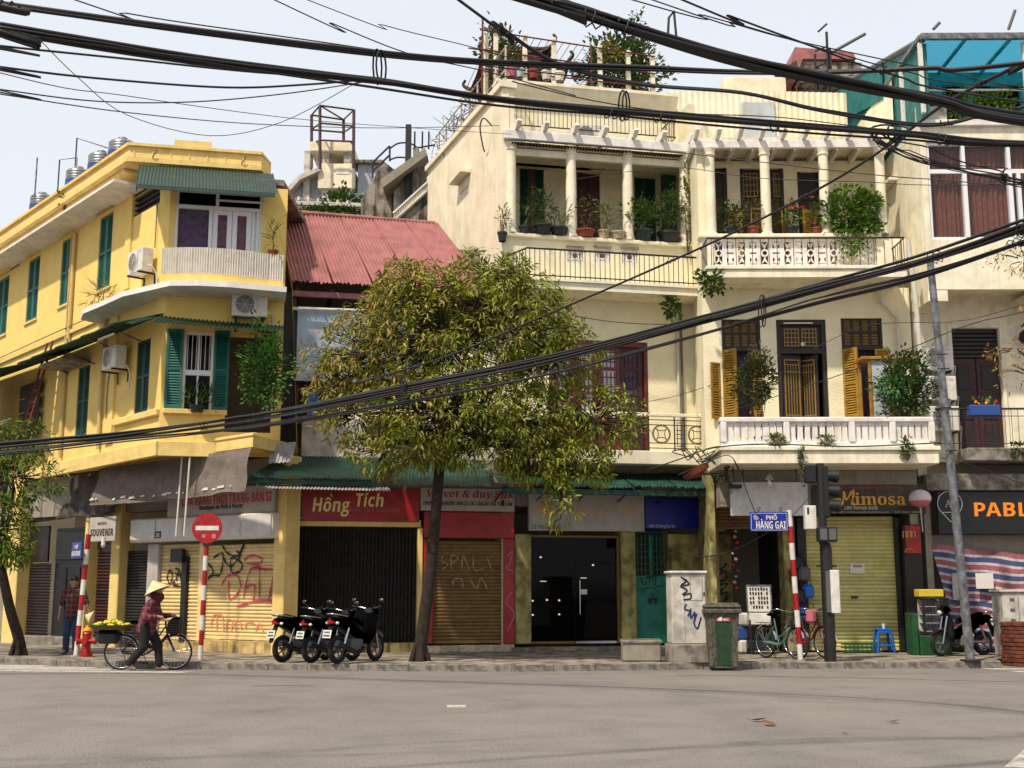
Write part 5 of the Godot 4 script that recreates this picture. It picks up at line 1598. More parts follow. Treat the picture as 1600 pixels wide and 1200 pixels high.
	var rl := thing("right_balcony_railing", "thin dark railing of the balcony behind the grey lamp pole", "railing", FC * Vector3(1.8, 4.7, 0.9))
	g = G.new().at(FC).tube([Vector3(0.1, 5.62, 0.9), Vector3(W, 5.62, 0.9)], 0.024, 0.024, 6)
	obj("top_rail", g, M.iron, rl)
	for y in [4.82, 5.45]: obj("rail", G.new().at(FC).tube([Vector3(0.1, y, 0.9), Vector3(W, y, 0.9)], 0.01, 0.01, 5), M.iron, rl)
	bars(FC, Vector3(0.1, 4.72, 0.9), Vector3(W, 4.72, 0.9), 34, 0.9, 0.007, M.iron, rl)
	# wall lamp beside the door
	var wl := thing("wall_lantern", "black wall lantern right of the maroon balcony door", "wall lamp", FC * Vector3(2.62, 7.4, 0.1))
	obj("arm", G.new().at(FC).tube([Vector3(2.6, 7.75, -0.05), Vector3(2.6, 7.8, 0.15), Vector3(2.6, 7.62, 0.2)], 0.02, 0.02, 6), M.iron, wl)
	obj("shade", G.new().at(FC).lathe([Vector2(0.02, 0.2), Vector2(0.16, 0.1), Vector2(0.2, -0.05), Vector2(0.12, -0.15), Vector2(0, -0.17)], Vector3(2.6, 7.45, 0.2), 10), M.iron, wl)
	# tall rainwater pipe on the boundary
	var pp := thing("rainwater_pipe", "tall pale rainwater pipe at the boundary of garden house and bay house", "pipe", FB * Vector3(4.9, 4.6, 0.5))
	obj("pipe", G.new().at(FB).tube([Vector3(4.62, 9.5, 1.15), Vector3(4.72, 8.2, 1.15), Vector3(4.86, 4.7, 1.05)], 0.06, 0.06, 8), M.white_pvc, pp)
	obj("branch_pipe", G.new().at(FB).tube([Vector3(4.2, 8.6, 0.1), Vector3(4.25, 8.3, 0.1), Vector3(4.6, 7.9, 0.1), Vector3(4.65, 5.0, 0.1)], 0.045, 0.045, 8), M.white_pvc, pp)



# ---------------------------------------------------------------- things behind and on the roofs
func background_houses() -> void:
	var Z := fr(0, -45, 0)
	var b := thing("white_tower_house", "pale house far behind with a yellow water tower and white pergola", "house", Vector3(-7, 0, -47))
	var g := G.new().at(Z)
	g.prism([Vector2(-9.21, 15.48), Vector2(-8.91, 16.07), Vector2(-8.15, 17.02), Vector2(-7.42, 17.36), Vector2(-6.91, 16.64), Vector2(-5.62, 16.58), Vector2(-5.57, 14.09), Vector2(-9.17, 14.09)], -6.0, 0)
	obj("wall", g, M.pale_grey, b)
	bx("blue_wall", Z, -7.24, 14.09, -5.69, 16.22, 0.002, 0.4, M.pale_blue, b, 0)
	bx("window", Z, -6.67, 15.76, -6.33, 16.07, 0.402, 0.43, M.dark_steel, b, 0)
	bx("tower_base", Z, -7.42, 16.64, -6.11, 17.62, -2.0, 0.45, M.cream_side, b)
	bx("tower_back", Z, -7.39, 17.62, -6.32, 18.19, -1.8, -1.5, M.grey_wall, b, 0)
	bx("tower_panel", Z, -6.73, 17.2, -6.21, 17.51, 0.452, 0.47, M.cream_trim, b, 0)
	bx("tower_beam", Z, -7.77, 18.13, -6.13, 18.5, -2.0, 0.46, M.cream_side, b)
	for q in [490.0, 518.0, 550.0]:
		var x: float = (q - 800) / 1900.0 * 48.3
		bx("tower_post", Z, x - 0.12, 16.2, x + 0.12, 18.2, -0.3, 0.3, M.white_dirty, b)
	bx("side_room", Z, -6.03, 16.64, -5.14, 17.93, -3.0, -0.5, M.pale_grey, b)
	bx("side_room_roof", Z, -6.15, 17.93, -5.06, 18.06, -3.2, -0.3, M.concrete, b)
	g = G.new().at(Z)
	g.prism([Vector2(-9.23, 15.82), Vector2(-8.16, 17.1), Vector2(-7.3, 17.46), Vector2(-7.3, 17.31), Vector2(-8.1, 16.92), Vector2(-9.1, 15.66)], 0.01, 0.6)
	obj("stair_parapet", g, M.white_dirty, b)
	for i in 10:
		var x := -8.6 + i * 0.36
		bx("pergola_slat", fr(x, -44.4, -28), 0, 15.75 - i * 0.03, 0.1, 15.9 - i * 0.03, 0, 1.6, M.white_dirty, b)
	bx("pergola_beam", fr(-8.9, -43.8, 6), 0, 15.55, 3.9, 15.72, 0, 0.14, M.white_dirty, b)
	bx("pergola_beam", fr(-8.9, -42.8, 6), 0, 15.4, 3.9, 15.55, 0, 0.14, M.white_dirty, b)
	for q in [0.2, 1.2, 3.4]: bx("pergola_post", fr(-8.9, -43.78, 6), q, 13.0, q + 0.14, 15.55, 0.01, 0.12, M.white_dirty, b)
	# steel frame on the tower
	var s := thing("roof_steel_frame", "purplish brown steel frame standing on the far yellow tower", "steel frame", Vector3(-6.7, 17, -45.5))
	var c := [Vector3(-7.84, 17.79, -45.5), Vector3(-7.26, 17.21, -44), Vector3(-6, 17.26, -44), Vector3(-6.73, 18.26, -46.5)]
	var t := [Vector3(-7.9, 19.96, -45.5), Vector3(-7.33, 19.74, -44), Vector3(-6.03, 19.56, -44), Vector3(-6.78, 20.17, -46.5)]
	for i in 4:
		obj("post", G.new().tube([c[i], t[i]], 0.06, 0.06, 4), M.rust_brown, s)
		for f in [1.0, 0.72, 0.45]:
			obj("bar", G.new().tube([c[i].lerp(t[i], f), c[(i + 1) % 4].lerp(t[(i + 1) % 4], f)], 0.04, 0.04, 4), M.rust_brown, s)
	obj("brace", G.new().tube([t[1], t[3]], 0.04, 0.04, 4), M.rust_brown, s)
	# grey stained house with outside stair
	b = thing("grey_stained_house", "stained bare grey house wall with roof railing behind the red roof", "house", Vector3(-3.8, 0, -39))
	Z = fr(0, -38, 0)
	g = G.new().at(Z)
	g.prism([Vector2(-4.87, 12.14), Vector2(-4.91, 14.03), Vector2(-4.19, 15.34), Vector2(-3.87, 15.07), Vector2(-3.59, 15.03), Vector2(-3.51, 12.14)], -5.0, 0)
	obj("wall", g, M.grey_wall, b)
	bx("white_wall", Z, -3.82, 12.14, -3.22, 14.77, 0.01, 0.3, M.white_dirty, b, 0)
	g = G.new().at(Z)
	g.prism([Vector2(-4.17, 14.29), Vector2(-2.76, 15.34), Vector2(-2.68, 15.12), Vector2(-4.08, 14.03)], -0.6, 1.2)
	obj("stair_roof", g, M.dark_wall, b)
	g = G.new().at(Z)
	g.prism([Vector2(-3.69, 12.99), Vector2(-2.66, 14.07), Vector2(-2.64, 12.14), Vector2(-3.68, 12.14)], 0.32, 1.0)
	obj("stair_flank", g, M.grey_wall, b)
	bx("dark_opening", Z, -3.58, 13.64, -2.75, 14.99, 0.31, 0.5, M.dark_wall, b, 0)
	for q in [644.0, 656.0]:
		var x: float = (q - 800) / 1900.0 * 40.6
		bx("stair_post", Z, x - 0.09, 13.0, x + 0.09, 16.3 if q < 650.0 else 15.5, 0.6, 0.8, M.concrete if q > 650 else M.dark_steel, b)
	var rl := [[Vector3(-3.73, 12.95, -36.9), Vector3(-2.67, 13.96, -36.9)], [Vector3(-3.73, 13.21, -36.9), Vector3(-2.67, 14.22, -36.9)]]
	for r in rl: obj("stair_rail", G.new().tube(r, 0.06, 0.06, 4), M.white_dirty, b)
	for i in 14:
		var f := i / 14.0; var f2 := (i + 1) / 14.0
		obj("baluster", G.new().tube([rl[0][0].lerp(rl[0][1], f), rl[1][0].lerp(rl[1][1], f2)], 0.03, 0.03, 4), M.white_dirty, b)
		obj("baluster", G.new().tube([rl[1][0].lerp(rl[1][1], f), rl[0][0].lerp(rl[0][1], f2)], 0.03, 0.03, 4), M.white_dirty, b)
	for q in [[Vector3(-4.55, 14.77, -38), Vector3(-4.56, 15.29, -38)], [Vector3(-4, 15.34, -38), Vector3(-4.01, 15.86, -38)], [Vector3(-4.56, 15.29, -38), Vector3(-4.01, 15.86, -38)], [Vector3(-4.56, 14.99, -38), Vector3(-4, 15.55, -38)]]:
		obj("roof_rail", G.new().tube(q, 0.035, 0.035, 5), M.iron, b)
	obj("roof_rail", G.new().tube(smooth([Vector3(-4, 15.77, -38), Vector3(-3.73, 15.95, -38), Vector3(-3.36, 15.95, -38), Vector3(-3.1, 15.77, -38), Vector3(-3.06, 15.38, -38)]), 0.03, 0.03, 5), M.iron, b)
	obj("roof_rail", G.new().tube(smooth([Vector3(-4, 15.38, -38), Vector3(-3.73, 15.47, -38), Vector3(-3.35, 15.42, -38), Vector3(-3.14, 15.2, -38)]), 0.03, 0.03, 5), M.iron, b)
	for q in [648, 660, 670]: obj("roof_rail", G.new().tube([Vector3((q - 800) / 1900.0 * 39.5, 15.6, -37.6), Vector3((q - 800) / 1900.0 * 39.5, 16.2, -37.6)], 0.03, 0.03, 5), M.iron, b)
	obj("roof_rail", G.new().tube([Vector3(-3.22, 15.62, -37.6), Vector3(-2.49, 15.75, -37.6)], 0.03, 0.03, 5), M.iron, b)
	# red roofed house and steel lattice mast behind the garden house
	b = thing("red_gabled_house", "distant house with faded red gable roof above the cream cladding", "house", Vector3(9, 0, -38))
	Z = fr(0, -36, 0)
	bx("wall", Z, 8.46, 13.62, 12.33, 17.21, -6.0, -0.5, M.grey_wall, b)
	g = G.new().at(Z)
	g.prism([Vector2(8.54, 17.04), Vector2(8.86, 18.28), Vector2(10.67, 18.11), Vector2(10.76, 17.89), Vector2(9.09, 17.89), Vector2(8.82, 17.13)], -5.0, 0.2)
	obj("roof", g, M.red_roof, b)
	g = G.new().at(Z)
	g.prism([Vector2(9.09, 17.87), Vector2(10.96, 17.81), Vector2(10.93, 17.17), Vector2(8.92, 17.17)], -4.0, 0.1)
	obj("gable", g, M.grey_wall, b)
	g = G.new().at(Z)
	g.prism([Vector2(8.12, 17.17), Vector2(8.8, 17.68), Vector2(8.83, 17.51), Vector2(8.32, 17.04)], -3.0, 0.6)
	obj("tiled_eave", g, M.tile_roof, b)
	g = G.new().at(Z)
	g.prism([Vector2(10.08, 18.36), Vector2(10.49, 18.49), Vector2(12.1, 18.6), Vector2(12.14, 18.49), Vector2(11.89, 18.28), Vector2(10.11, 18.23)], -8.0, -6.2)
	obj("grey_roof", g, M.white_dirty, b)
	s = thing("lattice_mast", "rusty steel lattice mast overgrown with dry vines beside the teal shed", "mast", Vector3(9.17, 15.9, -34))
	for q in [[1278, 50], [1292, 37], [1282, 60], [1296, 50]]:
		var x: float = (q[0] - 800) / 1900.0 * 36.2
		obj("post", G.new().tube([Vector3(x, 13.0, -34 - (q[0] % 4) * 0.2), Vector3(x, 13.0 + (1.0 - (q[1] - 30) / 130.0) * 5.2, -34 - (q[0] % 4) * 0.2)], 0.04, 0.04, 4), M.dark_steel, s)
	for k in 9: obj("brace", G.new().tube([Vector3(9.0, 13.3 + k * 0.5, -34), Vector3(9.45, 13.6 + k * 0.5, -34.3)], 0.025, 0.025, 4), M.dark_steel, s)
	obj("boom", G.new().tube([Vector3(9.51, 17.27, -34), Vector3(10.53, 17.86, -34)], 0.05, 0.05, 4), M.grille, s)
	obj("brace", G.new().tube([Vector3(9.12, 17.92, -34), Vector3(9.4, 18.18, -34)], 0.03, 0.03, 4), M.dark_steel, s)
	var vt := G.new()
	for k in 90:
		var o := Vector3(rng.randf_range(8.2, 10.2), rng.randf_range(12.6, 16.2), -34 + rng.randf_range(-0.5, 0.5))
		vt.tube(smooth([o, o + rv(0.5), o + rv(0.9), o + rv(1.1)], 3), 0.018, 0.008, 3, false)
	kind(obj("dry_vines", vt, M.bark_grey, s), "stuff")
	# teal shed on the roof of the bay house
	b = thing("teal_roof_shed", "teal sheet metal shed with glazed front on the roof of the bay house", "shed", FC * Vector3(2, 12.5, -2))
	g = G.new().at(Transform3D(Basis(Vector3(0, 0, -1), Vector3.UP, Vector3(1, 0, 0)), Vector3(9.63, 0, 0)))
	g.prism([Vector2(26.9, 12.46), Vector2(26.9, 14.2), Vector2(35.5, 16.5), Vector2(35.5, 12.46)], 0, 0.12)
	obj("side_wall", g, M.teal_dark, b)
	g = G.new()
	g.corrugated(Vector3(9.6, 14.25, -29.0), Vector3(0, 0.02, -6.4), Vector3(-0.02, -1.7, 0), 0.18, 0.012)
	obj("side_cladding", g, M.cream_trim, b)
	g = G.new()
	g.corrugated(Vector3(9.6, 15.0, -29.7), Vector3(0, 1.4, -5.8), Vector3(-0.02, -1.0, 0), 0.18, 0.012)
	obj("side_cladding", g, M.teal_dark, b)
	obj("eave_channel", G.new().tube([Vector3(9.66, 14.3, -26.9), Vector3(9.66, 16.55, -35.5)], 0.1, 0.1, 4), M.grille, b)
	bx("front_wall", FC, 0.1, 12.46, 5.2, 14.3, -0.45, -0.25, M.teal_sheet, b, 0)
	for q in [[0.55, 0.3], [1.2, 0.42], [1.95, 0.5], [2.5, 0.5], [3.3, 0.5]]:
		bx("window_frame", FC, q[0] - 0.06, 12.7, q[0] + q[1] + 0.06, 13.95, -0.248, -0.21, M.teal_dark, b)
		bx("pane", FC, q[0], 12.75, q[0] + q[1], 13.9, -0.209, -0.2, M.dark_glass, b, 0)
	bx("parapet_board", FC, 0.02, 12.45, 0.75, 12.9, 0.9, 1.0, M.white_dirty, b)
	var cp := thing("teal_canopy", "translucent blue green canopy on white posts over the top terrace", "canopy", FC * Vector3(2, 12.5, 0.8))
	for k in 5:
		bx("canopy_sheet", FC, 0.0 + k * 1.05, 14.32, 1.04 + k * 1.05, 14.335, -0.5, 1.75, M.teal_film, cp, 0)
		bx("canopy_rib", FC, 0.0 + k * 1.05 - 0.025, 14.24, 0.0 + k * 1.05 + 0.025, 14.318, -0.24, 1.7, M.teal_sheet, cp, 0)
	bx("front_channel", FC, -0.05, 14.2, 5.3, 14.36, 1.76, 1.86, M.pole_grey, cp)
	bx("side_channel", FC, -0.08, 14.24, -0.03, 14.36, -1.4, 1.75, M.pole_grey, cp)
	for q in [[-0.02, 1.65], [-0.02, 0.2], [2.4, 1.65]]: bx("post", FC, q[0] - 0.05, 12.46, q[0] + 0.05, 14.2, q[1] - 0.05, q[1] + 0.05, M.white_paint, cp)
	bx("terrace_rail", FC, 0.05, 13.2, 5.2, 13.25, 1.15, 1.2, M.white_paint, cp)
	for q in [[Vector3(10.53, 15.34, -28.5), Vector3(10.7, 15.52, -28.5)], [Vector3(12.41, 15.34, -28.5), Vector3(12.61, 15.85, -28.5)]]: obj("stub_pipe", G.new().tube(q, 0.04, 0.04, 6), M.grille, cp)
	# side street house at the far left, behind the lean-to
	b = thing("side_street_house", "far side street house with dark roof at the left edge", "house", FS * Vector3(-19, 0, 0))
	bx("wall", FS, -26.0, 0, -15.1, 12.0, -6, 0.1, M.cream_side, b)
	bx("roof", FS, -26.2, 12.0, -15.05, 12.3, -6, 0.9, M.tile_roof, b)
	# lean-to on the first floor of the corner house
	b = thing("balcony_lean_to", "small green roofed lean-to with posters on the yellow house's left balcony", "lean-to", FS * Vector3(-9, 4.8, 1))
	g = G.new().at(FS)
	g.corrugated(Vector3(-12.5, 7.75, 0.05), Vector3(5.9, -0.1, 0), Vector3(0, -0.5, 1.5), 0.1, 0.014)
	obj("roof_sheet", g, M.green_roof, b)
	bx("end_wall", FS, -12.0, 4.85, -9.3, 7.2, 0.9, 1.0, M.pale_grey, b)
	for k in 4: bx("plank", FS, -9.1, 5.6 + k * 0.4, -7.5, 5.95 + k * 0.4, 0.12, 0.16, M.wood_dark, b)
	for k in 3: bx("post", FS, -9.2 + k * 0.9, 4.85, -9.13 + k * 0.9, 7.3, 1.3, 1.36, M.pole_grey, b)
	var pb := bx("poster_board", FS, -9.2, 5.9, -8.1, 6.6, 1.01, 1.04, M.paper, b, 0)
	for k in 3:
		bx("poster", FS, -9.1 + k * 0.36, 6.05, -8.85 + k * 0.36, 6.5, 1.042, 1.05, [M.sign_red, M.paper, M.tank_blue][k], b, 0)
	for q in [[-6.9, 0.9, -6.7, 0.3], [-6.5, 0.9, -6.3, 0.3]]: obj("ladder_rail", G.new().at(FS).tube([Vector3(q[0], 4.85, q[1]), Vector3(q[2], 8.0, q[3])], 0.03, 0.03, 5), M.rust_red, b)
	for k in 9: obj("ladder_rung", G.new().at(FS).tube([Vector3(-6.88 + k * 0.022, 5.1 + k * 0.32, 0.85 - k * 0.062), Vector3(-6.48 + k * 0.022, 5.1 + k * 0.32, 0.85 - k * 0.062)], 0.02, 0.02, 5), M.rust_red, b)
	for y in [5.0, 5.75]: obj("rail", G.new().at(FS).tube([Vector3(-9.0, y, 1.45), Vector3(-5.6, y, 1.45)], 0.03, 0.03, 5), M.pole_grey, b)
	bars(FS, Vector3(-9.0, 4.85, 1.45), Vector3(-5.6, 4.85, 1.45), 9, 0.9, 0.014, M.pole_grey, b, "rail_bar")


var ac0: Node3D


# outdoor unit of an air conditioner, base at the origin, fan towards +z
func ac_unit() -> void:
	ac0 = thing("air_conditioner", "grey air conditioner unit on the yellow house's chamfered corner under the roof", "air conditioner", FS * Vector3(-0.92, 8.75, 0.05), rad_to_deg(FS.basis.get_euler().y), "outdoor air conditioner units")
	var c: Node3D = ac0
	var hole := []
	for j in 24: hole.append(Vector2(-0.1 + cos(TAU * j / 24) * 0.22, 0.28 + sin(TAU * j / 24) * 0.22))
	lobj("case", G.new().cbox(-0.4, 0, 0.06, 0.4, 0.56, 0.34, 0.02), M.white_plastic, c)
	lobj("fan_ring", G.new().ring(Vector3(-0.1, 0.28, 0.341), 0.215, 0.235, 0.012), M.white_plastic, c)
	lobj("fan_shadow_disc", G.new().ring(Vector3(-0.1, 0.28, 0.341), 0.0, 0.215, 0.002), M.grille, c)
	var g := G.new()
	for r in [0.05, 0.09, 0.13, 0.17, 0.205]: g.ring(Vector3(-0.1, 0.28, 0.352), r - 0.004, r + 0.004, 0.006, 24)
	for k in 6:
		g.t = Transform3D(Basis(Vector3(0, 0, 1), k * PI / 3), Vector3(-0.1, 0.28, 0.346))
		g.box(0, -0.004, 0, 0.215, 0.004, 0.006)
	lobj("fan_guard", g, M.white_plastic, c)
	g = G.new()
	for k in 9: g.box(-0.408, 0.06 + k * 0.05, 0.1, -0.401, 0.08 + k * 0.05, 0.3)
	kind(lobj("side_vents", g, M.black_plastic, c), "stuff")
	lobj("seam", G.new().box(0.16, 0.01, 0.341, 0.166, 0.55, 0.344), M.grille, c)
	lobj("maker_plate", G.new().box(0.22, 0.46, 0.341, 0.34, 0.49, 0.345), M.pale_grey, c)
	for s in [-0.3, 0.3]: lobj("bracket", G.new().box(s - 0.02, -0.04, -0.04, s + 0.02, -0.002, 0.38).box(s - 0.02, -0.3, -0.045, s + 0.02, -0.041, -0.02), M.dark_steel, c)
	lobj("pipe", G.new().tube(smooth([Vector3(0.41, 0.12, 0.2), Vector3(0.5, 0.1, 0.15), Vector3(0.52, -0.1, 0.02), Vector3(0.5, -0.5, 0.0)], 4), 0.02, 0.02, 6), M.white_pvc, c)


func roof_things() -> void:
	var d := rad_to_deg(FE.basis.get_euler().y)
	var gr := "outdoor air conditioner units"
	dup(ac0, "air_conditioner", "cream air conditioner unit on the yellow front wall above the wavy green awning", FE * Vector3(-0.78, 7.62, 0.06), d, gr)
	dup(ac0, "air_conditioner", "dull air conditioner unit left of the first floor green shutters, under the awning", FS * Vector3(-2.1, 6.65, 0.08), rad_to_deg(FS.basis.get_euler().y), gr)
	dup(ac0, "air_conditioner", "air conditioner unit behind the top railing of the cream balcony house", FA * Vector3(2.45, 12.95, -1.0), 12, gr)
	var lb := ["topmost of the three stacked air conditioners behind the grey pole", "middle of the three stacked air conditioners behind the grey pole", "lowest of the three stacked air conditioners behind the grey pole"]
	for k in 3:
		var o := dup(ac0, "air_conditioner", lb[k], FC * Vector3(0.42 + 0.03 * k, 6.62 - k * 0.72, 0.0), 0, gr)
		o.scale = Vector3(0.92, 1.05, 1)
	# steel water tanks
	var t0 := thing("water_tank", "steel water tank nearest the corner of the yellow roof", "water tank", FS * Vector3(-6.1, 12.82, -1.2), 0, "water tanks on the yellow roof")
	var pr := [Vector2(0, 1.5), Vector2(0.12, 1.5), Vector2(0.14, 1.45), Vector2(0.45, 1.38), Vector2(0.5, 1.32)]
	for k in 9:
		pr.append(Vector2(0.513, 1.28 - k * 0.12)); pr.append(Vector2(0.50, 1.22 - k * 0.12))
	pr.append(Vector2(0.5, 0.2)); pr.append(Vector2(0, 0.2))
	lobj("drum", G.new().lathe(pr, Vector3.ZERO, 24), M.steel, t0)
	lobj("lid", G.new().lathe([Vector2(0, 1.58), Vector2(0.18, 1.55), Vector2(0.19, 1.47), Vector2(0.14, 1.46)], Vector3.ZERO, 16), M.steel, t0)
	lobj("print_band", G.new().lathe([Vector2(0.522, 0.95), Vector2(0.522, 0.36), Vector2(0.5, 0.36)], Vector3.ZERO, 24), M.tank_blue, t0)
	var st := G.new()
	for k in 4: st.t = Transform3D(Basis(Vector3.UP, PI / 4 + k * PI / 2), Vector3()); st.box(0.38, -1.6, -0.03, 0.44, 0.25, 0.03)
	lobj("stand", st, M.dark_steel, t0)
	t0.scale = Vector3.ONE * 0.72
	var at := [[-7.6, -1.2], [-9.35, -1.2], [-12.45, -1.2]]
	lb = ["steel water tank second from the corner of the yellow roof", "steel water tank with blue band behind the pipe frame on the yellow roof", "small leftmost steel water tank on the yellow roof"]
	for k in 3:
		var o := dup(t0, "water_tank", lb[k], FS * Vector3(at[k][0], 12.86, at[k][1]), 40 * k, "water tanks on the yellow roof")
	var pf := thing("roof_pipe_frame", "thin grey pipe frame standing between the water tanks", "pipe frame", FS * Vector3(-6, 11.6, -0.6))
	for q in [[-9.7, 15.0, -6.9, 13.85], [-11.1, 14.7, -9.6, 14.35]]:
		obj("pipe", G.new().at(FS).tube([Vector3(q[0], 11.6, -1.2), Vector3(q[0], q[1], -1.2), Vector3(q[2], q[3], -1.2), Vector3(q[2], 11.6, -1.2)], 0.025, 0.025, 5), M.pole_grey, pf)
	obj("pipe", G.new().at(FS).tube([Vector3(-11.35, 11.6, -0.6), Vector3(-11.35, 14.7, -0.6)], 0.025, 0.025, 5), M.pole_grey, pf)
	# roof garden of the cream house: trellis, pavilion
	var tr := thing("roof_trellis", "trellis of cream posts and thin purple bars around the roof garden", "trellis", FA * Vector3(2.3, 14.8, -1.6))
	for x in [-0.12, 0.15, 0.95, 1.75, 3.05, 3.85, 4.55]:
		bx("post", FA, x - 0.06, 14.25, x + 0.06, 16.35 - absf(x - 1.2) * 0.08, -1.75, -1.63, M.cream_trim, tr)
	for q in [[16.3, 16.0], [15.75, 15.5], [15.2, 15.1]]: obj("rail", G.new().at(FA).tube([Vector3(-0.3, q[0], -1.6), Vector3(4.6, q[1], -1.6)], 0.022, 0.022, 5), M.rust_red, tr)
	obj("rail", G.new().at(FA).tube([Vector3(-0.3, 16.6, -3.4), Vector3(4.2, 16.3, -3.4)], 0.022, 0.022, 5), M.rust_red, tr)
	for k in 22: obj("wire", G.new().at(FA).tube([Vector3(-0.2 + k * 0.2, 16.3 - k * 0.012, -1.6), Vector3(-0.05 + k * 0.2, 16.62 - k * 0.012, -3.4)], 0.010, 0.010, 4), M.pole_grey, tr)
	for q in [[2.75, 14.9, 2.75, 16.0], [-0.25, 14.5, -0.25, 16.6]]: obj("bar", G.new().at(FA).tube([Vector3(q[0], q[1], -1.5), Vector3(q[2], q[3], -1.5)], 0.028, 0.028, 5), M.rust_red, tr)
	obj("bar", G.new().tube([Vector3(4.08, 15.63, -30), Vector3(4.13, 16.39, -30), Vector3(4.27, 16.58, -30), Vector3(4.32, 15.81, -30)], 0.035, 0.035, 5), M.dark_steel, tr)
	var pv := thing("roof_pavilion", "small dark pavilion with two tiers of upturned eaves in the roof garden", "pavilion", FA * Vector3(1.7, 14.2, -4.6))
	for lv in [[16.12, 1.3, 0.8, 0.5], [16.78, 0.9, 0.2, 0.5]]:
		var g := G.new().at(FA * Transform3D(Basis(), Vector3(1.35, 0, -4.6)))
		var n := 10
		for sd in 4:
			g.t = FA * Transform3D(Basis(Vector3.UP, sd * PI / 2), Vector3(1.35, 0, -4.6))
			for i in n:
				for j in 4:
					var P := func(a: int, bb: int) -> Vector3:
						var f := bb / 4.0
						var r: float = lerpf(lv[1], lv[2] * 0.6, f)
						var x: float = (a / float(n) * 2 - 1)
						return Vector3(x * r, lv[0] + lv[3] * pow(f, 1.5) + 0.38 * pow(absf(x), 4.0) * pow(1 - f, 2.0), r)
					g.quad(P.call(i, j), P.call(i + 1, j), P.call(i + 1, j + 1), P.call(i, j + 1))
		obj("roof_tier", g, M.tile_roof, pv)
		for sd in 4:
			var f2: Transform3D = FA * Transform3D(Basis(Vector3.UP, sd * PI / 2), Vector3(1.35, 0, -4.6))
			obj("ridge", G.new().at(f2).tube(smooth([Vector3(lv[2] * 0.6, lv[0] + lv[3], lv[2] * 0.6), Vector3(lv[1] * 0.8, lv[0] + 0.25, lv[1] * 0.8), Vector3(lv[1] + 0.05, lv[0] + 0.45, lv[1] + 0.05), Vector3(lv[1] + 0.0, lv[0] + 0.62, lv[1])], 4), 0.07, 0.04, 6), M.tile_roof, pv)
	bx("pavilion_wall", FA, 0.75, 14.25, 1.95, 16.9, -5.2, -4.0, M.dark_wall, pv)
	for k in 5:
		var p: Vector3 = FA * Vector3(0.42 + [0.0, 0.23, 0.6, 0.95, 1.3][k], 14.76, -0.98)
		var pt := pot_plant("roof_pot", ["pale pink pot at the left end of the roof cornice", "grey pot second on the roof cornice", "terracotta pot in the middle of the roof cornice", "white pot on the roof cornice right of the terracotta one", "squat cream pot at the right end of the pot row on the cornice"][k], p, 0.14, 0.24, [M.lantern_pink, M.pale_grey, M.terracotta, M.white_plastic, M.cream_trim][k], "pots along the roof cornice")
		leafy(pt, p + Vector3(0, 0.35, -0.02), Vector3(0.16, 0.22, 0.12), 22, 0.1, Color(0.05, 0.08, 0.03), Color(0.10, 0.12, 0.04), leaf_thin)
	# small iron brackets and rail on the side wall's coping
	var cr := thing("coping_railing", "broken white railing tangled with vines on the sloping side wall", "railing", FW * Vector3(-4, 14.4, 0))
	for k in 9: obj("post", G.new().at(FW).tube([Vector3(-0.4 - k * 0.85, 14.2 + k * 0.04, -0.2), Vector3(-0.4 - k * 0.85, 15.35 + k * 0.02, -0.2)], 0.03, 0.03, 5), M.white_dirty, cr)
	for y in [14.7, 15.3]: obj("rail", G.new().at(FW).tube([Vector3(-0.3, y, -0.2), Vector3(-7.6, y + 0.2, -0.2)], 0.022, 0.022, 5), M.white_dirty, cr)
	var vt := G.new().at(FW)
	for k in 70:
		var o := Vector3(rng.randf_range(-7.4, -0.3), rng.randf_range(14.3, 15.4), -0.2)
		vt.tube(smooth([o, o + rv(0.3), o + rv(0.55), o + rv(0.6)], 3), 0.014, 0.006, 3, false)
	kind(obj("dry_vines", vt, M.bark_grey, cr), "stuff")


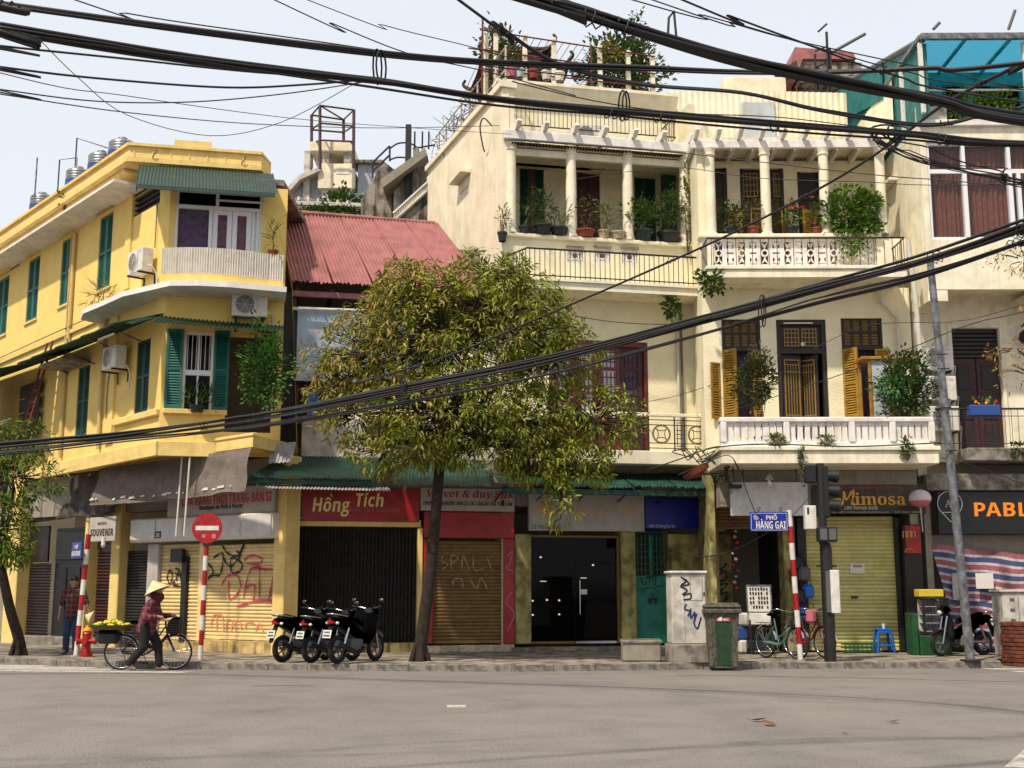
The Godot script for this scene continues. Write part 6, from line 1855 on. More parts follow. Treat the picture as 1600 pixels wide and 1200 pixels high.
# ---------------------------------------------------------------- signs and awnings
func signs_and_awnings() -> void:
	# upper green canopy of the yellow house
	var a := thing("upper_green_canopy", "dark green corrugated canopy over the yellow house's top balcony", "canopy", FE * Vector3(-1.3, 11.2, 0.6))
	obj("sheet", G.new().at(FE).corrugated(Vector3(-3.44, 11.41, -0.74), Vector3(3.1, 0, 0), Vector3(0.1, -1.0, 1.56), 0.075, 0.014), M.green_sheet, a)
	bx("edge_board", FE, -3.33, 10.33, -0.3, 10.42, 0.79, 0.82, M.green_sheet, a)
	var g := G.new().at(FE * Transform3D(Basis(Vector3(0, 0, -1), Vector3.UP, Vector3(1, 0, 0)), Vector3(-3.33, 0, 0)))
	g.prism([Vector2(0.72, 11.38), Vector2(-0.8, 10.38), Vector2(-0.8, 10.25), Vector2(0.3, 10.9)], -0.01, 0.01)
	obj("end_sheet", g, M.green_sheet, a)
	# lower wavy green awning
	a = thing("wavy_green_awning", "sagging green corrugated awning over the yellow house's first floor window", "awning", FE * Vector3(-1.3, 7.6, 0.6))
	obj("sheet", G.new().at(FE).corrugated(Vector3(-2.7, 7.62, 0.02), Vector3(2.72, -0.1, 0), Vector3(-0.1, -0.38, 1.15), 0.09, 0.022, 0.03, 0.05), M.green_roof, a)
	g = G.new()
	var k0: Vector3 = FE * Vector3(-2.7, 7.62, 0.02); var e0: Vector3 = FE * Vector3(-2.8, 7.24, 1.17); var s0: Vector3 = FS * Vector3(-0.05, 7.66, 0.02); var s1: Vector3 = FS * Vector3(-0.1, 7.25, 1.1)
	obj("corner_sheet", G.new().corrugated(k0, s0 - k0 + (e0 - k0) * 0.02 + Vector3(-0.2, 0, 0.02), (e0 + s1) / 2 - k0, 0.09, 0.012), M.green_roof, a)
	obj("sheet", G.new().at(FS).corrugated(Vector3(-6.5, 7.68, 0.02), Vector3(6.5, 0.0, 0), Vector3(0, -0.36, 1.1), 0.09, 0.02, 0.02, 0.05), M.green_roof, a)
	for q in [-0.8, -2.2, -4.0, -5.8]: obj("bracket", G.new().at(FS).tube([Vector3(q, 7.1, 0.02), Vector3(q, 7.4, 1.0), Vector3(q, 7.7, 0.02)], 0.018, 0.018, 5), M.dark_steel, a)
	bx("light_tube", FS, -1.6, 7.2, -0.7, 7.24, 0.85, 0.89, M.white_paint, a, 0)
	# small concrete hood with its board left of the pilaster
	a = thing("door_hood", "little slanting pale hood over the narrow green side shutters", "hood", FS * Vector3(-5.1, 7.3, 0.4))
	bx("hood", FS, -5.9, 7.15, -4.3, 7.24, 0.01, 0.75, M.concrete, a)
	# cloth awnings under the slab
	var cl := [["cloth_awning", "large hanging taupe cloth awning with torn white tape along its edge", FT, [-6.52, 3.6, 0.12, 4.52], 0.12, 0.16, M.tarp], ["cloth_awning", "smaller brownish cloth awning left of the large taupe one", FT, [-8.5, 3.45, -6.18, 4.68], -0.25, 0.12, M.tarp_dark], ["cloth_awning", "leftmost brownish cloth awning with dark stain behind the street tree", FT, [-12.28, 3.41, -8.52, 4.75], -0.25, 0.12, M.tarp_dark]]
	for c in cl:
		a = thing(c[0], c[1], "awning", c[2] * Vector3((c[3][0] + c[3][2]) / 2, c[3][1], 0), 0, "cloth awnings under the yellow slab")
		g = G.new().at(c[2])
		var nx := 28; var ny := 10
		var P := func(i: int, j: int) -> Vector3:
			var fx := i / float(nx); var fy := j / float(ny)
			var x: float = lerpf(c[3][0], c[3][2], fx)
			var z: float = c[4] + (c[5] * fy) + 0.05 * sin(fx * 21.0 + fy * 2.0) * fy + 0.04 * sin(fx * 9.0 - fy * 5.0) * sin(PI * fy)
			return Vector3(x, lerpf(c[3][3], c[3][1], fy) - 0.05 * sin(PI * fx) * fy + 0.02 * sin(fx * 37.0) * fy, z)
		for i in nx:
			for j in ny:
				g.quad(P.call(i, j + 1), P.call(i + 1, j + 1), P.call(i + 1, j), P.call(i, j))
		obj("cloth", g, c[6], a)
		obj("hem_bar", G.new().at(c[2]).tube([P.call(0, ny), P.call(nx / 4, ny), P.call(nx / 2, ny), P.call(nx, ny)], 0.02, 0.02, 5), c[6], a)
		if c[6] == M.tarp:
			g = G.new().at(FT)
			for k in 26:
				var i := rng.randi_range(0, nx - 2)
				var p: Vector3 = P.call(i, ny - 1)
				var w := rng.randf_range(0.05, 0.28)
				g = G.new().at(FT)
				g.quad(p + Vector3(0, 0.02, 0.03), p + Vector3(w, 0.02, 0.032), p + Vector3(w, 0.05 + rng.randf() * 0.04, 0.028), p + Vector3(0.02, 0.055, 0.028))
				obj("white_tape", g, M.white_paint, a)
			for q in [0.66, 0.71]: obj("awning_pole", G.new().at(FT).tube([Vector3(lerpf(c[3][0], c[3][2], q), 4.6, 0.42), Vector3(lerpf(c[3][0], c[3][2], q) + 0.02, 2.7, 0.5)], 0.022, 0.022, 6), M.white_pvc, a)
	# green awning over the red signed shop
	a = thing("green_shop_awning", "green corrugated awning with silver strip over the black folding gate", "awning", FA * Vector3(-4, 4, 1))
	obj("sheet", G.new().at(FA).corrugated(Vector3(-5.15, 4.56, 0.12), Vector3(2.6, 0.02, 0), Vector3(-0.75, -0.63, 1.45), 0.085, 0.018, 0.0, 0.02), M.green_roof, a)
	obj("sheet", G.new().at(FA).corrugated(Vector3(-2.58, 4.5, 0.1), Vector3(2.2, 0.0, 0), Vector3(-0.2, -0.66, 1.4), 0.085, 0.018, 0.02, 0.04), M.green_roof, a)
	bx("edge_board", FA, -5.95, 3.8, -3.2, 3.92, 1.44, 1.48, M.green_roof, a)
	obj("silver_strip", G.new().at(FA).corrugated(Vector3(-5.75, 3.8, 1.3), Vector3(2.9, -0.02, 0), Vector3(0, -0.11, 0.4), 0.075, 0.012), M.grey_sheet, a)
	a = thing("long_green_awning", "long old green awning over the silk shops, littered with dead leaves", "awning", FA * Vector3(2.5, 4, 1))
	for k in 5:
		obj("sheet", G.new().at(FA).corrugated(Vector3(-0.4 + k * 1.06, 4.34 - 0.02 * (k % 2), 0.15), Vector3(1.08, 0.0, 0), Vector3(0, -0.42 - 0.03 * (k % 3), 1.35), 0.085, 0.018, 0.03, 0.05), M.green_roof, a)
	bx("edge_board", FA, -0.3, 3.68, 4.9, 3.82, 1.36, 1.40, M.green_roof, a)
	for k in 6: obj("strut", G.new().at(FA).tube([Vector3(-0.2 + k, 3.6, 0.1), Vector3(-0.2 + k, 3.85, 1.36)], 0.02, 0.02, 5), M.dark_steel, a)
	var lv := []
	for k in 500:
		lv.append([FA * Vector3(rng.randf_range(-0.6, 1.6), 4.3 - 0.0 + rng.randf_range(0.0, 0.14), rng.randf_range(0.12, 0.75)) - Vector3(0, 0.12, 0), rv() * Vector3(1, 0.3, 1), rng.randf_range(0.08, 0.15), mixc(Color(0.20, 0.12, 0.08), Color(0.34, 0.22, 0.16))])
	foliage("leaf_litter", lv, leaf_thin, M.leaf, a)
	a = thing("grey_sheet_scrap", "bent pale corrugated sheet leaning at the end of the yellow fascia", "sheet", FA * Vector3(-5.2, 4.5, 0.8))
	obj("sheet", G.new().at(FA).corrugated(Vector3(-5.4, 4.75, 0.9), Vector3(0.5, 0.05, 0), Vector3(-0.1, -0.48, 0.3), 0.09, 0.018), M.grey_sheet, a)
	a = thing("white_billboard", "large blank white board below the red roof, half behind the tree", "billboard", FA * Vector3(-4, 7, 0.3))
	bx("board", FA, -4.94, 6.31, -2.29, 8.08, 0.14, 0.2, M.pale_blue, a)
	obj("top_pipe", G.new().at(FA).tube([Vector3(-5.05, 7.98, 0.35), Vector3(-2.0, 8.02, 0.42)], 0.04, 0.04, 6), M.white_pvc, a)
	bx("blue_crate", FA, -4.65, 5.48, -4.4, 6.06, 0.02, 0.25, M.plastic_blue, a)
	# shop signs
	var sg := "shop signs"
	var s := thing("red_music_shop_sign", "red sign lettered Hồng Tích with a guitar on its black end", "sign", FA * Vector3(-3.5, 3.3, 0.15), 0, sg)
	var r := [-4.79, 3.08, -2, 3.84]
	bx("board", FA, r[0], r[1], r[2], r[3], 0.05, 0.15, M.sign_red, s)
	r = [-5.14, 3.09, -4.65, 3.79]
	g = G.new().at(FA)
	g.prism([Vector2(r[0], r[1]), Vector2(r[2] - 0.02, r[1]), Vector2(r[2] - 0.1, r[3]), Vector2(r[0], r[3])], 0.04, 0.153)
	obj("black_panel", g, M.sign_black, s)
	g = G.new().at(FA)
	g.prism([Vector2(-5.11, 3.19), Vector2(-5.01, 3.19), Vector2(-4.96, 3.28), Vector2(-4.99, 3.39), Vector2(-5.04, 3.45), Vector2(-5.01, 3.54), Vector2(-5.07, 3.57), Vector2(-5.09, 3.74), Vector2(-5.12, 3.74), Vector2(-5.13, 3.57)], 0.154, 0.158)
	obj("guitar_print", g, M.gold, s)
	text("Hồng", FA, -4.05, 3.45, 0.152, 0.31, M.cream_letter, s, -3.66 - -4.49, "Droid Sans", true, 0.12)
	text("Tích", FA, -3.16, 3.57, 0.152, 0.3, M.cream_letter, s, -2.83 - -3.48, "Droid Sans", true, 0.12)
	text("NHẠC CỤ & LƯU NIỆM", FA, -3.05, 3.35, 0.152, 0.1, M.lantern_pink, s, -2.47 - -3.63)
	text("Add: 28 Hàng Gai", FA, -4.88, 3.15, 0.154, 0.045, M.paper, s, 0.36)
	s = thing("red_silk_shop_sign", "white and red silk shop sign behind the tree trunk", "sign", FA * Vector3(-0.8, 3.3, 0.15), 0, sg)
	bx("white_board", FA, -1.98, 3.35, 0.28, 3.89, 0.03, 0.1, M.sign_grey, s)
	bx("red_board", FA, -1.89, 2.72, 0.27, 3.33, 0.02, 0.12, M.sign_red, s)
	text("Velvet & duy Silk", FA, -0.79, 3.75, 0.102, 0.16, M.sign_red, s, 0.21 - -1.9, "Droid Serif", true, 0.2)
	text("CHUYÊN BÁN BUÔN  BÁN LẺ CÁC LOẠI ÁO DÀI THỔ CẨM", FA, -0.85, 3.53, 0.102, 0.09, M.ink, s, 0.21 - -1.93, "Droid Sans", true)
	s = thing("grey_lotus_sign", "grey fascia sign with a gold lotus and gold letters over the glass door", "sign", FA * Vector3(1.9, 3.3, 0.2), 0, sg)
	bx("board", FA, 0.61, 2.91, 3.47, 3.92, 0.03, 0.2, M.sign_grey, s)
	g = G.new().at(FA)
	var lc := Vector2(1.03, 3.31)
	for k in 7:
		var an := -1.2 + k * 0.4
		var dv := Vector2(sin(an), cos(an)); var nv := Vector2(dv.y, -dv.x)
		g.prism([lc, lc + dv * 0.16 + nv * 0.045, lc + dv * 0.29, lc + dv * 0.16 - nv * 0.045], 0.201, 0.205 + 0.002 * k)
	obj("lotus_print", g, M.gold, s)
	text("SILK", FA, 2.01, 3.38, 0.202, 0.2, M.gold, s, 0.85, "Droid Serif")
	text("TIE", FA, 2.97, 3.38, 0.202, 0.18, M.gold, s, 0.5, "Droid Serif")
	text("22 Hàng Gai", FA, 1, 3, 0.202, 0.1, M.ink, s, 1.35 - 0.66)
	s = thing("dark_blue_sign", "plain dark blue sign with a small white address line", "sign", FA * Vector3(4, 3.3, 0.2), 0, sg)
	bx("board", FA, 3.5, 2.99, 5.26, 3.74, 0.03, 0.15, M.sign_blue, s)
	text("Add: 22 Hang Gai Str.", FA, 3.93, 3.05, 0.152, 0.07, M.paper, s, 0.68)
	bx("meter_box", FA, 5.27, 2.94, 5.52, 3.22, 0.02, 0.2, M.pale_grey, s)
	s = thing("blank_white_sign", "blank white hanging sign board with a lamp above the Hàng Gai street plate", "sign", FB * Vector3(1.3, 3.3, 0.8), 0, sg)
	bx("board", FB, 0.39, 3.17, 2.14, 3.93, 0.82, 0.9, M.sign_white, s)
	for x in [0.7, 1.9]: obj("hanger", G.new().at(FB).tube([Vector3(x, 3.9, 0.86), Vector3(x, 4.24, 0.86)], 0.012, 0.012, 5), M.dark_steel, s)
	bx("floodlight", FB, 0.35, 3.78, 0.62, 3.86, 0.9, 1.15, M.black_plastic, s)
	s = thing("mimosa_sign", "dark brown fascia sign with large gold lettering Mimosa", "sign", FB * Vector3(3.5, 3.3, 0.6), 0, sg)
	bx("board", FB, 2.26, 3.23, 4.87, 3.91, 0.5, 0.6, M.sign_brown, s)
	text("imosa", FB, 3.84, 3.56, 0.602, 0.26, M.gold, s, 4.43 - 3.28, "Droid Serif", true)
	g = G.new().at(FB)
	g.stroke(smooth2([Vector2(2.73, 3.52), Vector2(2.87, 3.56), Vector2(2.95, 3.55)]), 0.07, 0.602, 0.01)
	g.stroke(smooth2([Vector2(2.9, 3.39), Vector2(2.98, 3.48), Vector2(3.05, 3.71)]), 0.07, 0.604, 0.01)
	g.stroke(smooth2([Vector2(3.02, 3.75), Vector2(3.07, 3.56), Vector2(3.21, 3.74), Vector2(3.25, 3.74), Vector2(3.2, 3.46), Vector2(3.27, 3.46)]), 0.06, 0.606, 0.01)
	obj("big_initial", g, M.gold, s)
	text("CÔNG TY TNHH THƯƠNG MẠI DỊCH VỤ THỜI TRANG", FB, 3.59, 3.83, 0.602, 0.06, M.lantern_pink, s, 4.31 - 2.83)
	text("Little Vietnam inside", FB, 3.4, 3.37, 0.602, 0.08, M.paper, s, 3.78 - 3.02)
	text("Email: mimosa@mimosa.vn    Tel: 024 3828", FB, 3.75, 3.27, 0.602, 0.045, M.sign_grey, s, 4.75 - 2.75)
	s = thing("black_pablo_sign", "black fascia sign with orange block letters and a white balloon emblem", "sign", FC * Vector3(2, 3.3, 0.5), 0, sg)
	bx("board", FC, 0.15, 2.78, 5.2, 3.76, 0.42, 0.5, M.sign_black, s)
	text("PABLO", FC, 1.78, 3.34, 0.502, 0.31, M.orange_letter, s, 1.6, "Droid Sans", true, 0.0, 0.02)
	g = G.new().at(FC)
	var ec := Vector2(0.44, 3.48)
	var bp := []
	for j in 29:
		var an := -0.9 + j * (PI + 1.8) / 28.0
		bp.append(ec + Vector2(cos(an), sin(an)) * 0.28)
	bp.push_front(ec + Vector2(0.0, -0.42)); bp.append(ec + Vector2(0.0, -0.42))
	g.stroke(bp, 0.016, 0.502)
	g.stroke([ec + Vector2(-0.2, -0.2), ec + Vector2(0.2, -0.2)], 0.016, 0.503)
	obj("emblem", g, M.white_paint, s)
	text("Al", FC, ec.x, ec.y, 0.502, 0.16, M.sign_grey, s, 0.22, "Droid Serif")
	s = thing("white_box_sign", "long white box sign numbered 26 above the yellow rolling shutters", "sign", FP * Vector3(-2.7, 2.9, 0.3), 0, sg)
	r = [-4.87, 2.66, 0.19, 3.23]
	var pw: float = (r[2] - r[0]) / 5
	bx("case", FP, r[0], r[1], r[2], r[3], 0.0, 0.28, M.white_plastic, s, 0.03)
	for k in 5: bx("panel", FP, r[0] + 0.05 + k * pw, r[1] + 0.06, r[0] + (k + 1) * pw - 0.02, r[3] - 0.04, 0.281, 0.3, M.sign_white, s)
	bx("number_plate", FP, -3.85, 2.75, -3.63, 2.91, 0.301, 0.31, M.ink, s, 0)
	text("26", FP, -3.74, 2.82, 0.311, 0.1, M.paper, s, 0.14, "Droid Sans", true)
	s = thing("pink_boutique_sign", "pale sign with red lettering and Boutique de Prêt à Porter, under the cloth awning", "sign", FP * Vector3(-1.8, 3.6, 0.2), 0, sg)
	bx("board", FP, -3.57, 3.24, 0.12, 3.86, 0.1, 0.2, M.sign_grey, s)
	text("CỬA HÀNG THỜI TRANG BÁN SỈ", FP, -1.49, 3.59, 0.202, 0.22, M.spray_red, s, -0.24 - -3.33, "Droid Sans", true)
	text("Boutique de Prêt à Porter", FP, -1.63, 3.42, 0.202, 0.1, M.ink, s, -0.88 - -2.39, "Droid Sans", true)
	s = thing("souvenir_sign", "small hanging sign lettered SOUVENIR above the dark left shop", "sign", FP * Vector3(-6.6, 2.7, 0.6), 0, sg)
	r = [-6.08, 2.7, -5.01, 3.3]
	bx("board", FP, r[0], r[1], r[2], r[3], 0.55, 0.6, M.sign_grey, s)
	text("SOUVENIR", FP, (r[0] + r[2]) / 2, (r[1] + r[3]) / 2 - 0.08, 0.602, 0.17, M.ink, s, (r[2] - r[0]) * 0.86, "Droid Sans", true)
	text("MINH", FP, (r[0] + r[2]) / 2, r[3] - 0.16, 0.602, 0.07, M.ink, s, 0.35)
	obj("hanger", G.new().at(FP).tube([Vector3((r[0] + r[2]) / 2, r[3], 0.57), Vector3((r[0] + r[2]) / 2, 4.5, 0.57)], 0.012, 0.012, 5), M.dark_steel, s)
	obj("bulb", G.new().at(FP).lathe([Vector2(0, 0.2), Vector2(0.05, 0.2), Vector2(0.06, 0.0), Vector2(0.04, -0.06), Vector2(0, -0.06)], Vector3(-5.42, 2.71 - 0.1, 0.62), 10), M.white_paint, s)



func banded_pole(o: Node3D, n: int, h: float, top_white: bool, lean: float, r := 0.05) -> void:
	for i in n:
		var y1 := h - i * h / n; var y0 := h - (i + 1) * h / n
		var a := Vector3(lean * y0 / h, y0 + 0.001, 0); var b := Vector3(lean * y1 / h, y1, 0)
		lobj("band", G.new().tube([a, b], r, r, 12), M.white_paint if (i % 2 == 0) == top_white else M.red_paint, o)
	lobj("base_plate", G.new().lathe([Vector2(0, 0.03), Vector2(r + 0.04, 0.03), Vector2(r + 0.06, 0.0)], Vector3.ZERO, 12), M.concrete, o)


func street_things() -> void:
	# no entry sign
	var s := thing("no_entry_sign", "round red no entry sign on a red and white banded pole", "road sign", Vector3(-6.31, 0.12, -25.19))
	banded_pole(s, 8, 2.4, false, 0.03)
	var f := Transform3D(Basis(Vector3.UP, 0.05), Vector3(0.05, 2.66, 0.06))
	lobj("disc", G.new().at(f).ring(Vector3(0, 0, 0), 0.0, 0.31, 0.012, 36), M.red_paint, s)
	lobj("white_bar", G.new().at(f).box(-0.235, -0.045, 0.012, 0.235, 0.045, 0.018), M.white_paint, s)
	lobj("sticker", G.new().at(f).box(0.10, -0.21, 0.012, 0.18, -0.12, 0.015).box(-0.1, -0.2, 0.012, -0.03, -0.13, 0.015), M.lantern_pink, s)
	lobj("clamp", G.new().box(-0.03, 2.3, 0.0, 0.12, 2.36, 0.07), M.dark_steel, s)
	# street name poles
	s = thing("street_name_sign", "blue street plate PHỐ HÀNG GAI on a red and white banded pole", "street sign", Vector3(5.79, 0.12, -24.97))
	banded_pole(s, 9, 3.02, true, -0.12, 0.055)
	f = Transform3D(Basis(), Vector3(-0.55, 2.78, 0.05))
	lobj("plate", G.new().at(f).cbox(-0.39, -0.2, -0.015, 0.39, 0.2, 0.015, 0.008), M.plate_blue, s)
	var bd := G.new().at(f)
	bd.box(-0.36, 0.165, 0.015, 0.36, 0.173, 0.018); bd.box(-0.36, -0.173, 0.015, 0.36, -0.165, 0.018); bd.box(-0.368, -0.165, 0.015, -0.36, 0.165, 0.018); bd.box(0.36, -0.165, 0.015, 0.368, 0.165, 0.018)
	lobj("border", bd, M.white_paint, s)
	var sf: Transform3D = Transform3D(Basis(), s.position) * f
	text("PHỐ", sf, 0.05, 0.08, 0.017, 0.085, M.white_paint, s, 0.22, "Droid Sans", true)
	text("HÀNG GAI", sf, 0.03, -0.07, 0.017, 0.15, M.white_paint, s, 0.6, "Droid Sans", true)
	var em := G.new().at(f).ring(Vector3(-0.26, 0.09, 0.015), 0.045, 0.055, 0.004, 20)
	em.box(-0.285, 0.06, 0.015, -0.275, 0.1, 0.019); em.box(-0.245, 0.06, 0.015, -0.235, 0.1, 0.019); em.box(-0.29, 0.1, 0.015, -0.23, 0.112, 0.019); em.box(-0.265, 0.06, 0.015, -0.255, 0.09, 0.0185)
	lobj("emblem", em, M.white_paint, s)
	for x in [-0.75, -0.3]: lobj("hook", G.new().tube(smooth([Vector3(x, 2.98, 0.05), Vector3(x - 0.03, 3.05, 0.05), Vector3(x + 0.03, 3.07, 0.05), Vector3(x + 0.01, 3.0, 0.05)], 4), 0.008, 0.008, 5), M.dark_steel, s)
	s = thing("street_name_sign", "smaller blue street plate seen edge on, on the banded pole beside the hydrant", "street sign", Vector3(-9.32, 0.12, -26.6))
	banded_pole(s, 8, 2.6, false, 0.12, 0.055)
	f = Transform3D(Basis(Vector3.UP, -0.9), Vector3(-0.08, 2.25, 0.1))
	lobj("plate", G.new().at(f).cbox(-0.3, -0.17, -0.012, 0.3, 0.17, 0.012, 0.006), M.plate_blue, s)
	sf = Transform3D(Basis(), s.position) * f
	text("PHỐ", sf, 0.0, 0.07, 0.014, 0.07, M.white_paint, s, 0.2, "Droid Sans", true)
	text("LƯƠNG VĂN CAN", sf, 0.0, -0.07, 0.014, 0.1, M.white_paint, s, 0.52, "Droid Sans", true)
	# hydrant
	s = thing("fire_hydrant", "red fire hydrant with a yellow cap on the left pavement", "hydrant", Vector3(-9.11, 0.12, -26.6))
	lobj("barrel", G.new().lathe([Vector2(0, 0.75), Vector2(0.12, 0.72), Vector2(0.15, 0.66), Vector2(0.13, 0.64), Vector2(0.12, 0.2), Vector2(0.14, 0.18), Vector2(0.14, 0.12), Vector2(0.19, 0.1), Vector2(0.19, 0.0)], Vector3.ZERO, 16), M.red_paint, s)
	lobj("cap", G.new().lathe([Vector2(0, 0.92), Vector2(0.04, 0.91), Vector2(0.05, 0.85), Vector2(0.11, 0.82), Vector2(0.13, 0.755), Vector2(0, 0.755)], Vector3.ZERO, 14), M.gold, s)
	s.scale = Vector3.ONE * 0.72
	for d in [Vector3(0.24, 0, 0.05), Vector3(-0.22, 0, 0.1), Vector3(0.02, 0, 0.24)]:
		lobj("outlet", G.new().tube([Vector3(0, 0.45, 0), Vector3(0, 0.45, 0) + d], 0.075, 0.075, 12), M.red_paint, s)
		lobj("outlet_cap", G.new().tube([Vector3(0, 0.45, 0) + d, Vector3(0, 0.45, 0) + d * 1.25], 0.09, 0.085, 8), M.red_paint, s)
	# traffic light pole, seen from behind
	s = thing("traffic_light_pole", "dark traffic light pole with signal backs and boxes before the olive shutter", "traffic light", Vector3(6.33, 0.12, -24.75))
	lobj("base_shaft", G.new().lathe([Vector2(0.12, 0), Vector2(0.12, 2.25), Vector2(0.09, 2.35), Vector2(0, 2.35)], Vector3.ZERO, 14), M.dark_steel, s)
	lobj("shaft", G.new().lathe([Vector2(0.085, 2.3), Vector2(0.08, 3.95), Vector2(0, 3.96)], Vector3(-0.04, 0, 0), 14), M.dark_steel, s)
	for k in 3:
		lobj("signal_visor", G.new().at(Transform3D(Basis(Vector3(0, 0, 1), 1.45) * Basis(), Vector3(0.0, 3.72 - k * 0.3, 0))).lathe([Vector2(0.1, -0.05), Vector2(0.13, -0.3), Vector2(0.11, -0.32), Vector2(0.09, -0.05)], Vector3.ZERO, 14), M.black_plastic, s)
	lobj("signal_case", G.new().cbox(-0.02, 2.85, -0.14, 0.1, 3.9, 0.1, 0.02), M.black_plastic, s)
	lobj("signal_arm", G.new().cbox(-0.36, 3.55, -0.12, -0.12, 3.93, 0.05, 0.03), M.black_plastic, s)
	lobj("lower_case", G.new().cbox(-0.19, 2.36, 0.02, 0.2, 2.66, 0.2, 0.02), M.black_plastic, s)
	for k in 2: lobj("lens", G.new().box(-0.15 + k * 0.18, 2.40, 0.2, -0.01 + k * 0.18, 2.62, 0.208), M.grille, s)
	lobj("white_cabinet", G.new().cbox(0.02, 0.95, 0.02, 0.2, 1.8, 0.2, 0.012), M.white_paint, s)
	lobj("cabinet_door", G.new().box(-0.06, 0.97, 0.05, 0.018, 1.78, 0.17), M.grille, s)
	lobj("crossbar", G.new().box(-0.2, 1.86, -0.02, 0.2, 1.9, 0.02), M.dark_steel, s)
	lobj("meter_box", G.new().cbox(-0.38, 2.62, -0.2, -0.15, 3.1, -0.02, 0.012), M.white_plastic, s)
	lobj("warning_mark", G.new().box(-0.34, 2.92, -0.02, -0.3, 3.06, -0.016), M.ink, s)
	# tall grey lamp pole
	s = thing("grey_lamp_pole", "tall leaning galvanised grey pole with open top, right of the lantern", "pole", Vector3(9.11, 0.12, -24.75))
	lobj("shaft", G.new().tube([Vector3(0, 0, 0), Vector3(-0.12, 3.0, 0), Vector3(-0.24, 6.0, 0), Vector3(-0.33, 8.2, 0)], 0.09, 0.072, 16), M.pole_grey, s)
	lobj("collar", G.new().lathe([Vector2(0.1, 5.1), Vector2(0.125, 5.1), Vector2(0.125, 5.28), Vector2(0.1, 5.28)], Vector3(-0.205, 0, 0), 16), M.pole_grey, s)
	lobj("base_flange", G.new().lathe([Vector2(0, 0.04), Vector2(0.2, 0.04), Vector2(0.2, 0)], Vector3.ZERO, 12), M.dark_steel, s)
	for y in [6.2, 4.2, 5.9]: lobj("strap", G.new().tube([Vector3(-y * 0.04 - 0.1, y, 0.1), Vector3(-y * 0.04 + 0.14, y + 0.01, 0.1)], 0.012, 0.012, 5), M.dark_steel, s)
	# refuse bin at the kerb
	s = thing("wheeled_bin", "grey and green wheeled refuse bin at the kerb by the graffiti cabinet", "bin", Vector3(4.08, 0, -24.15), -3)
	var g := G.new()
	var q := [[0.0, 0.24, 0.24], [1.05, 0.31, 0.31]]
	g.quad(Vector3(-0.25, 0.05, 0.25), Vector3(0.25, 0.05, 0.25), Vector3(0.31, 1.1, 0.32), Vector3(-0.31, 1.1, 0.32))
	g.quad(Vector3(0.25, 0.05, 0.25), Vector3(0.25, 0.05, -0.25), Vector3(0.31, 1.1, -0.32), Vector3(0.31, 1.1, 0.32))
	g.quad(Vector3(-0.25, 0.05, -0.25), Vector3(-0.25, 0.05, 0.25), Vector3(-0.31, 1.1, 0.32), Vector3(-0.31, 1.1, -0.32))
	g.quad(Vector3(0.25, 0.05, -0.25), Vector3(-0.25, 0.05, -0.25), Vector3(-0.31, 1.1, -0.32), Vector3(0.31, 1.1, -0.32))
	for x in [-0.22, 0.22]: g.cbox(x - 0.05, 0.06, 0.2, x + 0.05, 0.4, 0.275, 0.02)
	lobj("body", g, M.bin_grey, s)
	lobj("green_front", G.new().quad(Vector3(-0.13, 0.1, 0.262), Vector3(0.13, 0.1, 0.262), Vector3(0.16, 0.96, 0.319), Vector3(-0.16, 0.96, 0.319)), M.bin_green, s)
	lobj("rim", G.new().cbox(-0.36, 1.08, -0.36, 0.36, 1.17, 0.38, 0.02), M.bin_grey, s)
	lobj("lid", G.new().cbox(-0.35, 1.175, -0.37, 0.35, 1.25, 0.36, 0.03).tube([Vector3(-0.3, 1.26, 0.28), Vector3(0.3, 1.26, 0.28)], 0.025, 0.025, 6), M.bin_grey, s)
	lobj("red_label", G.new().box(-0.14, 0.93, 0.32, 0.14, 1.0, 0.328), M.red_paint, s)
	var sb := Transform3D(s.basis, s.position)
	text("BỎ RÁC", sb, 0, 0.965, 0.329, 0.045, M.white_paint, s, 0.22, "Droid Sans", true, 0, 0.004)
	for x in [-0.25, 0.25]: lobj("wheel", G.new().tube([Vector3(x - 0.03, 0.1, -0.27), Vector3(x + 0.03, 0.1, -0.27)], 0.1, 0.1, 14), M.rubber, s)
	# electrical cabinet on a plinth
	s = thing("graffiti_cabinet", "dirty white electrical cabinet with scrawled graffiti behind the bin", "cabinet", Vector3(3.49, 0.12, -24.54), 4)
	lobj("plinth", G.new().cbox(-0.42, 0, -0.35, 0.36, 0.36, 0.3, 0.02), M.concrete, s)
	lobj("case", G.new().cbox(-0.37, 0.362, -0.3, 0.31, 1.72, 0.25, 0.02), M.white_dirty, s)
	lobj("roof", G.new().cbox(-0.41, 1.722, -0.34, 0.35, 1.78, 0.29, 0.02), M.white_dirty, s)
	g = G.new()
	g.box(0.0, 1.2, 0.25, 0.008, 1.66, 0.254); g.box(0.0, 1.2, 0.25, 0.24, 1.208, 0.254); g.box(0.24, 1.2, 0.25, 0.248, 1.66, 0.254); g.box(-0.12, 0.37, 0.25, -0.115, 1.7, 0.254)
	lobj("door_seams", g, M.grille, s)
	for y in [0.9, 1.3]: lobj("lock", G.new().box(0.26, y, 0.25, 0.29, y + 0.06, 0.262), M.dark_steel, s)
	g = G.new()
	for st in [[Vector2(-0.18, 1.66), Vector2(-0.08, 1.58), Vector2(-0.18, 1.5), Vector2(-0.02, 1.52), Vector2(-0.1, 1.62)], [Vector2(-0.2, 1.48), Vector2(-0.06, 1.4), Vector2(-0.16, 1.32)], [Vector2(-0.14, 1.3), Vector2(0.0, 1.34), Vector2(0.0, 1.24), Vector2(-0.14, 1.22)]]: g.stroke(smooth2(st), 0.03, 0.256)
	lobj("black_graffiti", g, M.ink, s)
	g = G.new()
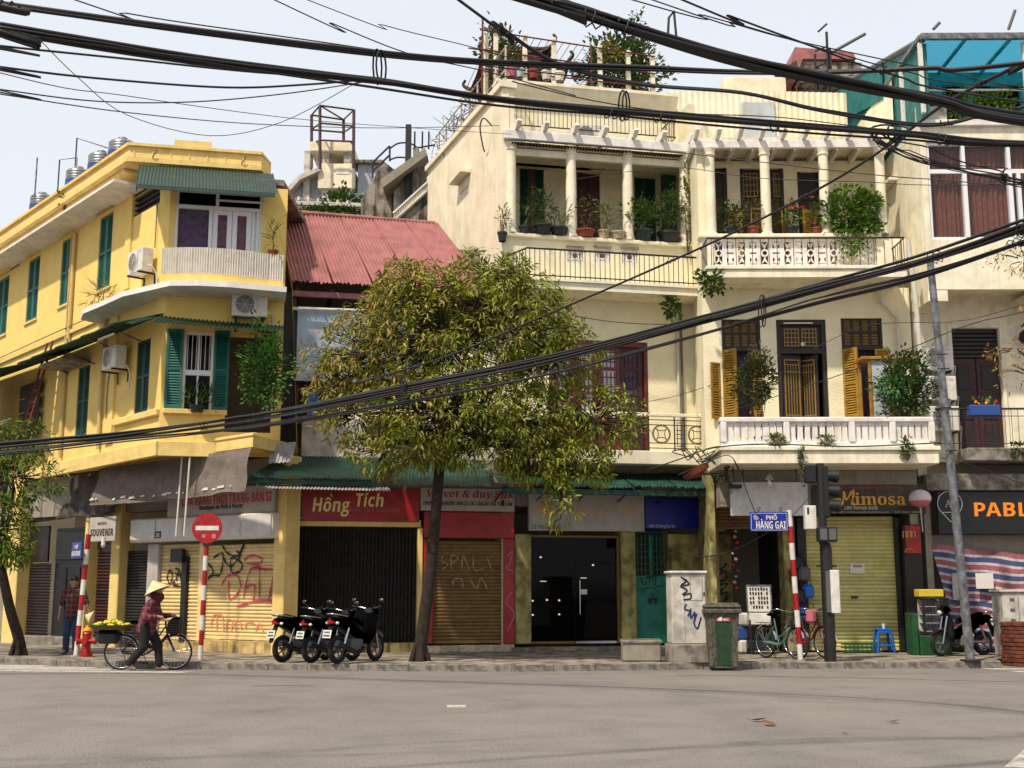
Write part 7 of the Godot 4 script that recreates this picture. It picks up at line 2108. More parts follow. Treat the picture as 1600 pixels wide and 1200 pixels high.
	for st in [[Vector2(-0.08, 1.14), Vector2(-0.12, 1.04), Vector2(-0.02, 1.0), Vector2(-0.06, 0.9)], [Vector2(0.0, 1.05), Vector2(0.0, 0.86), Vector2(0.08, 0.98), Vector2(0.07, 0.8)], [Vector2(0.12, 0.95), Vector2(0.06, 0.78), Vector2(0.12, 0.66), Vector2(0.17, 0.78), Vector2(0.2, 0.88)]]: g.stroke(smooth2(st), 0.03, 0.256)
	lobj("blue_graffiti", g, M.ink_blue, s)
	lobj("notice", G.new().box(0.08, 1.1, 0.25, 0.2, 1.19, 0.254), M.white_dirty, s)
	s = thing("concrete_planter", "low dark concrete block on the pavement before the green door", "planter", Vector3(2.59, 0.12, -24.97))
	g = G.new().cbox(-0.38, 0, -0.25, 0.38, 0.42, 0.25, 0.03)
	lobj("block", g, M.dark_wall, s)
	lobj("rim", G.new().cbox(-0.4, 0.36, 0.2, 0.4, 0.43, 0.28, 0.015).cbox(-0.4, 0.36, -0.28, 0.4, 0.43, -0.2, 0.015), M.concrete, s)
	lobj("soil", G.new().box(-0.36, 0.42, -0.2, 0.36, 0.425, 0.2), M.wood_dark, s)
	s = thing("leaning_pole", "thin worn wooden pole leaning between green door and white cabinet", "pole", Vector3(3.7, 0.12, -28.75))
	lobj("pole", G.new().tube([Vector3(-0.12, 0, 0.2), Vector3(0.02, 1.2, -0.2), Vector3(0.12, 2.35, -0.9)], 0.035, 0.03, 7), M.bark_grey, s)
	# display racks and shop clutter
	s = thing("white_display_rack", "white rack with rows of small dark souvenirs before the dark shop opening", "display rack", Vector3(5.54, 0.12, -27.63))
	f = Transform3D(Basis(Vector3.RIGHT, -0.12), Vector3(0, 0.5, 0))
	lobj("panel", G.new().at(f).cbox(-0.26, 0.42, -0.03, 0.26, 1.0, 0.03, 0.01), M.white_plastic, s)
	lobj("lower_panel", G.new().at(f).cbox(-0.24, 0.14, -0.03, 0.24, 0.4, 0.03, 0.01), M.white_plastic, s)
	g = G.new().at(f)
	for j in 5:
		for i in 7:
			if rng.randf() < 0.85: g.cbox(-0.21 + i * 0.062, 0.5 + j * 0.1, 0.03, -0.175 + i * 0.062, 0.55 + j * 0.1 + rng.randf() * 0.02, 0.05, 0.006)
	kind(lobj("souvenirs", g, M.ink, s), "stuff")
	g = G.new().at(f)
	g.box(-0.28, 0.4, -0.01, -0.262, 1.02, 0.05); g.box(0.262, 0.4, -0.01, 0.28, 1.02, 0.05); g.box(-0.28, 1.002, -0.01, 0.28, 1.02, 0.05)
	lobj("frame", g, M.pole_grey, s)
	for x in [-0.24, 0.24]: lobj("leg", G.new().tube([Vector3(x, 0, 0.15), Vector3(x, 0.75, 0.02)], 0.018, 0.018, 6), M.dark_steel, s)
	lobj("trolley", G.new().cbox(-0.3, 0.1, -0.25, 0.3, 0.3, 0.12, 0.02), M.black_plastic, s)
	s = thing("ornament_string", "string of small red and silver ornaments hanging in the dark shop opening", "ornaments", FB * Vector3(0.62, 2.9, -0.1))
	lobj("cord", G.new().tube([Vector3(0, 0.45, 0), Vector3(0, -1.6, 0)], 0.006, 0.006, 4), M.ink, s)
	for k in 12: lobj("ornament", G.new().ball(Vector3(rng.randf_range(-0.06, 0.06), 0.1 - k * 0.13, rng.randf_range(-0.03, 0.05)), Vector3(0.05, 0.045, 0.045), 8, 5), [M.red_paint, M.steel, M.lantern_pink, M.red_paint][k % 4], s)
	s = thing("hanging_bags", "cluster of dark and blue bags hung on the guide of the olive shutter", "bags", FB * Vector3(1.95, 1.3, 0.15))
	for k in 7:
		var o := Vector3([0.0, 0.2, 0.05, 0.28, 0.12, 0.3, 0.08][k], [0.55, 0.6, 0.1, 0.2, -0.3, -0.35, 0.85][k], 0.05 * (k % 3))
		lobj("bag", G.new().cbox(o.x - 0.13, o.y - 0.17, o.z - 0.06, o.x + 0.13, o.y + 0.15, o.z + 0.07, 0.05), [M.black_plastic, M.grille, M.black_plastic, M.plastic_blue, M.tank_blue, M.lantern_pink, M.ink][k], s)
		lobj("strap", G.new().tube(smooth([o + Vector3(-0.07, 0.14, 0), o + Vector3(-0.04, 0.28, 0), o + Vector3(0.04, 0.28, 0), o + Vector3(0.07, 0.14, 0)], 3), 0.008, 0.008, 4), M.ink, s)
	s = thing("goods_pile", "low pile of wrapped goods left of the white display rack", "goods", Vector3(5.21, 0.12, -27.9))
	for k in 6:
		var o := Vector3(rng.randf_range(-0.12, 0.12), 0.16 + (k / 2) * 0.3, rng.randf_range(-0.1, 0.1))
		lobj("parcel", G.new().at(Transform3D(Basis(Vector3.UP, rng.randf()), o)).cbox(-0.17, -0.15, -0.14, 0.17, 0.14, 0.14, 0.04), [M.green_plastic, M.white_dirty, M.red_paint, M.tank_blue, M.white_dirty, M.pale_grey][k], s)
	s = thing("blue_stool", "bright blue plastic stool against the olive rolling shutter", "stool", Vector3(8.43, 0.12, -28.18))
	lobj("seat", G.new().cbox(-0.16, 0.5, -0.16, 0.16, 0.54, 0.16, 0.015).cbox(-0.155, 0.44, 0.13, 0.155, 0.5, 0.155, 0.008).cbox(-0.155, 0.44, -0.155, 0.155, 0.5, -0.13, 0.008), M.plastic_blue, s)
	for x in [-1, 1]:
		for z in [-1, 1]: lobj("leg", G.new().tube([Vector3(x * 0.19, 0, z * 0.19), Vector3(x * 0.135, 0.5, z * 0.135)], 0.035, 0.03, 4), M.plastic_blue, s)
		lobj("stretcher", G.new().box(x * 0.17 - 0.012, 0.16, -0.17, x * 0.17 + 0.012, 0.2, 0.17), M.plastic_blue, s)
	lobj("stretcher", G.new().box(-0.17, 0.16, 0.165, 0.17, 0.2, 0.19), M.plastic_blue, s)
	s = thing("cup_on_stool", "small white cup standing on the blue stool", "cup", Vector3(8.43, 0.12, -28.18) + Vector3(0.02, 0.54, 0))
	lobj("cup", G.new().lathe([Vector2(0.03, 0), Vector2(0.045, 0.11), Vector2(0.04, 0.11), Vector2(0.0, 0.02)], Vector3.ZERO, 12), M.paper, s)
	s = thing("green_crate", "low green plastic crate beside the blue stool", "crate", Vector3(7.9, 0.12, -28.18))
	g = G.new()
	for y in [0.02, 0.1, 0.18]:
		g.box(-0.4, y, 0.16, 0.4, y + 0.03, 0.18); g.box(-0.4, y, -0.18, 0.4, y + 0.03, -0.16); g.box(-0.4, y, -0.16, -0.38, y + 0.03, 0.16); g.box(0.38, y, -0.16, 0.4, y + 0.03, 0.16)
	for k in 9: g.box(-0.39 + k * 0.0965, 0.02, 0.155, -0.37 + k * 0.0965, 0.21, 0.159)
	g.box(-0.38, 0.0, -0.16, 0.38, 0.02, 0.154)
	lobj("basket", g, M.green_plastic, s)
	s = thing("glass_display_case", "green based glass case of small bottles beside the striped tarpaulin", "display case", Vector3(9.28, 0.12, -27.37))
	lobj("base", G.new().cbox(-0.36, 0, -0.25, 0.32, 0.42, 0.25, 0.015), M.green_plastic, s)
	g = G.new()
	for x in [-0.24, 0.31]: g.cbox(x - 0.02, 0.421, 0.18, x + 0.02, 1.2, 0.22, 0.006)
	g.cbox(-0.26, 1.2, -0.2, 0.33, 1.24, 0.23, 0.01)
	lobj("frame", g, M.dark_steel, s)
	lobj("back", G.new().box(-0.24, 0.43, -0.2, 0.31, 1.199, -0.17), M.white_dirty, s)
	lobj("front_pane", G.new().box(-0.22, 0.43, 0.19, 0.29, 1.19, 0.196), M.glass, s)
	for k in 4:
		lobj("shelf", G.new().box(-0.22, 0.5 + k * 0.18, -0.165, 0.29, 0.515 + k * 0.18, 0.17), M.pale_grey, s)
		for i in 7: lobj("bottle", G.new().lathe([Vector2(0.026, 0), Vector2(0.026, 0.09), Vector2(0.01, 0.11), Vector2(0.01, 0.14), Vector2(0, 0.14)], Vector3(-0.19 + i * 0.075, 0.516 + k * 0.18, 0.1), 8), M.pot_dark if (i + k) % 3 else M.dark_steel, s)
	lobj("side_cabinet", G.new().cbox(-0.5, 0, -0.3, -0.37, 0.9, 0.2, 0.015), M.green_plastic, s)
	lobj("yellow_tray", G.new().cbox(-0.3, 1.25, -0.2, 0.25, 1.42, 0.15, 0.02), M.banana, s)
	# striped tarpaulin hung across the black shop
	s = thing("striped_tarpaulin", "red white and blue striped tarpaulin covering the black shop front", "tarpaulin", FC * Vector3(1.5, 1.2, 0.3))
	var cols := [M.tarp_red, M.tarp_white, M.tarp_blue, M.tarp_white]
	var NX := 30; var NY := 40
	var P := func(i: int, j: int) -> Vector3:
		var fx := i / float(NX); var fy := j / float(NY)
		var x := lerpf(0.02, 3.2, fx) + 0.28 * fy * (1 - fx) * 1.6
		var top := 2.55 - 0.32 * fx
		return Vector3(x, lerpf(top, 0.25, fy) - 0.07 * sin(PI * fx) * sin(fy * 3.0) + 0.02 * sin(fx * 17 + fy * 6), 0.3 + 0.07 * sin(fx * 11.0 + fy * 4.0) + 0.03 * sin(fx * 29 - fy * 9) + 0.05 * fy)
	for j in NY:
		var w: int = [0, 0, 1, 2, 2, 1][j % 6]
		if j == 0 or w != [0, 0, 1, 2, 2, 1][(j + 5) % 6]: g = G.new().at(FC)
		for i in NX: g.quad(P.call(i, j + 1), P.call(i + 1, j + 1), P.call(i + 1, j), P.call(i, j))
		if j == NY - 1 or w != [0, 0, 1, 2, 2, 1][(j + 1) % 6]: obj(["red_stripe", "white_stripe", "blue_stripe"][w], g, cols[w], s)
	for k in 2: obj("paper_sheet", G.new().at(FC).cbox(0.95 + k * 1.75, 1.55 - k * 0.1, 0.42, 1.35 + k * 1.75, 1.9 - k * 0.1, 0.435, 0.004), M.paper, s)
	obj("hanging_photo", G.new().at(FC).box(0.42, 1.3, 0.40, 0.62, 1.9, 0.42), M.sign_grey, s)
	obj("hanging_photo", G.new().at(FC).box(0.55, 0.9, 0.44, 0.75, 1.2, 0.46), M.dark_wall, s)
	# brick planter and cabinet at the right edge
	s = thing("round_brick_planter", "round planter of stacked red bricks at the right edge", "planter", Vector3(10.76, 0, -25.5))
	var bm := G.new().cbox(-0.115, 0, -0.05, 0.115, 0.07, 0.05, 0.008).mesh()
	for r in 11:
		var n := 18
		for i in n:
			var a := TAU * (i + 0.5 * (r % 2)) / n
			var R := 0.62 + 0.012 * sin(r * 1.3)
			put("brick", bm, M["brick%d" % (rng.randi() % 3)], s, Transform3D(Basis(Vector3.UP, -a + PI / 2), Vector3(cos(a) * R, 0.002 + r * 0.08, sin(a) * R)), false)
	lobj("mortar_core", G.new().lathe([Vector2(0, 0.8), Vector2(0.57, 0.8), Vector2(0.57, 0.0)], Vector3.ZERO, 24), M.concrete, s)
	s = thing("white_street_cabinet", "white metal cabinet with pasted notices standing behind the brick planter", "cabinet", Vector3(11.08, 0.12, -26.95))
	lobj("case", G.new().cbox(-0.5, 0, -0.3, 0.7, 1.35, 0.3, 0.02), M.white_dirty, s)
	lobj("roof", G.new().cbox(-0.54, 1.352, -0.34, 0.74, 1.41, 0.34, 0.015), M.white_dirty, s)
	lobj("door_gap", G.new().box(-0.16, 0.05, 0.3, -0.15, 1.3, 0.304), M.grille, s)
	lobj("notice", G.new().box(-0.02, 0.62, 0.3, 0.4, 1.02, 0.306), M.paper, s)
	for k in 3: lobj("print_line", G.new().box(0.0, 0.7 + k * 0.09, 0.306, 0.34, 0.74 + k * 0.09, 0.308), M.sign_grey, s)
	for k in 4: lobj("sticker", G.new().box(-0.34, 0.5 + k * 0.22, 0.3, -0.24, 0.57 + k * 0.22, 0.304), M.grille, s)
	# lanterns and bulb
	s = thing("paper_lantern", "round white and pink paper lantern hanging beside the grey pole", "lantern", FB * Vector3(4.62, 3.55, 1.0))
	for part in [["white_top", 0, 7, M.lantern], ["pink_base", 7, 12, M.lantern_pink]]:
		g = G.new()
		for i in range(part[1], part[2]):
			var t0: float = PI * i / 12.0; var t1: float = PI * (i + 1) / 12.0
			for j in 24:
				var a0 := TAU * j / 24.0; var a1 := TAU * (j + 1) / 24.0
				var R := func(t: float, a: float) -> Vector3:
					var k := 1.0 - 0.02 * absf(sin(a * 12.0))
					return Vector3(sin(t) * cos(a) * 0.245 * k, cos(t) * 0.2, sin(t) * sin(a) * 0.245 * k)
				g.quad(R.call(t1, a0), R.call(t0, a0), R.call(t0, a1), R.call(t1, a1))
		lobj(part[0], g, part[3], s)
	lobj("hanger", G.new().tube([Vector3(0, 0.19, 0), Vector3(-0.04, 0.68, 0.0)], 0.008, 0.008, 4), M.dark_steel, s)
	lobj("tassel", G.new().tube([Vector3(0, -0.2, 0), Vector3(0.02, -0.75, 0)], 0.02, 0.012, 6), M.pale_grey, s)
	s = thing("bare_bulb", "bare lamp bulb on a slack cable before the blank white sign", "bulb", FB * Vector3(1.2, 3.95, 1.3))
	lobj("cap", G.new().lathe([Vector2(0, 0.12), Vector2(0.03, 0.11), Vector2(0.09, 0.02), Vector2(0.09, 0.0), Vector2(0, 0.0)], Vector3.ZERO, 12), M.white_dirty, s)
	lobj("glass", G.new().ball(Vector3(0, -0.08, 0), Vector3(0.05, 0.08, 0.05), 10, 7), M.lamp_clear, s)
	# stack of stall goods under the left window etc.
	s = thing("blue_flower_trough", "blue plastic trough of red and yellow flowers hooked on the right railing", "flower trough", FC * Vector3(1.15, 5.45, 0.95))
	obj("trough", G.new().at(FC).cbox(0.8, 5.42, 0.92, 1.5, 5.68, 1.15, 0.03), M.tank_blue, s)
	var fl := []
	for k in 30: fl.append([FC * Vector3(rng.randf_range(0.85, 1.45), rng.randf_range(5.68, 5.85), rng.randf_range(0.95, 1.1)), rv() + Vector3.UP, 0.1, mixc(Color(0.05, 0.1, 0.02), Color(0.08, 0.14, 0.03)) if k % 3 else mixc(Color(0.6, 0.06, 0.02), Color(0.7, 0.4, 0.02))])
	foliage("flowers", fl, leaf_wide, M.petal, s)
	# litter and leaves on the road
	var lp := [[Vector3(2.92, 0, -14.82), 0.14, "curled brown leaf nearest the two on the road before the bin"], [Vector3(2.94, 0, -14.41), 0.15, "tan fallen leaf lying beside the curled brown one"], [Vector3(4.48, 0, -14.68), 0.10, "small dark leaf alone on the road at the right"], [Vector3(3.58, 0, -13.54), 0.06, "tiny brown leaf scrap between the fallen leaves"]]
	for e in lp:
		var lf := thing("fallen_leaf", e[2], "leaf", e[0] + Vector3(0, 0.012, 0), rng.randf_range(0, 360), "fallen leaves on the road")
		lf.scale = Vector3.ONE * e[1] * 1.5
		put("blade", leaf_mesh(0.5, -0.25), M.dry_leaf, lf, Transform3D(Basis(Vector3.RIGHT, 0.05), Vector3(0, 0.02, -0.5)), false)
		lobj("stalk", G.new().tube([Vector3(0, 0.02, -0.5), Vector3(0.05, 0.1, -0.8)], 0.02, 0.015, 4), M.dry_leaf, lf)


func pot_plant(called: String, label: String, at: Vector3, r: float, h: float, m: Material, group := "") -> Node3D:
	var o := thing(called, label, "potted plant", at, 0, group)
	lobj("pot", G.new().lathe([Vector2(r * 0.7, 0), Vector2(r * 0.95, h * 0.8), Vector2(r * 1.06, h * 0.82), Vector2(r * 1.06, h), Vector2(r * 0.92, h), Vector2(r * 0.9, h * 0.88), Vector2(0, h * 0.88)], Vector3.ZERO, 14), m, o)
	return o


# leaves filling an ellipsoid round mid
func leafy(o: Node3D, mid: Vector3, ext: Vector3, n: int, size: float, c0: Color, c1: Color, mesh: Mesh, up := 0.35) -> void:
	var l := []
	var nz := FastNoiseLite.new()
	nz.seed = rng.randi() % 1000
	nz.frequency = 0.9
	for k in (n if mesh == leaf_blade else int(n * 2.2)):
		var v := rv()
		v = v.normalized() * pow(v.length(), 0.75) * (0.82 + 0.85 * nz.get_noise_3dv(v.normalized()))
		if k % 9 == 0: v *= 1.25
		l.append([mid + v * ext, v + Vector3.UP * up + rv(0.5), size * rng.randf_range(0.5, 1.1) * (1.0 if mesh == leaf_blade else 0.9), mixc(c0, c1)])
	foliage("foliage", l, mesh, M.leaf, o)


func stems(o: Node3D, base: Vector3, mid: Vector3, ext: Vector3, n: int, r: float) -> void:
	var g := G.new()
	for k in n:
		var e := mid + rv() * ext * 0.8
		g.tube(smooth([base, base.lerp(e, 0.45) + rv(0.06), e], 3), r, r * 0.4, 5, false)
	obj("stem", g, M.bark_grey, o)


func plants() -> void:
	var g0 := Color(0.035, 0.075, 0.02); var g1 := Color(0.085, 0.14, 0.035); var ol := Color(0.10, 0.11, 0.04); var ye := Color(0.18, 0.19, 0.05)
	# name, label, pot position, pot r/h/material, foliage offset and extents, count, leaf size, colours, mesh
	var rows := [
		["spiky plant in a low pot at the left end of the terrace sill", FA, [0.56, 10.22, 0.0], 0.15, 0.2, "pot_dark", [0.1, 0.45, 0.0], [0.35, 0.4, 0.25], 60, 0.35, g0, g1, "b"],
		["tall bushy plant in a dark pot before the green terrace door", FA, [1.02, 10.22, 0.0], 0.24, 0.26, "pot_dark", [0.0, 0.75, -0.05], [0.42, 0.62, 0.35], 260, 0.13, g0, ol, "t"],
		["spreading blade leaved plant left of the second terrace column", FA, [1.43, 10.22, 0.0], 0.22, 0.22, "pot_dark", [0.0, 0.4, 0.0], [0.34, 0.3, 0.3], 70, 0.32, g0, g1, "b"],
		["pink flowering small tree in a terracotta bowl on the terrace", FA, [2.12, 10.22, 0.0], 0.24, 0.2, "terracotta", [0.0, 0.7, 0.0], [0.42, 0.42, 0.3], 110, 0.08, Color(0.05, 0.07, 0.03), Color(0.14, 0.11, 0.05), "w"],
		["yellow green grassy plant in a pale pot on the terrace", FA, [2.59, 10.22, 0.0], 0.15, 0.22, "pot_cream", [0.0, 0.6, 0.0], [0.3, 0.45, 0.25], 110, 0.16, ol, ye, "t"],
		["slender plant in a cream pot left of the third terrace column", FA, [2.96, 10.22, 0.0], 0.2, 0.2, "pot_cream", [0.0, 0.5, 0.0], [0.3, 0.4, 0.25], 70, 0.18, ol, ye, "b"],
		["dense dark green bush in a glazed pot right of the third column", FA, [3.66, 10.22, -0.05], 0.26, 0.3, "pot_dark", [-0.05, 0.72, 0.0], [0.5, 0.5, 0.4], 420, 0.11, g0, g1, "w"],
		["dense green bush with long leaves beside the fourth terrace column", FA, [4.31, 10.22, -0.05], 0.28, 0.28, "pot_dark", [0.0, 0.8, 0.0], [0.45, 0.65, 0.4], 420, 0.13, g0, g1, "t"],
		["small glazed pot with dry stems hung on the house corner left of the columns", FA, [-0.04, 9.95, 0.15], 0.12, 0.24, "pot_dark", [0.02, 0.6, 0.0], [0.15, 0.4, 0.12], 40, 0.15, ol, Color(0.25, 0.2, 0.09), "t"],
		["straggling flowering plant at the left end of the upper garden balcony", FB, [0.75, 10.0, -0.1], 0.16, 0.2, "pot_dark", [0.1, 0.45, 0.0], [0.4, 0.42, 0.25], 150, 0.11, g0, ol, "w"],
		["loose yellowish shrub between the first two columns of the garden balcony", FB, [1.3, 10.0, -0.1], 0.16, 0.2, "terracotta", [0.0, 0.5, 0.0], [0.45, 0.5, 0.25], 150, 0.10, ol, ye, "t"],
		["red rose bush between the two middle columns of the garden balcony", FB, [2.25, 10.0, -0.1], 0.16, 0.2, "pot_dark", [0.0, 0.5, 0.0], [0.3, 0.35, 0.22], 120, 0.11, g0, g1, "w"],
		["small plant with orange bloom left of the third garden balcony column", FB, [2.85, 10.0, -0.1], 0.14, 0.18, "terracotta", [0.0, 0.5, 0.0], [0.25, 0.4, 0.2], 80, 0.11, g0, ol, "w"],
		["large bright green climber spilling over the right end of the upper garden balcony", FB, [3.75, 10.0, -0.1], 0.2, 0.2, "pot_dark", [-0.35, 0.5, 0.05], [0.5, 0.5, 0.35], 620, 0.13, Color(0.05, 0.11, 0.02), Color(0.13, 0.22, 0.04), "w"],
		["big dusty shrub before the left window of the first floor garden balcony", FB, [0.95, 4.62, 1.45], 0.22, 0.26, "pot_dark", [-0.02, 1.55, 0.1], [0.55, 0.75, 0.4], 1100, 0.10, Color(0.04, 0.055, 0.02), Color(0.10, 0.10, 0.05), "w"],
		["big green shrub with a pale lower tuft right on the first floor garden balcony", FB, [4.25, 4.62, 1.45], 0.22, 0.26, "pot_dark", [-0.02, 1.3, 0.15], [0.72, 0.85, 0.45], 1500, 0.11, Color(0.035, 0.07, 0.02), Color(0.08, 0.12, 0.04), "w"],
		["leafy plant in the window trough under the yellow house's open shutters", FE, [-1.85, 5.42, 0.2], 0.16, 0.16, "pot_dark", [0.1, 0.32, 0.1], [0.5, 0.32, 0.2], 120, 0.26, g0, g1, "b"],
		["cactus like plant at the right end of the corrugated balcony front", FE, [-0.3, 8.95, 0.55], 0.12, 0.2, "terracotta", [0.0, 0.55, 0.0], [0.1, 0.4, 0.1], 40, 0.28, g0, Color(0.1, 0.13, 0.06), "b"],
	]
	for e in rows:
		var f: Transform3D = e[1]
		var p: Vector3 = f * Vector3(e[2][0], e[2][1], e[2][2])
		var o := pot_plant("potted_plant", e[0], p, e[3], e[4], M[e[5]], "potted plants on the balconies")
		var mid: Vector3 = p + f.basis * Vector3(e[6][0], e[6][1], e[6][2])
		var ext := Vector3(e[7][0], e[7][1], e[7][2])
		stems(o, p + Vector3.UP * e[4] * 0.8, mid, ext, 7 if e[12] != "b" else 3, 0.012)
		leafy(o, mid, ext, e[8], e[9], e[10], e[11], leaf_blade if e[12] == "b" else (leaf_thin if e[12] == "t" else leaf_wide), 0.9 if e[12] == "b" else 0.3)
		if "rose" in e[0] or "orange" in e[0] or "pink" in e[0]:
			var l := []
			for k in (14 if "rose" in e[0] else 4):
				var c := mid + rv() * ext + Vector3(0, 0.15, 0.1)
				for j in 5: l.append([c, Vector3(cos(j * 1.26), 0.6, sin(j * 1.26)), 0.07, mixc(Color(0.55, 0.02, 0.05), Color(0.6, 0.10, 0.12) if "rose" in e[0] else Color(0.7, 0.4, 0.42)) if not "orange" in e[0] else Color(0.6, 0.2, 0.03)])
			foliage("blossom", l, leaf_wide, M.petal, o)
		if "spilling" in e[0]:
			leafy(o, p + Vector3(0.3, 0.75, 0.05), Vector3(0.42, 0.4, 0.3), 420, 0.13, e[10], e[11], leaf_wide)
			leafy(o, p + Vector3(0.25, 0.2, 0.1), Vector3(0.4, 0.3, 0.3), 300, 0.13, e[10], e[11], leaf_wide)
			leafy(o, p + Vector3(-0.1, 1.1, 0.0), Vector3(0.5, 0.16, 0.2), 60, 0.13, e[10], e[11], leaf_wide)
			leafy(o, p + Vector3(-0.15, -0.25, 0.3), Vector3(0.4, 0.35, 0.12), 160, 0.12, Color(0.06, 0.12, 0.02), Color(0.16, 0.26, 0.05), leaf_wide, -0.3)
		if "pale lower tuft" in e[0]:
			leafy(o, p + Vector3(-0.35, 1.35, 0.4), Vector3(0.45, 0.3, 0.2), 170, 0.16, Color(0.06, 0.15, 0.04), Color(0.10, 0.24, 0.08), leaf_thin, 0.0)
	# climbers and weeds rooted in walls: name, label, centre, extents, count, size
	var cl := [
		["climbing_vine", "thin climber winding up the fourth terrace column", FA * Vector3(4.78, 11.2, 0.1), Vector3(0.16, 1.3, 0.1), 150, 0.09, ol, ye],
		["hanging_plant", "small green plant hanging from under the cream balcony slab", FA * Vector3(4.05, 8.35, 0.8), Vector3(0.22, 0.28, 0.2), 60, 0.17, g0, g1],
		["hanging_plant", "green weed drooping between the two upper balconies", FB * Vector3(0.05, 8.55, 1.0), Vector3(0.38, 0.3, 0.25), 130, 0.15, g0, Color(0.12, 0.2, 0.04)],
		["wall_weed", "dry tuft growing on the left tip of the curved white slab", FS * Vector3(-3.2, 8.65, 0.3), Vector3(0.4, 0.4, 0.2), 150, 0.26, ol, Color(0.26, 0.22, 0.10)],
		["wall_weed", "small weed on the eave ledge of the yellow side wall", FS * Vector3(-5.4, 11.55, 0.45), Vector3(0.18, 0.35, 0.1), 40, 0.14, ol, ye],
		["climbing_shrub", "tall bright green climber in the dark opening beside the tree", FE * Vector3(-0.42, 6.3, 0.95), Vector3(0.6, 1.0, 0.4), 900, 0.13, Color(0.04, 0.11, 0.03), Color(0.11, 0.22, 0.06)],
		["slab_weed", "small weed on the garden balcony slab edge below the left shrub", FB * Vector3(1.25, 4.75, 1.98), Vector3(0.22, 0.15, 0.08), 50, 0.11, ol, ye],
		["slab_weed", "weed trailing down the middle of the cream fascia", FB * Vector3(1.75, 4.3, 2.08), Vector3(0.06, 0.5, 0.05), 40, 0.09, g0, ol],
		["slab_weed", "weed on the slab edge before the middle balustrade panel", FB * Vector3(2.35, 4.75, 1.98), Vector3(0.2, 0.13, 0.08), 40, 0.1, ol, ye],
		["slab_weed", "green tuft trailing over the right end of the cream fascia", FB * Vector3(4.05, 4.55, 2.08), Vector3(0.14, 0.25, 0.06), 60, 0.1, g0, ye],
		["slab_weed", "weed growing on the dirty slab right of the grey pole", FC * Vector3(2.0, 4.7, 1.0), Vector3(0.3, 0.15, 0.1), 60, 0.11, g0, g1],
		["roof_shrub", "bushy shrub left of the pavilion in the roof garden", FA * Vector3(0.42, 15.9, -2.4), Vector3(0.6, 0.95, 0.5), 420, 0.17, Color(0.05, 0.09, 0.03), Color(0.14, 0.17, 0.06)],
		["roof_shrub", "large mixed shrub behind the trellis right of the pavilion", FA * Vector3(3.75, 15.75, -2.2), Vector3(1.3, 1.0, 0.6), 1400, 0.18, Color(0.05, 0.09, 0.03), Color(0.14, 0.17, 0.06)],
		["roof_climber", "thin climber on the tall pipe above the roof garden", FA * Vector3(4.25, 16.9, -2.0), Vector3(0.3, 0.8, 0.2), 90, 0.16, g0, g1],
		["roof_shrub", "autumn toned creeper on the trellis post above the shrub", FA * Vector3(3.3, 16.0, -1.6), Vector3(0.3, 0.4, 0.2), 110, 0.12, ol, Color(0.35, 0.25, 0.06)],
		["terrace_shrub", "lime green bush on the terrace under the teal canopy", FC * Vector3(1.7, 12.95, 0.9), Vector3(1.0, 0.45, 0.3), 420, 0.13, Color(0.08, 0.15, 0.02), Color(0.18, 0.26, 0.03)],
		["far_roof_shrub", "dark bush on the pale terrace behind the red roof", Vector3(-6.38, 15.51, -43.5), Vector3(1.1, 0.75, 0.6), 420, 0.22, g0, g1],
		["far_roof_shrub", "low green hedge behind the ridge of the red roof", Vector3(-7.05, 15.16, -43), Vector3(1.5, 0.3, 0.5), 320, 0.2, g0, Color(0.12, 0.18, 0.05)],
	]
	for e in cl:
		var o := thing(e[0], e[1], "plant", e[2] - Vector3(0, e[3].y, 0), 0, "plants rooted in walls and roofs")
		stems(o, e[2] - Vector3(0, e[3].y, 0), e[2], e[3], 6, 0.012)
		leafy(o, e[2], e[3], e[4], e[5], e[6], e[7], leaf_wide if not "tuft growing" in e[1] else leaf_blade, 0.2)


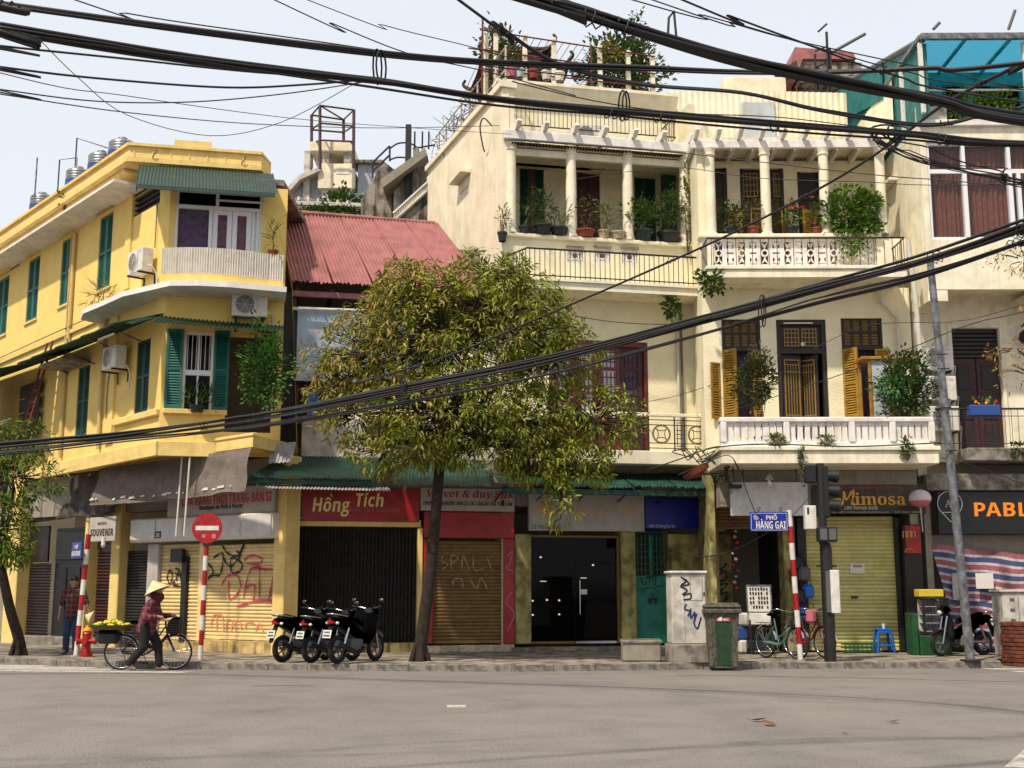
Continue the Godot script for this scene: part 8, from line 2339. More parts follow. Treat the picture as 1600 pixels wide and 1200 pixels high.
# ---------------------------------------------------------------- trees
func tree(called: String, label: String, base: Vector3, fork: Vector3, r: float, blobs: Array, n: int, per: int, size: float, cols: Array, rust: Callable, bark: Material) -> void:
	var o := thing(called, label, "tree", base)
	var mid := base.lerp(fork, 0.5) + Vector3(0.04, 0, 0.05)
	var g := G.new()
	g.tube(smooth([base - Vector3(0, 0.1, 0), base + Vector3(0.02, 0.25, 0), mid, fork, fork + (fork - mid) * 0.5], 6), r, r * 0.62, 12)
	for k in 4:   # root flare
		var a := TAU * k / 5.0
		g.tube([base + Vector3(cos(a) * r * 1.35, -0.05, sin(a) * r * 1.35), base + Vector3(cos(a) * r * 0.6, 0.35, sin(a) * r * 0.7)], r * 0.45, r * 0.3, 6)
	obj("trunk", g, bark, o)
	var limbs := G.new()
	var leaves := []
	var tops := []
	for b in blobs:
		var c: Vector3 = b[0]
		var j := fork + Vector3(0, 0.1, 0)
		var bend := j.lerp(c, 0.5) + Vector3(0, 0.25, 0) + rv(0.2)
		if b[1].x > 0.55: limbs.tube(smooth([j, bend, c], 5), r * 0.42, r * 0.16, 7, false)
		tops.append([j, bend, c])
	obj("limbs", limbs, bark, o)
	var tw := G.new()
	var nz := FastNoiseLite.new()
	nz.seed = 8
	nz.frequency = 0.55
	for k in n:
		# pick a blob by volume
		var tot := 0.0
		for b in blobs: tot += b[1].x * b[1].y
		var t := rng.randf() * tot
		var pick = blobs[0]
		for b in blobs:
			t -= b[1].x * b[1].y
			if t <= 0:
				pick = b
				break
		var v := rv()
		v = v.normalized() * pow(v.length(), 0.45)
		var c: Vector3 = pick[0] + v * pick[1] * (1.0 + 0.3 * nz.get_noise_3dv((pick[0] + v * pick[1]) * 2.2))
		if nz.get_noise_3dv(c * 1.5) < -0.28: continue
		if k % 3 == 0: tw.tube(smooth([pick[0] + v * pick[1] * 0.25, pick[0] + v * pick[1] * 0.65 + rv(0.1), c], 3), 0.014, 0.005, 4, false)
		var out: Vector3 = (v + Vector3(0, 0.15, 0) + rv(0.4)).normalized()
		var ru: float = rust.call(c)
		for m in per:
			var a := TAU * m / per + rng.randf()
			var side := out.cross(Vector3.UP).normalized() * cos(a) + out.cross(out.cross(Vector3.UP).normalized()) * sin(a)
			var d := (out * 0.55 + side * 0.8 + Vector3(0, -0.35, 0) + rv(0.25)).normalized()
			var col := mixc(cols[0], cols[1]) if rng.randf() > ru else mixc(cols[2], cols[3])
			leaves.append([c + out * rng.randf_range(-0.08, 0.14) + side * 0.03, d, size * rng.randf_range(0.65, 1.25), col])
	kind(obj("twigs", tw, bark, o), "stuff")
	foliage("crown", leaves, leaf_thin, M.leaf, o)


func street_tree() -> void:
	var D := 24.7
	var bl := []
	for q in [Vector3(-1.46, 6.65, -24.7), Vector3(-0.13, 7.01, -24.5), Vector3(-2.8, 6.35, -24.9), Vector3(0.86, 6.33, -24.8), Vector3(1.7, 4.96, -24.6), Vector3(-3.16, 5.06, -24.8), Vector3(-1.29, 5.1, -24.2), Vector3(-2.03, 7.75, -25), Vector3(-0.47, 8.07, -24.9), Vector3(0.26, 4.9, -24.6), Vector3(1.35, 4.03, -24.4), Vector3(-3.72, 5.74, -24.9), Vector3(-2.59, 4.36, -24.5), Vector3(1.02, 3.19, -24.3), Vector3(-0.51, 4.47, -24.3), Vector3(0.52, 4.16, -24.4), Vector3(-1.93, 4.47, -24.3)]:
		bl.append([q, Vector3(1, 1, 1)])
	var ex := [[1.9, 1.35, 1.7], [1.3, 1.05, 1.3], [1.35, 1.0, 1.3], [0.95, 0.85, 1.0], [1.05, 0.7, 0.9], [0.85, 0.6, 0.8], [1.7, 0.8, 1.3], [0.95, 0.6, 0.9], [0.85, 0.5, 0.8], [1.1, 0.7, 1.0], [0.65, 0.5, 0.6], [0.6, 0.75, 0.6], [0.8, 0.45, 0.7], [0.3, 0.55, 0.35], [1.2, 0.5, 0.9], [0.8, 0.5, 0.7], [0.9, 0.5, 0.8]]
	for i in bl.size(): bl[i][1] = Vector3(ex[i][0], ex[i][1], ex[i][2])
	var rust := func(c: Vector3) -> float:
		return clampf(0.20 + (-1.6 - c.x) * 0.16 + (c.y - 6.0) * 0.05, 0.06, 0.65)
	tree("street_tree", "large olive green street tree with rusty young leaves, in the middle of the pavement", Vector3(-1.86, 0.12, -24.97), Vector3(-1.47, 4.2, -24.8), 0.145, bl, 5000, 8, 0.15, [Color(0.09, 0.12, 0.014), Color(0.29, 0.31, 0.045), Color(0.25, 0.16, 0.05), Color(0.38, 0.27, 0.09)], rust, M.bark)
	# loose twigs reaching out at the left of the crown
	var none := func(_c: Vector3) -> float: return 0.02
	bl = [[Vector3(-10.89, 3.96, -26.5), Vector3(0.95, 0.6, 0.7)], [Vector3(-11.23, 2.78, -26.5), Vector3(0.8, 0.7, 0.7)], [Vector3(-11.01, 4.79, -27), Vector3(0.7, 0.4, 0.6)], [Vector3(-12.41, 4.36, -27), Vector3(1.2, 1.0, 1.0)], [Vector3(-10.77, 2.36, -26.3), Vector3(0.45, 0.35, 0.4)]]
	tree("left_street_tree", "fresh green street tree cut off by the left edge of the photo", Vector3(-10.76, 0.12, -27.11), Vector3(-11.08, 2.1, -26.6), 0.13, bl, 800, 8, 0.15, [Color(0.05, 0.10, 0.012), Color(0.16, 0.22, 0.03), Color(0.25, 0.18, 0.08), Color(0.3, 0.22, 0.1)], none, M.bark)
	var most := func(_c: Vector3) -> float: return 0.85
	bl = [[Vector3(10.43, 8.17, -24), Vector3(0.75, 0.45, 0.5)], [Vector3(10.17, 6.31, -24), Vector3(0.65, 0.16, 0.4)], [Vector3(10.39, 5.79, -24), Vector3(0.8, 0.25, 0.5)], [Vector3(11.01, 7.17, -24), Vector3(0.7, 0.6, 0.6)]]
	tree("bare_street_tree", "nearly bare tree with tan leaves reaching in from the right edge", Vector3(10.97, 0.08, -24), Vector3(11.08, 5.07, -24), 0.12, bl, 210, 5, 0.10, [Color(0.25, 0.17, 0.05), Color(0.35, 0.22, 0.08), Color(0.35, 0.18, 0.05), Color(0.45, 0.28, 0.10)], most, M.bark_grey)



# ---------------------------------------------------------------- vehicles
func loft(g: G, sec: Array, seg := 10) -> G:   # sections [centre, half height, half width] across the x axis
	for i in sec.size() - 1:
		for j in seg:
			var q := []
			var nn := []
			for w in [[i, j], [i, j + 1], [i + 1, j + 1], [i + 1, j]]:
				var s = sec[w[0]]
				var a: float = TAU * w[1] / seg
				q.append(s[0] + Vector3(0, sin(a) * s[1], cos(a) * s[2]))
				nn.append(Vector3(0, sin(a) * s[2], cos(a) * s[1]))
			g.tri(q[0], q[1], q[2], nn[0], nn[1], nn[2]); g.tri(q[0], q[2], q[3], nn[0], nn[2], nn[3])
	for e in [0, sec.size() - 1]:
		var s = sec[e]
		var pts := []
		for j in seg: pts.append(s[0] + Vector3(0, sin(TAU * j / seg) * s[1], cos(TAU * j / seg) * s[2]))
		g.outward(pts, sec[sec.size() / 2][0])
	return g


func wheel(o: Node3D, c: Vector3, r: float, tw: float, spokes: int, rim_m: Material, called: String) -> void:
	var ring := []
	for j in 29: ring.append(c + Vector3(cos(TAU * j / 28) * (r - tw), sin(TAU * j / 28) * (r - tw), 0))
	var t := lobj(called, G.new().tube(ring, tw, tw, 8, false), M.rubber, o)
	ring = []
	for j in 29: ring.append(c + Vector3(cos(TAU * j / 28) * (r - tw * 2.0), sin(TAU * j / 28) * (r - tw * 2.0), 0))
	put("rim", G.new().tube(ring, tw * 0.5, tw * 0.5, 6, false).mesh(), rim_m, t, Transform3D(), false)
	var g := G.new()
	var thick := 0.0035 if spokes > 8 else 0.018
	for k in spokes:
		var a := TAU * k / spokes
		var s := 0.02 if k % 2 else -0.02
		g.tube([c + Vector3(cos(a + 0.3) * 0.03, sin(a + 0.3) * 0.03, s), c + Vector3(cos(a) * (r - tw * 2.0), sin(a) * (r - tw * 2.0), 0)], thick, thick, 4, false)
	g.tube([c - Vector3(0, 0, 0.05), c + Vector3(0, 0, 0.05)], 0.03, 0.03, 8)
	put("spokes", g.mesh(), rim_m, t, Transform3D(), false)


func motorbike(label: String, at: Vector3, turn: float, group: String) -> Node3D:
	var o := thing("motorbike", label, "motorbike", at, turn, group)
	wheel(o, Vector3(0.62, 0.27, 0), 0.27, 0.045, 5, M.grille, "front_wheel")
	wheel(o, Vector3(-0.6, 0.27, 0), 0.27, 0.052, 5, M.grille, "rear_wheel")
	lobj("rear_body", loft(G.new(), [[Vector3(-0.86, 0.83, 0), 0.03, 0.03], [Vector3(-0.78, 0.80, 0), 0.075, 0.09], [Vector3(-0.5, 0.72, 0), 0.12, 0.14], [Vector3(-0.2, 0.62, 0), 0.15, 0.13], [Vector3(0.05, 0.5, 0), 0.13, 0.10], [Vector3(0.3, 0.42, 0), 0.09, 0.09]]), M.black_gloss, o)
	lobj("seat", loft(G.new(), [[Vector3(-0.7, 0.875, 0), 0.03, 0.08], [Vector3(-0.55, 0.88, 0), 0.06, 0.13], [Vector3(-0.3, 0.83, 0), 0.06, 0.135], [Vector3(-0.05, 0.78, 0), 0.06, 0.12], [Vector3(0.12, 0.72, 0), 0.05, 0.07]]), M.black_plastic, o)
	lobj("leg_shield", loft(G.new(), [[Vector3(0.3, 0.36, 0), 0.03, 0.1], [Vector3(0.38, 0.5, 0), 0.08, 0.19], [Vector3(0.42, 0.72, 0), 0.13, 0.21], [Vector3(0.44, 0.88, 0), 0.06, 0.12]]), M.black_gloss, o)
	lobj("headlight_cowl", loft(G.new(), [[Vector3(0.36, 0.98, 0), 0.05, 0.1], [Vector3(0.46, 1.0, 0), 0.09, 0.14], [Vector3(0.56, 0.95, 0), 0.08, 0.11], [Vector3(0.61, 0.93, 0), 0.04, 0.06]]), M.black_gloss, o)
	lobj("headlight", G.new().ball(Vector3(0.59, 0.93, 0), Vector3(0.035, 0.05, 0.075), 10, 6), M.lamp_clear, o)
	lobj("fork", G.new().tube([Vector3(0.62, 0.27, 0.07), Vector3(0.46, 0.85, 0.07)], 0.024, 0.024, 8).tube([Vector3(0.62, 0.27, -0.07), Vector3(0.46, 0.85, -0.07)], 0.024, 0.024, 8), M.chrome, o)
	lobj("front_mudguard", loft(G.new(), [[Vector3(0.86, 0.47, 0), 0.01, 0.04], [Vector3(0.72, 0.56, 0), 0.03, 0.07], [Vector3(0.55, 0.57, 0), 0.03, 0.075], [Vector3(0.4, 0.45, 0), 0.02, 0.06]]), M.black_gloss, o)
	lobj("handlebar", G.new().tube(smooth([Vector3(0.3, 1.05, -0.34), Vector3(0.38, 1.03, -0.2), Vector3(0.42, 1.0, 0), Vector3(0.38, 1.03, 0.2), Vector3(0.3, 1.05, 0.34)], 4), 0.014, 0.014, 7), M.chrome, o)
	for s in [-1, 1]:
		lobj("grip", G.new().tube([Vector3(0.34, 1.04, s * 0.24), Vector3(0.29, 1.05, s * 0.36)], 0.02, 0.02, 8), M.rubber, o)
		var st := lobj("mirror", G.new().at(Transform3D(Basis(Vector3.UP, 0.15 * s), Vector3(0.33, 1.17, s * 0.34))).ball(Vector3.ZERO, Vector3(0.02, 0.04, 0.06), 10, 6), M.black_gloss, o)
		put("mirror_stalk", G.new().tube([Vector3(0.37, 1.04, s * 0.22), Vector3(0.35, 1.1, s * 0.3), Vector3(0.34, 1.15, s * 0.33)], 0.008, 0.008, 5).mesh(), M.black_plastic, st, Transform3D(), false)
		lobj("indicator", G.new().ball(Vector3(-0.78, 0.76, s * 0.12), Vector3(0.04, 0.03, 0.035), 8, 5), M.lamp_clear, o)
		lobj("shock_absorber", G.new().tube([Vector3(-0.58, 0.3, s * 0.12), Vector3(-0.42, 0.66, s * 0.12)], 0.028, 0.028, 8), M.chrome, o)
	lobj("tail_light", loft(G.new(), [[Vector3(-0.88, 0.80, 0), 0.02, 0.05], [Vector3(-0.84, 0.79, 0), 0.045, 0.1], [Vector3(-0.76, 0.77, 0), 0.04, 0.125]]), M.tail_red, o)
	lobj("grab_rail", G.new().tube(smooth([Vector3(-0.5, 0.88, -0.15), Vector3(-0.8, 0.92, -0.12), Vector3(-0.87, 0.93, 0), Vector3(-0.8, 0.92, 0.12), Vector3(-0.5, 0.88, 0.15)], 4), 0.014, 0.014, 7), M.chrome, o)
	lobj("rear_mudguard", loft(G.new(), [[Vector3(-0.78, 0.74, 0), 0.03, 0.07], [Vector3(-0.86, 0.6, 0), 0.03, 0.07], [Vector3(-0.93, 0.42, 0), 0.03, 0.06]]), M.black_plastic, o)
	var pf := Transform3D(Basis(Vector3.UP, -PI / 2) * Basis(Vector3.RIGHT, -0.25), Vector3(-0.935, 0.56, 0))
	var pl := lobj("number_plate", G.new().at(pf).cbox(-0.1, -0.075, 0, 0.1, 0.075, 0.008, 0.003), M.plate_white, o)
	put("plate_print", G.new().at(pf).box(-0.07, 0.015, 0.0081, 0.07, 0.05, 0.0095).box(-0.08, -0.05, 0.0081, 0.08, -0.01, 0.0095).mesh(), M.grille, pl, Transform3D(), false)
	lobj("engine", G.new().cbox(-0.28, 0.2, -0.11, 0.1, 0.46, 0.11, 0.04), M.grille, o)
	lobj("exhaust", G.new().tube(smooth([Vector3(0.05, 0.25, 0.12), Vector3(-0.2, 0.2, 0.15), Vector3(-0.45, 0.28, 0.17), Vector3(-0.85, 0.4, 0.18)], 4), 0.035, 0.055, 10), M.black_plastic, o)
	lobj("swing_arm", G.new().tube([Vector3(-0.15, 0.3, -0.1), Vector3(-0.6, 0.27, -0.1)], 0.025, 0.025, 6).tube([Vector3(-0.15, 0.3, 0.1), Vector3(-0.6, 0.27, 0.1)], 0.025, 0.025, 6), M.grille, o)
	lobj("side_stand", G.new().tube([Vector3(-0.1, 0.24, -0.1), Vector3(-0.18, 0.01, -0.26)], 0.014, 0.014, 6), M.chrome, o)
	lobj("foot_rest", G.new().tube([Vector3(0.02, 0.3, -0.26), Vector3(0.02, 0.3, 0.26)], 0.016, 0.016, 6), M.rubber, o)
	return o


func bicycle(label: String, at: Vector3, turn: float, fm: Material, rear_rack: bool) -> Node3D:
	var o := thing("bicycle", label, "bicycle", at, turn)
	wheel(o, Vector3(0.5, 0.335, 0), 0.335, 0.02, 24, M.chrome, "front_wheel")
	wheel(o, Vector3(-0.5, 0.335, 0), 0.335, 0.02, 24, M.chrome, "rear_wheel")
	var A := Vector3(-0.5, 0.335, 0); var B := Vector3(-0.07, 0.29, 0); var S := Vector3(-0.2, 0.82, 0); var H := Vector3(0.31, 0.82, 0); var Hl := Vector3(0.34, 0.66, 0)
	lobj("frame", G.new().tube([B, S], 0.016, 0.016, 8).tube(smooth([B, Vector3(0.15, 0.42, 0), Hl], 4), 0.018, 0.018, 8).tube(smooth([B + Vector3(-0.03, 0.14, 0), Vector3(0.12, 0.55, 0), H], 4), 0.014, 0.014, 8).tube([A + Vector3(0, 0, 0.05), B], 0.010, 0.010, 6).tube([A + Vector3(0, 0, -0.05), B], 0.010, 0.010, 6).tube([A + Vector3(0, 0, 0.05), S - Vector3(-0.03, 0.12, 0)], 0.009, 0.009, 6).tube([A + Vector3(0, 0, -0.05), S - Vector3(-0.03, 0.12, 0)], 0.009, 0.009, 6), fm, o)
	lobj("fork", G.new().tube(smooth([Vector3(0.5, 0.335, 0.05), Vector3(0.42, 0.5, 0.05), Vector3(0.35, 0.66, 0.02), Vector3(0.29, 0.92, 0)], 3), 0.012, 0.014, 6).tube(smooth([Vector3(0.5, 0.335, -0.05), Vector3(0.42, 0.5, -0.05), Vector3(0.35, 0.66, -0.02), Vector3(0.3, 0.9, 0)], 3), 0.012, 0.014, 6), fm, o)
	lobj("handlebar", G.new().tube(smooth([Vector3(0.05, 0.98, -0.27), Vector3(0.2, 1.02, -0.25), Vector3(0.3, 0.97, -0.08), Vector3(0.31, 0.96, 0), Vector3(0.3, 0.97, 0.08), Vector3(0.2, 1.02, 0.25), Vector3(0.05, 0.98, 0.27)], 4), 0.012, 0.012, 6), M.chrome, o)
	for s in [-1, 1]: lobj("grip", G.new().tube([Vector3(0.03, 0.975, s * 0.272), Vector3(0.13, 1.0, s * 0.262)], 0.018, 0.018, 7), M.rubber, o)
	lobj("saddle", loft(G.new(), [[Vector3(-0.36, 0.9, 0), 0.02, 0.07], [Vector3(-0.3, 0.9, 0), 0.035, 0.1], [Vector3(-0.18, 0.89, 0), 0.03, 0.06], [Vector3(-0.06, 0.89, 0), 0.02, 0.025]]), M.rubber, o)
	lobj("chain_case", G.new().tube([B, A], 0.035, 0.03, 8), fm, o)
	for s in [-1, 1]:
		lobj("crank", G.new().tube([B + Vector3(0, 0, s * 0.06), B + Vector3(s * 0.06, -s * 0.15, s * 0.06)], 0.01, 0.01, 5), M.grille, o)
		lobj("pedal", G.new().cbox(B.x + s * 0.06 - 0.04, B.y - s * 0.15 - 0.012, s * 0.11 - 0.04, B.x + s * 0.06 + 0.04, B.y - s * 0.15 + 0.012, s * 0.11 + 0.04, 0.005), M.rubber, o)
	var mg := G.new()
	for w in [0.5, -0.5]:
		var pts := []
		for k in 11:
			var a: float = (0.15 + k * 0.27)
			pts.append(Vector3(w + cos(a) * 0.355, 0.335 + sin(a) * 0.355, 0))
		for k in pts.size() - 1:
			var a: Vector3 = pts[k]; var b: Vector3 = pts[k + 1]
			mg.quad(a + Vector3(0, 0, 0.028), b + Vector3(0, 0, 0.028), b - Vector3(0, 0, 0.028), a - Vector3(0, 0, 0.028))
	lobj("mudguards", mg, M.chrome, o)
	var bk := G.new()
	for k in 7:
		var y := 0.68 + k * 0.042
		bk.box(0.36, y, -0.16, 0.37, y + 0.008, 0.16); bk.box(0.60, y, -0.16, 0.61, y + 0.008, 0.16); bk.box(0.37, y, -0.16, 0.60, y + 0.008, -0.15); bk.box(0.37, y, 0.15, 0.60, y + 0.008, 0.16)
	for k in 10: bk.box(0.36 + k * 0.027, 0.68, 0.161, 0.366 + k * 0.027, 0.94, 0.165); 
	for k in 10: bk.box(0.36 + k * 0.027, 0.68, -0.165, 0.366 + k * 0.027, 0.94, -0.161)
	bk.box(0.37, 0.675, -0.15, 0.60, 0.679, 0.15)
	lobj("basket", bk, M.bicycle_dark, o)
	if rear_rack: lobj("rear_rack", G.new().box(-0.72, 0.72, -0.07, -0.3, 0.735, 0.07).tube([A + Vector3(0, 0, 0.06), Vector3(-0.55, 0.72, 0.06)], 0.007, 0.007, 5).tube([A + Vector3(0, 0, -0.06), Vector3(-0.55, 0.72, -0.06)], 0.007, 0.007, 5), M.grille, o)
	lobj("stand", G.new().tube([A + Vector3(0.02, -0.03, -0.06), Vector3(-0.42, 0.01, -0.2)], 0.009, 0.009, 5), M.grille, o)
	return o


func vehicles() -> void:
	var gr := "motorbikes parked by the tree"
	var m0 := motorbike("leftmost parked black motorbike, its pale plate before the yellow pillar", Vector3(-4.41, 0.12, -24.33) + Vector3(0.25, 0, -0.55), 56, gr)
	var m1 := dup(m0, "motorbike", "middle parked black motorbike of the three beside the tree", Vector3(-3.82, 0.12, -24.12) + Vector3(0.25, 0, -0.55), 56, gr)
	var m2 := dup(m0, "motorbike", "rightmost parked motorbike with bright red tail light, nearest the tree", Vector3(-3.28, 0.12, -23.92) + Vector3(0.22, 0, -0.55), 60, gr)
	for c in m1.get_children():
		if c.name in ["rear_body", "leg_shield"]: c.material_override = M.bike_maroon
	for c in m2.get_children():
		if c.name in ["headlight_cowl", "leg_shield", "front_mudguard"]: c.material_override = M.bike_slate
	m1.scale = Vector3.ONE * 0.98
	m2.scale = Vector3(1.0, 1.03, 1.0)
	dup(m0, "motorbike", "dark motorbike parked in front of the striped tarpaulin", Vector3(9.75, 0.12, -26.9), 205, "")
	bicycle("pale green bicycle with basket, parked left of the Hàng Gai pole", Vector3(5.55, 0.12, -25.41) + Vector3(0, 0, -0.2), -62, M.bicycle_green, true)
	bicycle("red bicycle with basket parked right of the Hàng Gai pole", Vector3(6.28, 0.12, -26.11) + Vector3(0, 0, -0.2), -62, M.bicycle_red, true)
	# vendor's bicycle
	var vb := bicycle("vendor's dark bicycle pushed by the person in the conical hat", Vector3(-7.05, 0, -24.1), 2, M.bicycle_dark, true)
	vb.scale = Vector3.ONE * 1.02
	var t := thing("fruit_tray", "wide woven tray heaped with yellow and green fruit on the bicycle's rear rack", "tray", Vector3(-7.78, 0.8, -24.1))
	lobj("tray", G.new().lathe([Vector2(0, 0.0), Vector2(0.34, 0.0), Vector2(0.42, 0.06), Vector2(0.44, 0.06), Vector2(0.35, -0.03), Vector2(0, -0.03)], Vector3.ZERO, 24, 1.0, 0.8), M.tray, t)
	lobj("side_bag", G.new().cbox(-0.28, -0.3, -0.17, 0.2, -0.035, 0.17, 0.08), M.black_plastic, t)
	for k in 46:
		var a := rng.randf() * TAU; var r := sqrt(rng.randf()) * 0.36
		var f := Transform3D(Basis(Vector3.UP, rng.randf() * 6.0), Vector3(cos(a) * r, 0.05 + (0.36 - r) * 0.3, sin(a) * r * 0.75))
		lobj("fruit", G.new().at(f).ball(Vector3.ZERO, Vector3(0.055, 0.035, 0.035), 8, 5), [M.banana, M.lime, M.banana][k % 3], t)
	t = thing("front_basket_bag", "dark purple bag stuffed in the vendor bicycle's front basket", "bag", Vector3(-6.62, 0.72, -24.1))
	lobj("bag", loft(G.new(), [[Vector3(-0.06, 0.1, 0), 0.1, 0.1], [Vector3(0.0, 0.1, 0), 0.17, 0.14], [Vector3(0.1, 0.12, 0), 0.18, 0.14], [Vector3(0.17, 0.14, 0), 0.15, 0.12]]), M.scarf, t)


# ---------------------------------------------------------------- people
# one skin over bones [a, b, ra, rb], joined smoothly, meshed as surface nets
func skin(bones: Array, cell: float, k: float, sh := Vector3.ONE) -> G:
	var lo := Vector3(9, 9, 9); var hi := -lo
	for b in bones:
		var r := maxf(b[2], b[3]) + cell * 2.5
		for e in [b[0], b[1]]:
			for i in 3:
				lo[i] = minf(lo[i], e[i] - r); hi[i] = maxf(hi[i], e[i] + r)
	var nx := int((hi.x - lo.x) / cell) + 2; var ny := int((hi.y - lo.y) / cell) + 2; var nz := int((hi.z - lo.z) / cell) + 2
	var d := PackedFloat32Array()
	d.resize(nx * ny * nz)
	d.fill(1.0)
	for b in bones:
		var a: Vector3 = b[0]; var ab: Vector3 = b[1] - b[0]
		var ra: float = b[2]; var rb: float = b[3]
		var sq: Vector3 = b[4] if b.size() > 4 else Vector3.ONE
		var L := maxf(ab.length_squared(), 1e-6)
		var R := maxf(ra, rb) + k + cell * 2.0
		var c0 := a.min(b[1]) - Vector3.ONE * R; var c1 := a.max(b[1]) + Vector3.ONE * R
		for x in range(maxi(0, int((c0.x - lo.x) / cell)), mini(nx, int((c1.x - lo.x) / cell) + 1)):
			for y in range(maxi(0, int((c0.y - lo.y) / cell)), mini(ny, int((c1.y - lo.y) / cell) + 1)):
				for z in range(maxi(0, int((c0.z - lo.z) / cell)), mini(nz, int((c1.z - lo.z) / cell) + 1)):
					var p := lo + Vector3(x, y, z) * cell - a
					var t := clampf(p.dot(ab) / L, 0.0, 1.0)
					var v := ((p - ab * t) * sq).length() - lerpf(ra, rb, t)
					var i := (x * ny + y) * nz + z
					var o := d[i]
					var h := clampf(0.5 + 0.5 * (v - o) / k, 0.0, 1.0)
					d[i] = lerpf(v, o, h) - k * h * (1.0 - h)
	var vid := {}
	var pos := PackedVector3Array()
	var nor := PackedVector3Array()
	var off := [0, 1, nz, nz + 1, ny * nz, ny * nz + 1, ny * nz + nz, ny * nz + nz + 1]
	for x in nx - 1:
		for y in ny - 1:
			for z in nz - 1:
				var i := (x * ny + y) * nz + z
				var s := d[i] < 0.0
				var mixed := false
				for e in 7:
					if (d[i + off[e + 1]] < 0.0) != s:
						mixed = true
						break
				if not mixed: continue
				var sum := Vector3.ZERO
				var n := 0
				for e in [[0, 1], [2, 3], [4, 5], [6, 7], [0, 2], [1, 3], [4, 6], [5, 7], [0, 4], [1, 5], [2, 6], [3, 7]]:
					var u := d[i + off[e[0]]]; var w := d[i + off[e[1]]]
					if (u < 0.0) == (w < 0.0): continue
					var f := u / (u - w)
					var A := Vector3((e[0] >> 2) & 1, (e[0] >> 1) & 1, e[0] & 1); var B := Vector3((e[1] >> 2) & 1, (e[1] >> 1) & 1, e[1] & 1)
					sum += A.lerp(B, f); n += 1
				vid[i] = pos.size()
				pos.append(lo + (Vector3(x, y, z) + sum / n) * cell)
				nor.append(Vector3(d[i + off[4]] - d[i], d[i + off[2]] - d[i], d[i + off[1]] - d[i]).normalized())
	var g := G.new()
	for i in vid:
		var z: int = i % nz; var y: int = (i / nz) % ny; var x: int = i / (nz * ny)
		for ax in 3:
			var st: int = [ny * nz, nz, 1][ax]
			if (d[i] < 0.0) == (d[i + st] < 0.0): continue
			var s1: int = [nz, 1, ny * nz][ax]; var s2: int = [1, ny * nz, nz][ax]
			if not (vid.has(i - s1) and vid.has(i - s2) and vid.has(i - s1 - s2)): continue
			var q := [vid[i - s1 - s2], vid[i - s2], vid[i], vid[i - s1]]
			if d[i] > 0.0: q.reverse()
			g.tri(pos[q[0]], pos[q[1]], pos[q[2]], nor[q[0]], nor[q[1]], nor[q[2]])
			g.tri(pos[q[0]], pos[q[2]], pos[q[3]], nor[q[0]], nor[q[2]], nor[q[3]])
	return g


func hand_bones(w: Vector3, dir: Vector3, palm_n: Vector3, curl: float) -> Array:
	var sd := dir.cross(palm_n).normalized()
	var r := [[w, w + dir * 0.08, 0.026, 0.03, Vector3.ONE]]
	for k in 4:
		var b := w + dir * 0.085 + sd * (k - 1.5) * 0.019
		var l: float = [0.03, 0.036, 0.034, 0.026][k]
		var d1 := (dir * cos(curl * 0.6) + palm_n * sin(curl * 0.6)).normalized()
		var d2 := (dir * cos(curl * 1.4) + palm_n * sin(curl * 1.4)).normalized()
		r.append([b, b + d1 * l, 0.0095, 0.009]); r.append([b + d1 * l, b + d1 * l + d2 * l * 0.9, 0.009, 0.0075])
	var t := w + dir * 0.025 + sd * 0.03
	r.append([t, t + (sd * 0.7 + dir * 0.6 + palm_n * 0.3).normalized() * 0.035, 0.012, 0.010])
	r.append([t + (sd * 0.7 + dir * 0.6 + palm_n * 0.3).normalized() * 0.035, t + (sd * 0.4 + dir * 0.9 + palm_n * 0.5).normalized() * 0.062, 0.010, 0.008])
	return r


func head_bones(c: Vector3, f: Vector3) -> Array:   # c: middle of the skull, f: facing
	var s := f.cross(Vector3.UP).normalized()
	return [[c + Vector3(0, 0.03, 0) - f * 0.015, c + Vector3(0, 0.01, 0), 0.088, 0.08], [c + f * 0.02 - Vector3(0, 0.05, 0), c + f * 0.045 - Vector3(0, 0.095, 0), 0.062, 0.036],
		[c + f * 0.083 - Vector3(0, 0.0, 0), c + f * 0.1 - Vector3(0, 0.035, 0), 0.009, 0.014], [c + f * 0.085 - Vector3(0, 0.066, 0) - s * 0.018, c + f * 0.085 - Vector3(0, 0.066, 0) + s * 0.018, 0.008, 0.008],
		[c + s * 0.082 - Vector3(0, 0.0, 0), c + s * 0.084 - Vector3(0, 0.04, 0), 0.014, 0.010], [c - s * 0.082, c - s * 0.084 - Vector3(0, 0.04, 0), 0.014, 0.010],
		[c + f * 0.075 + Vector3(0, 0.022, 0) - s * 0.04, c + f * 0.075 + Vector3(0, 0.022, 0) + s * 0.04, 0.012, 0.012]]


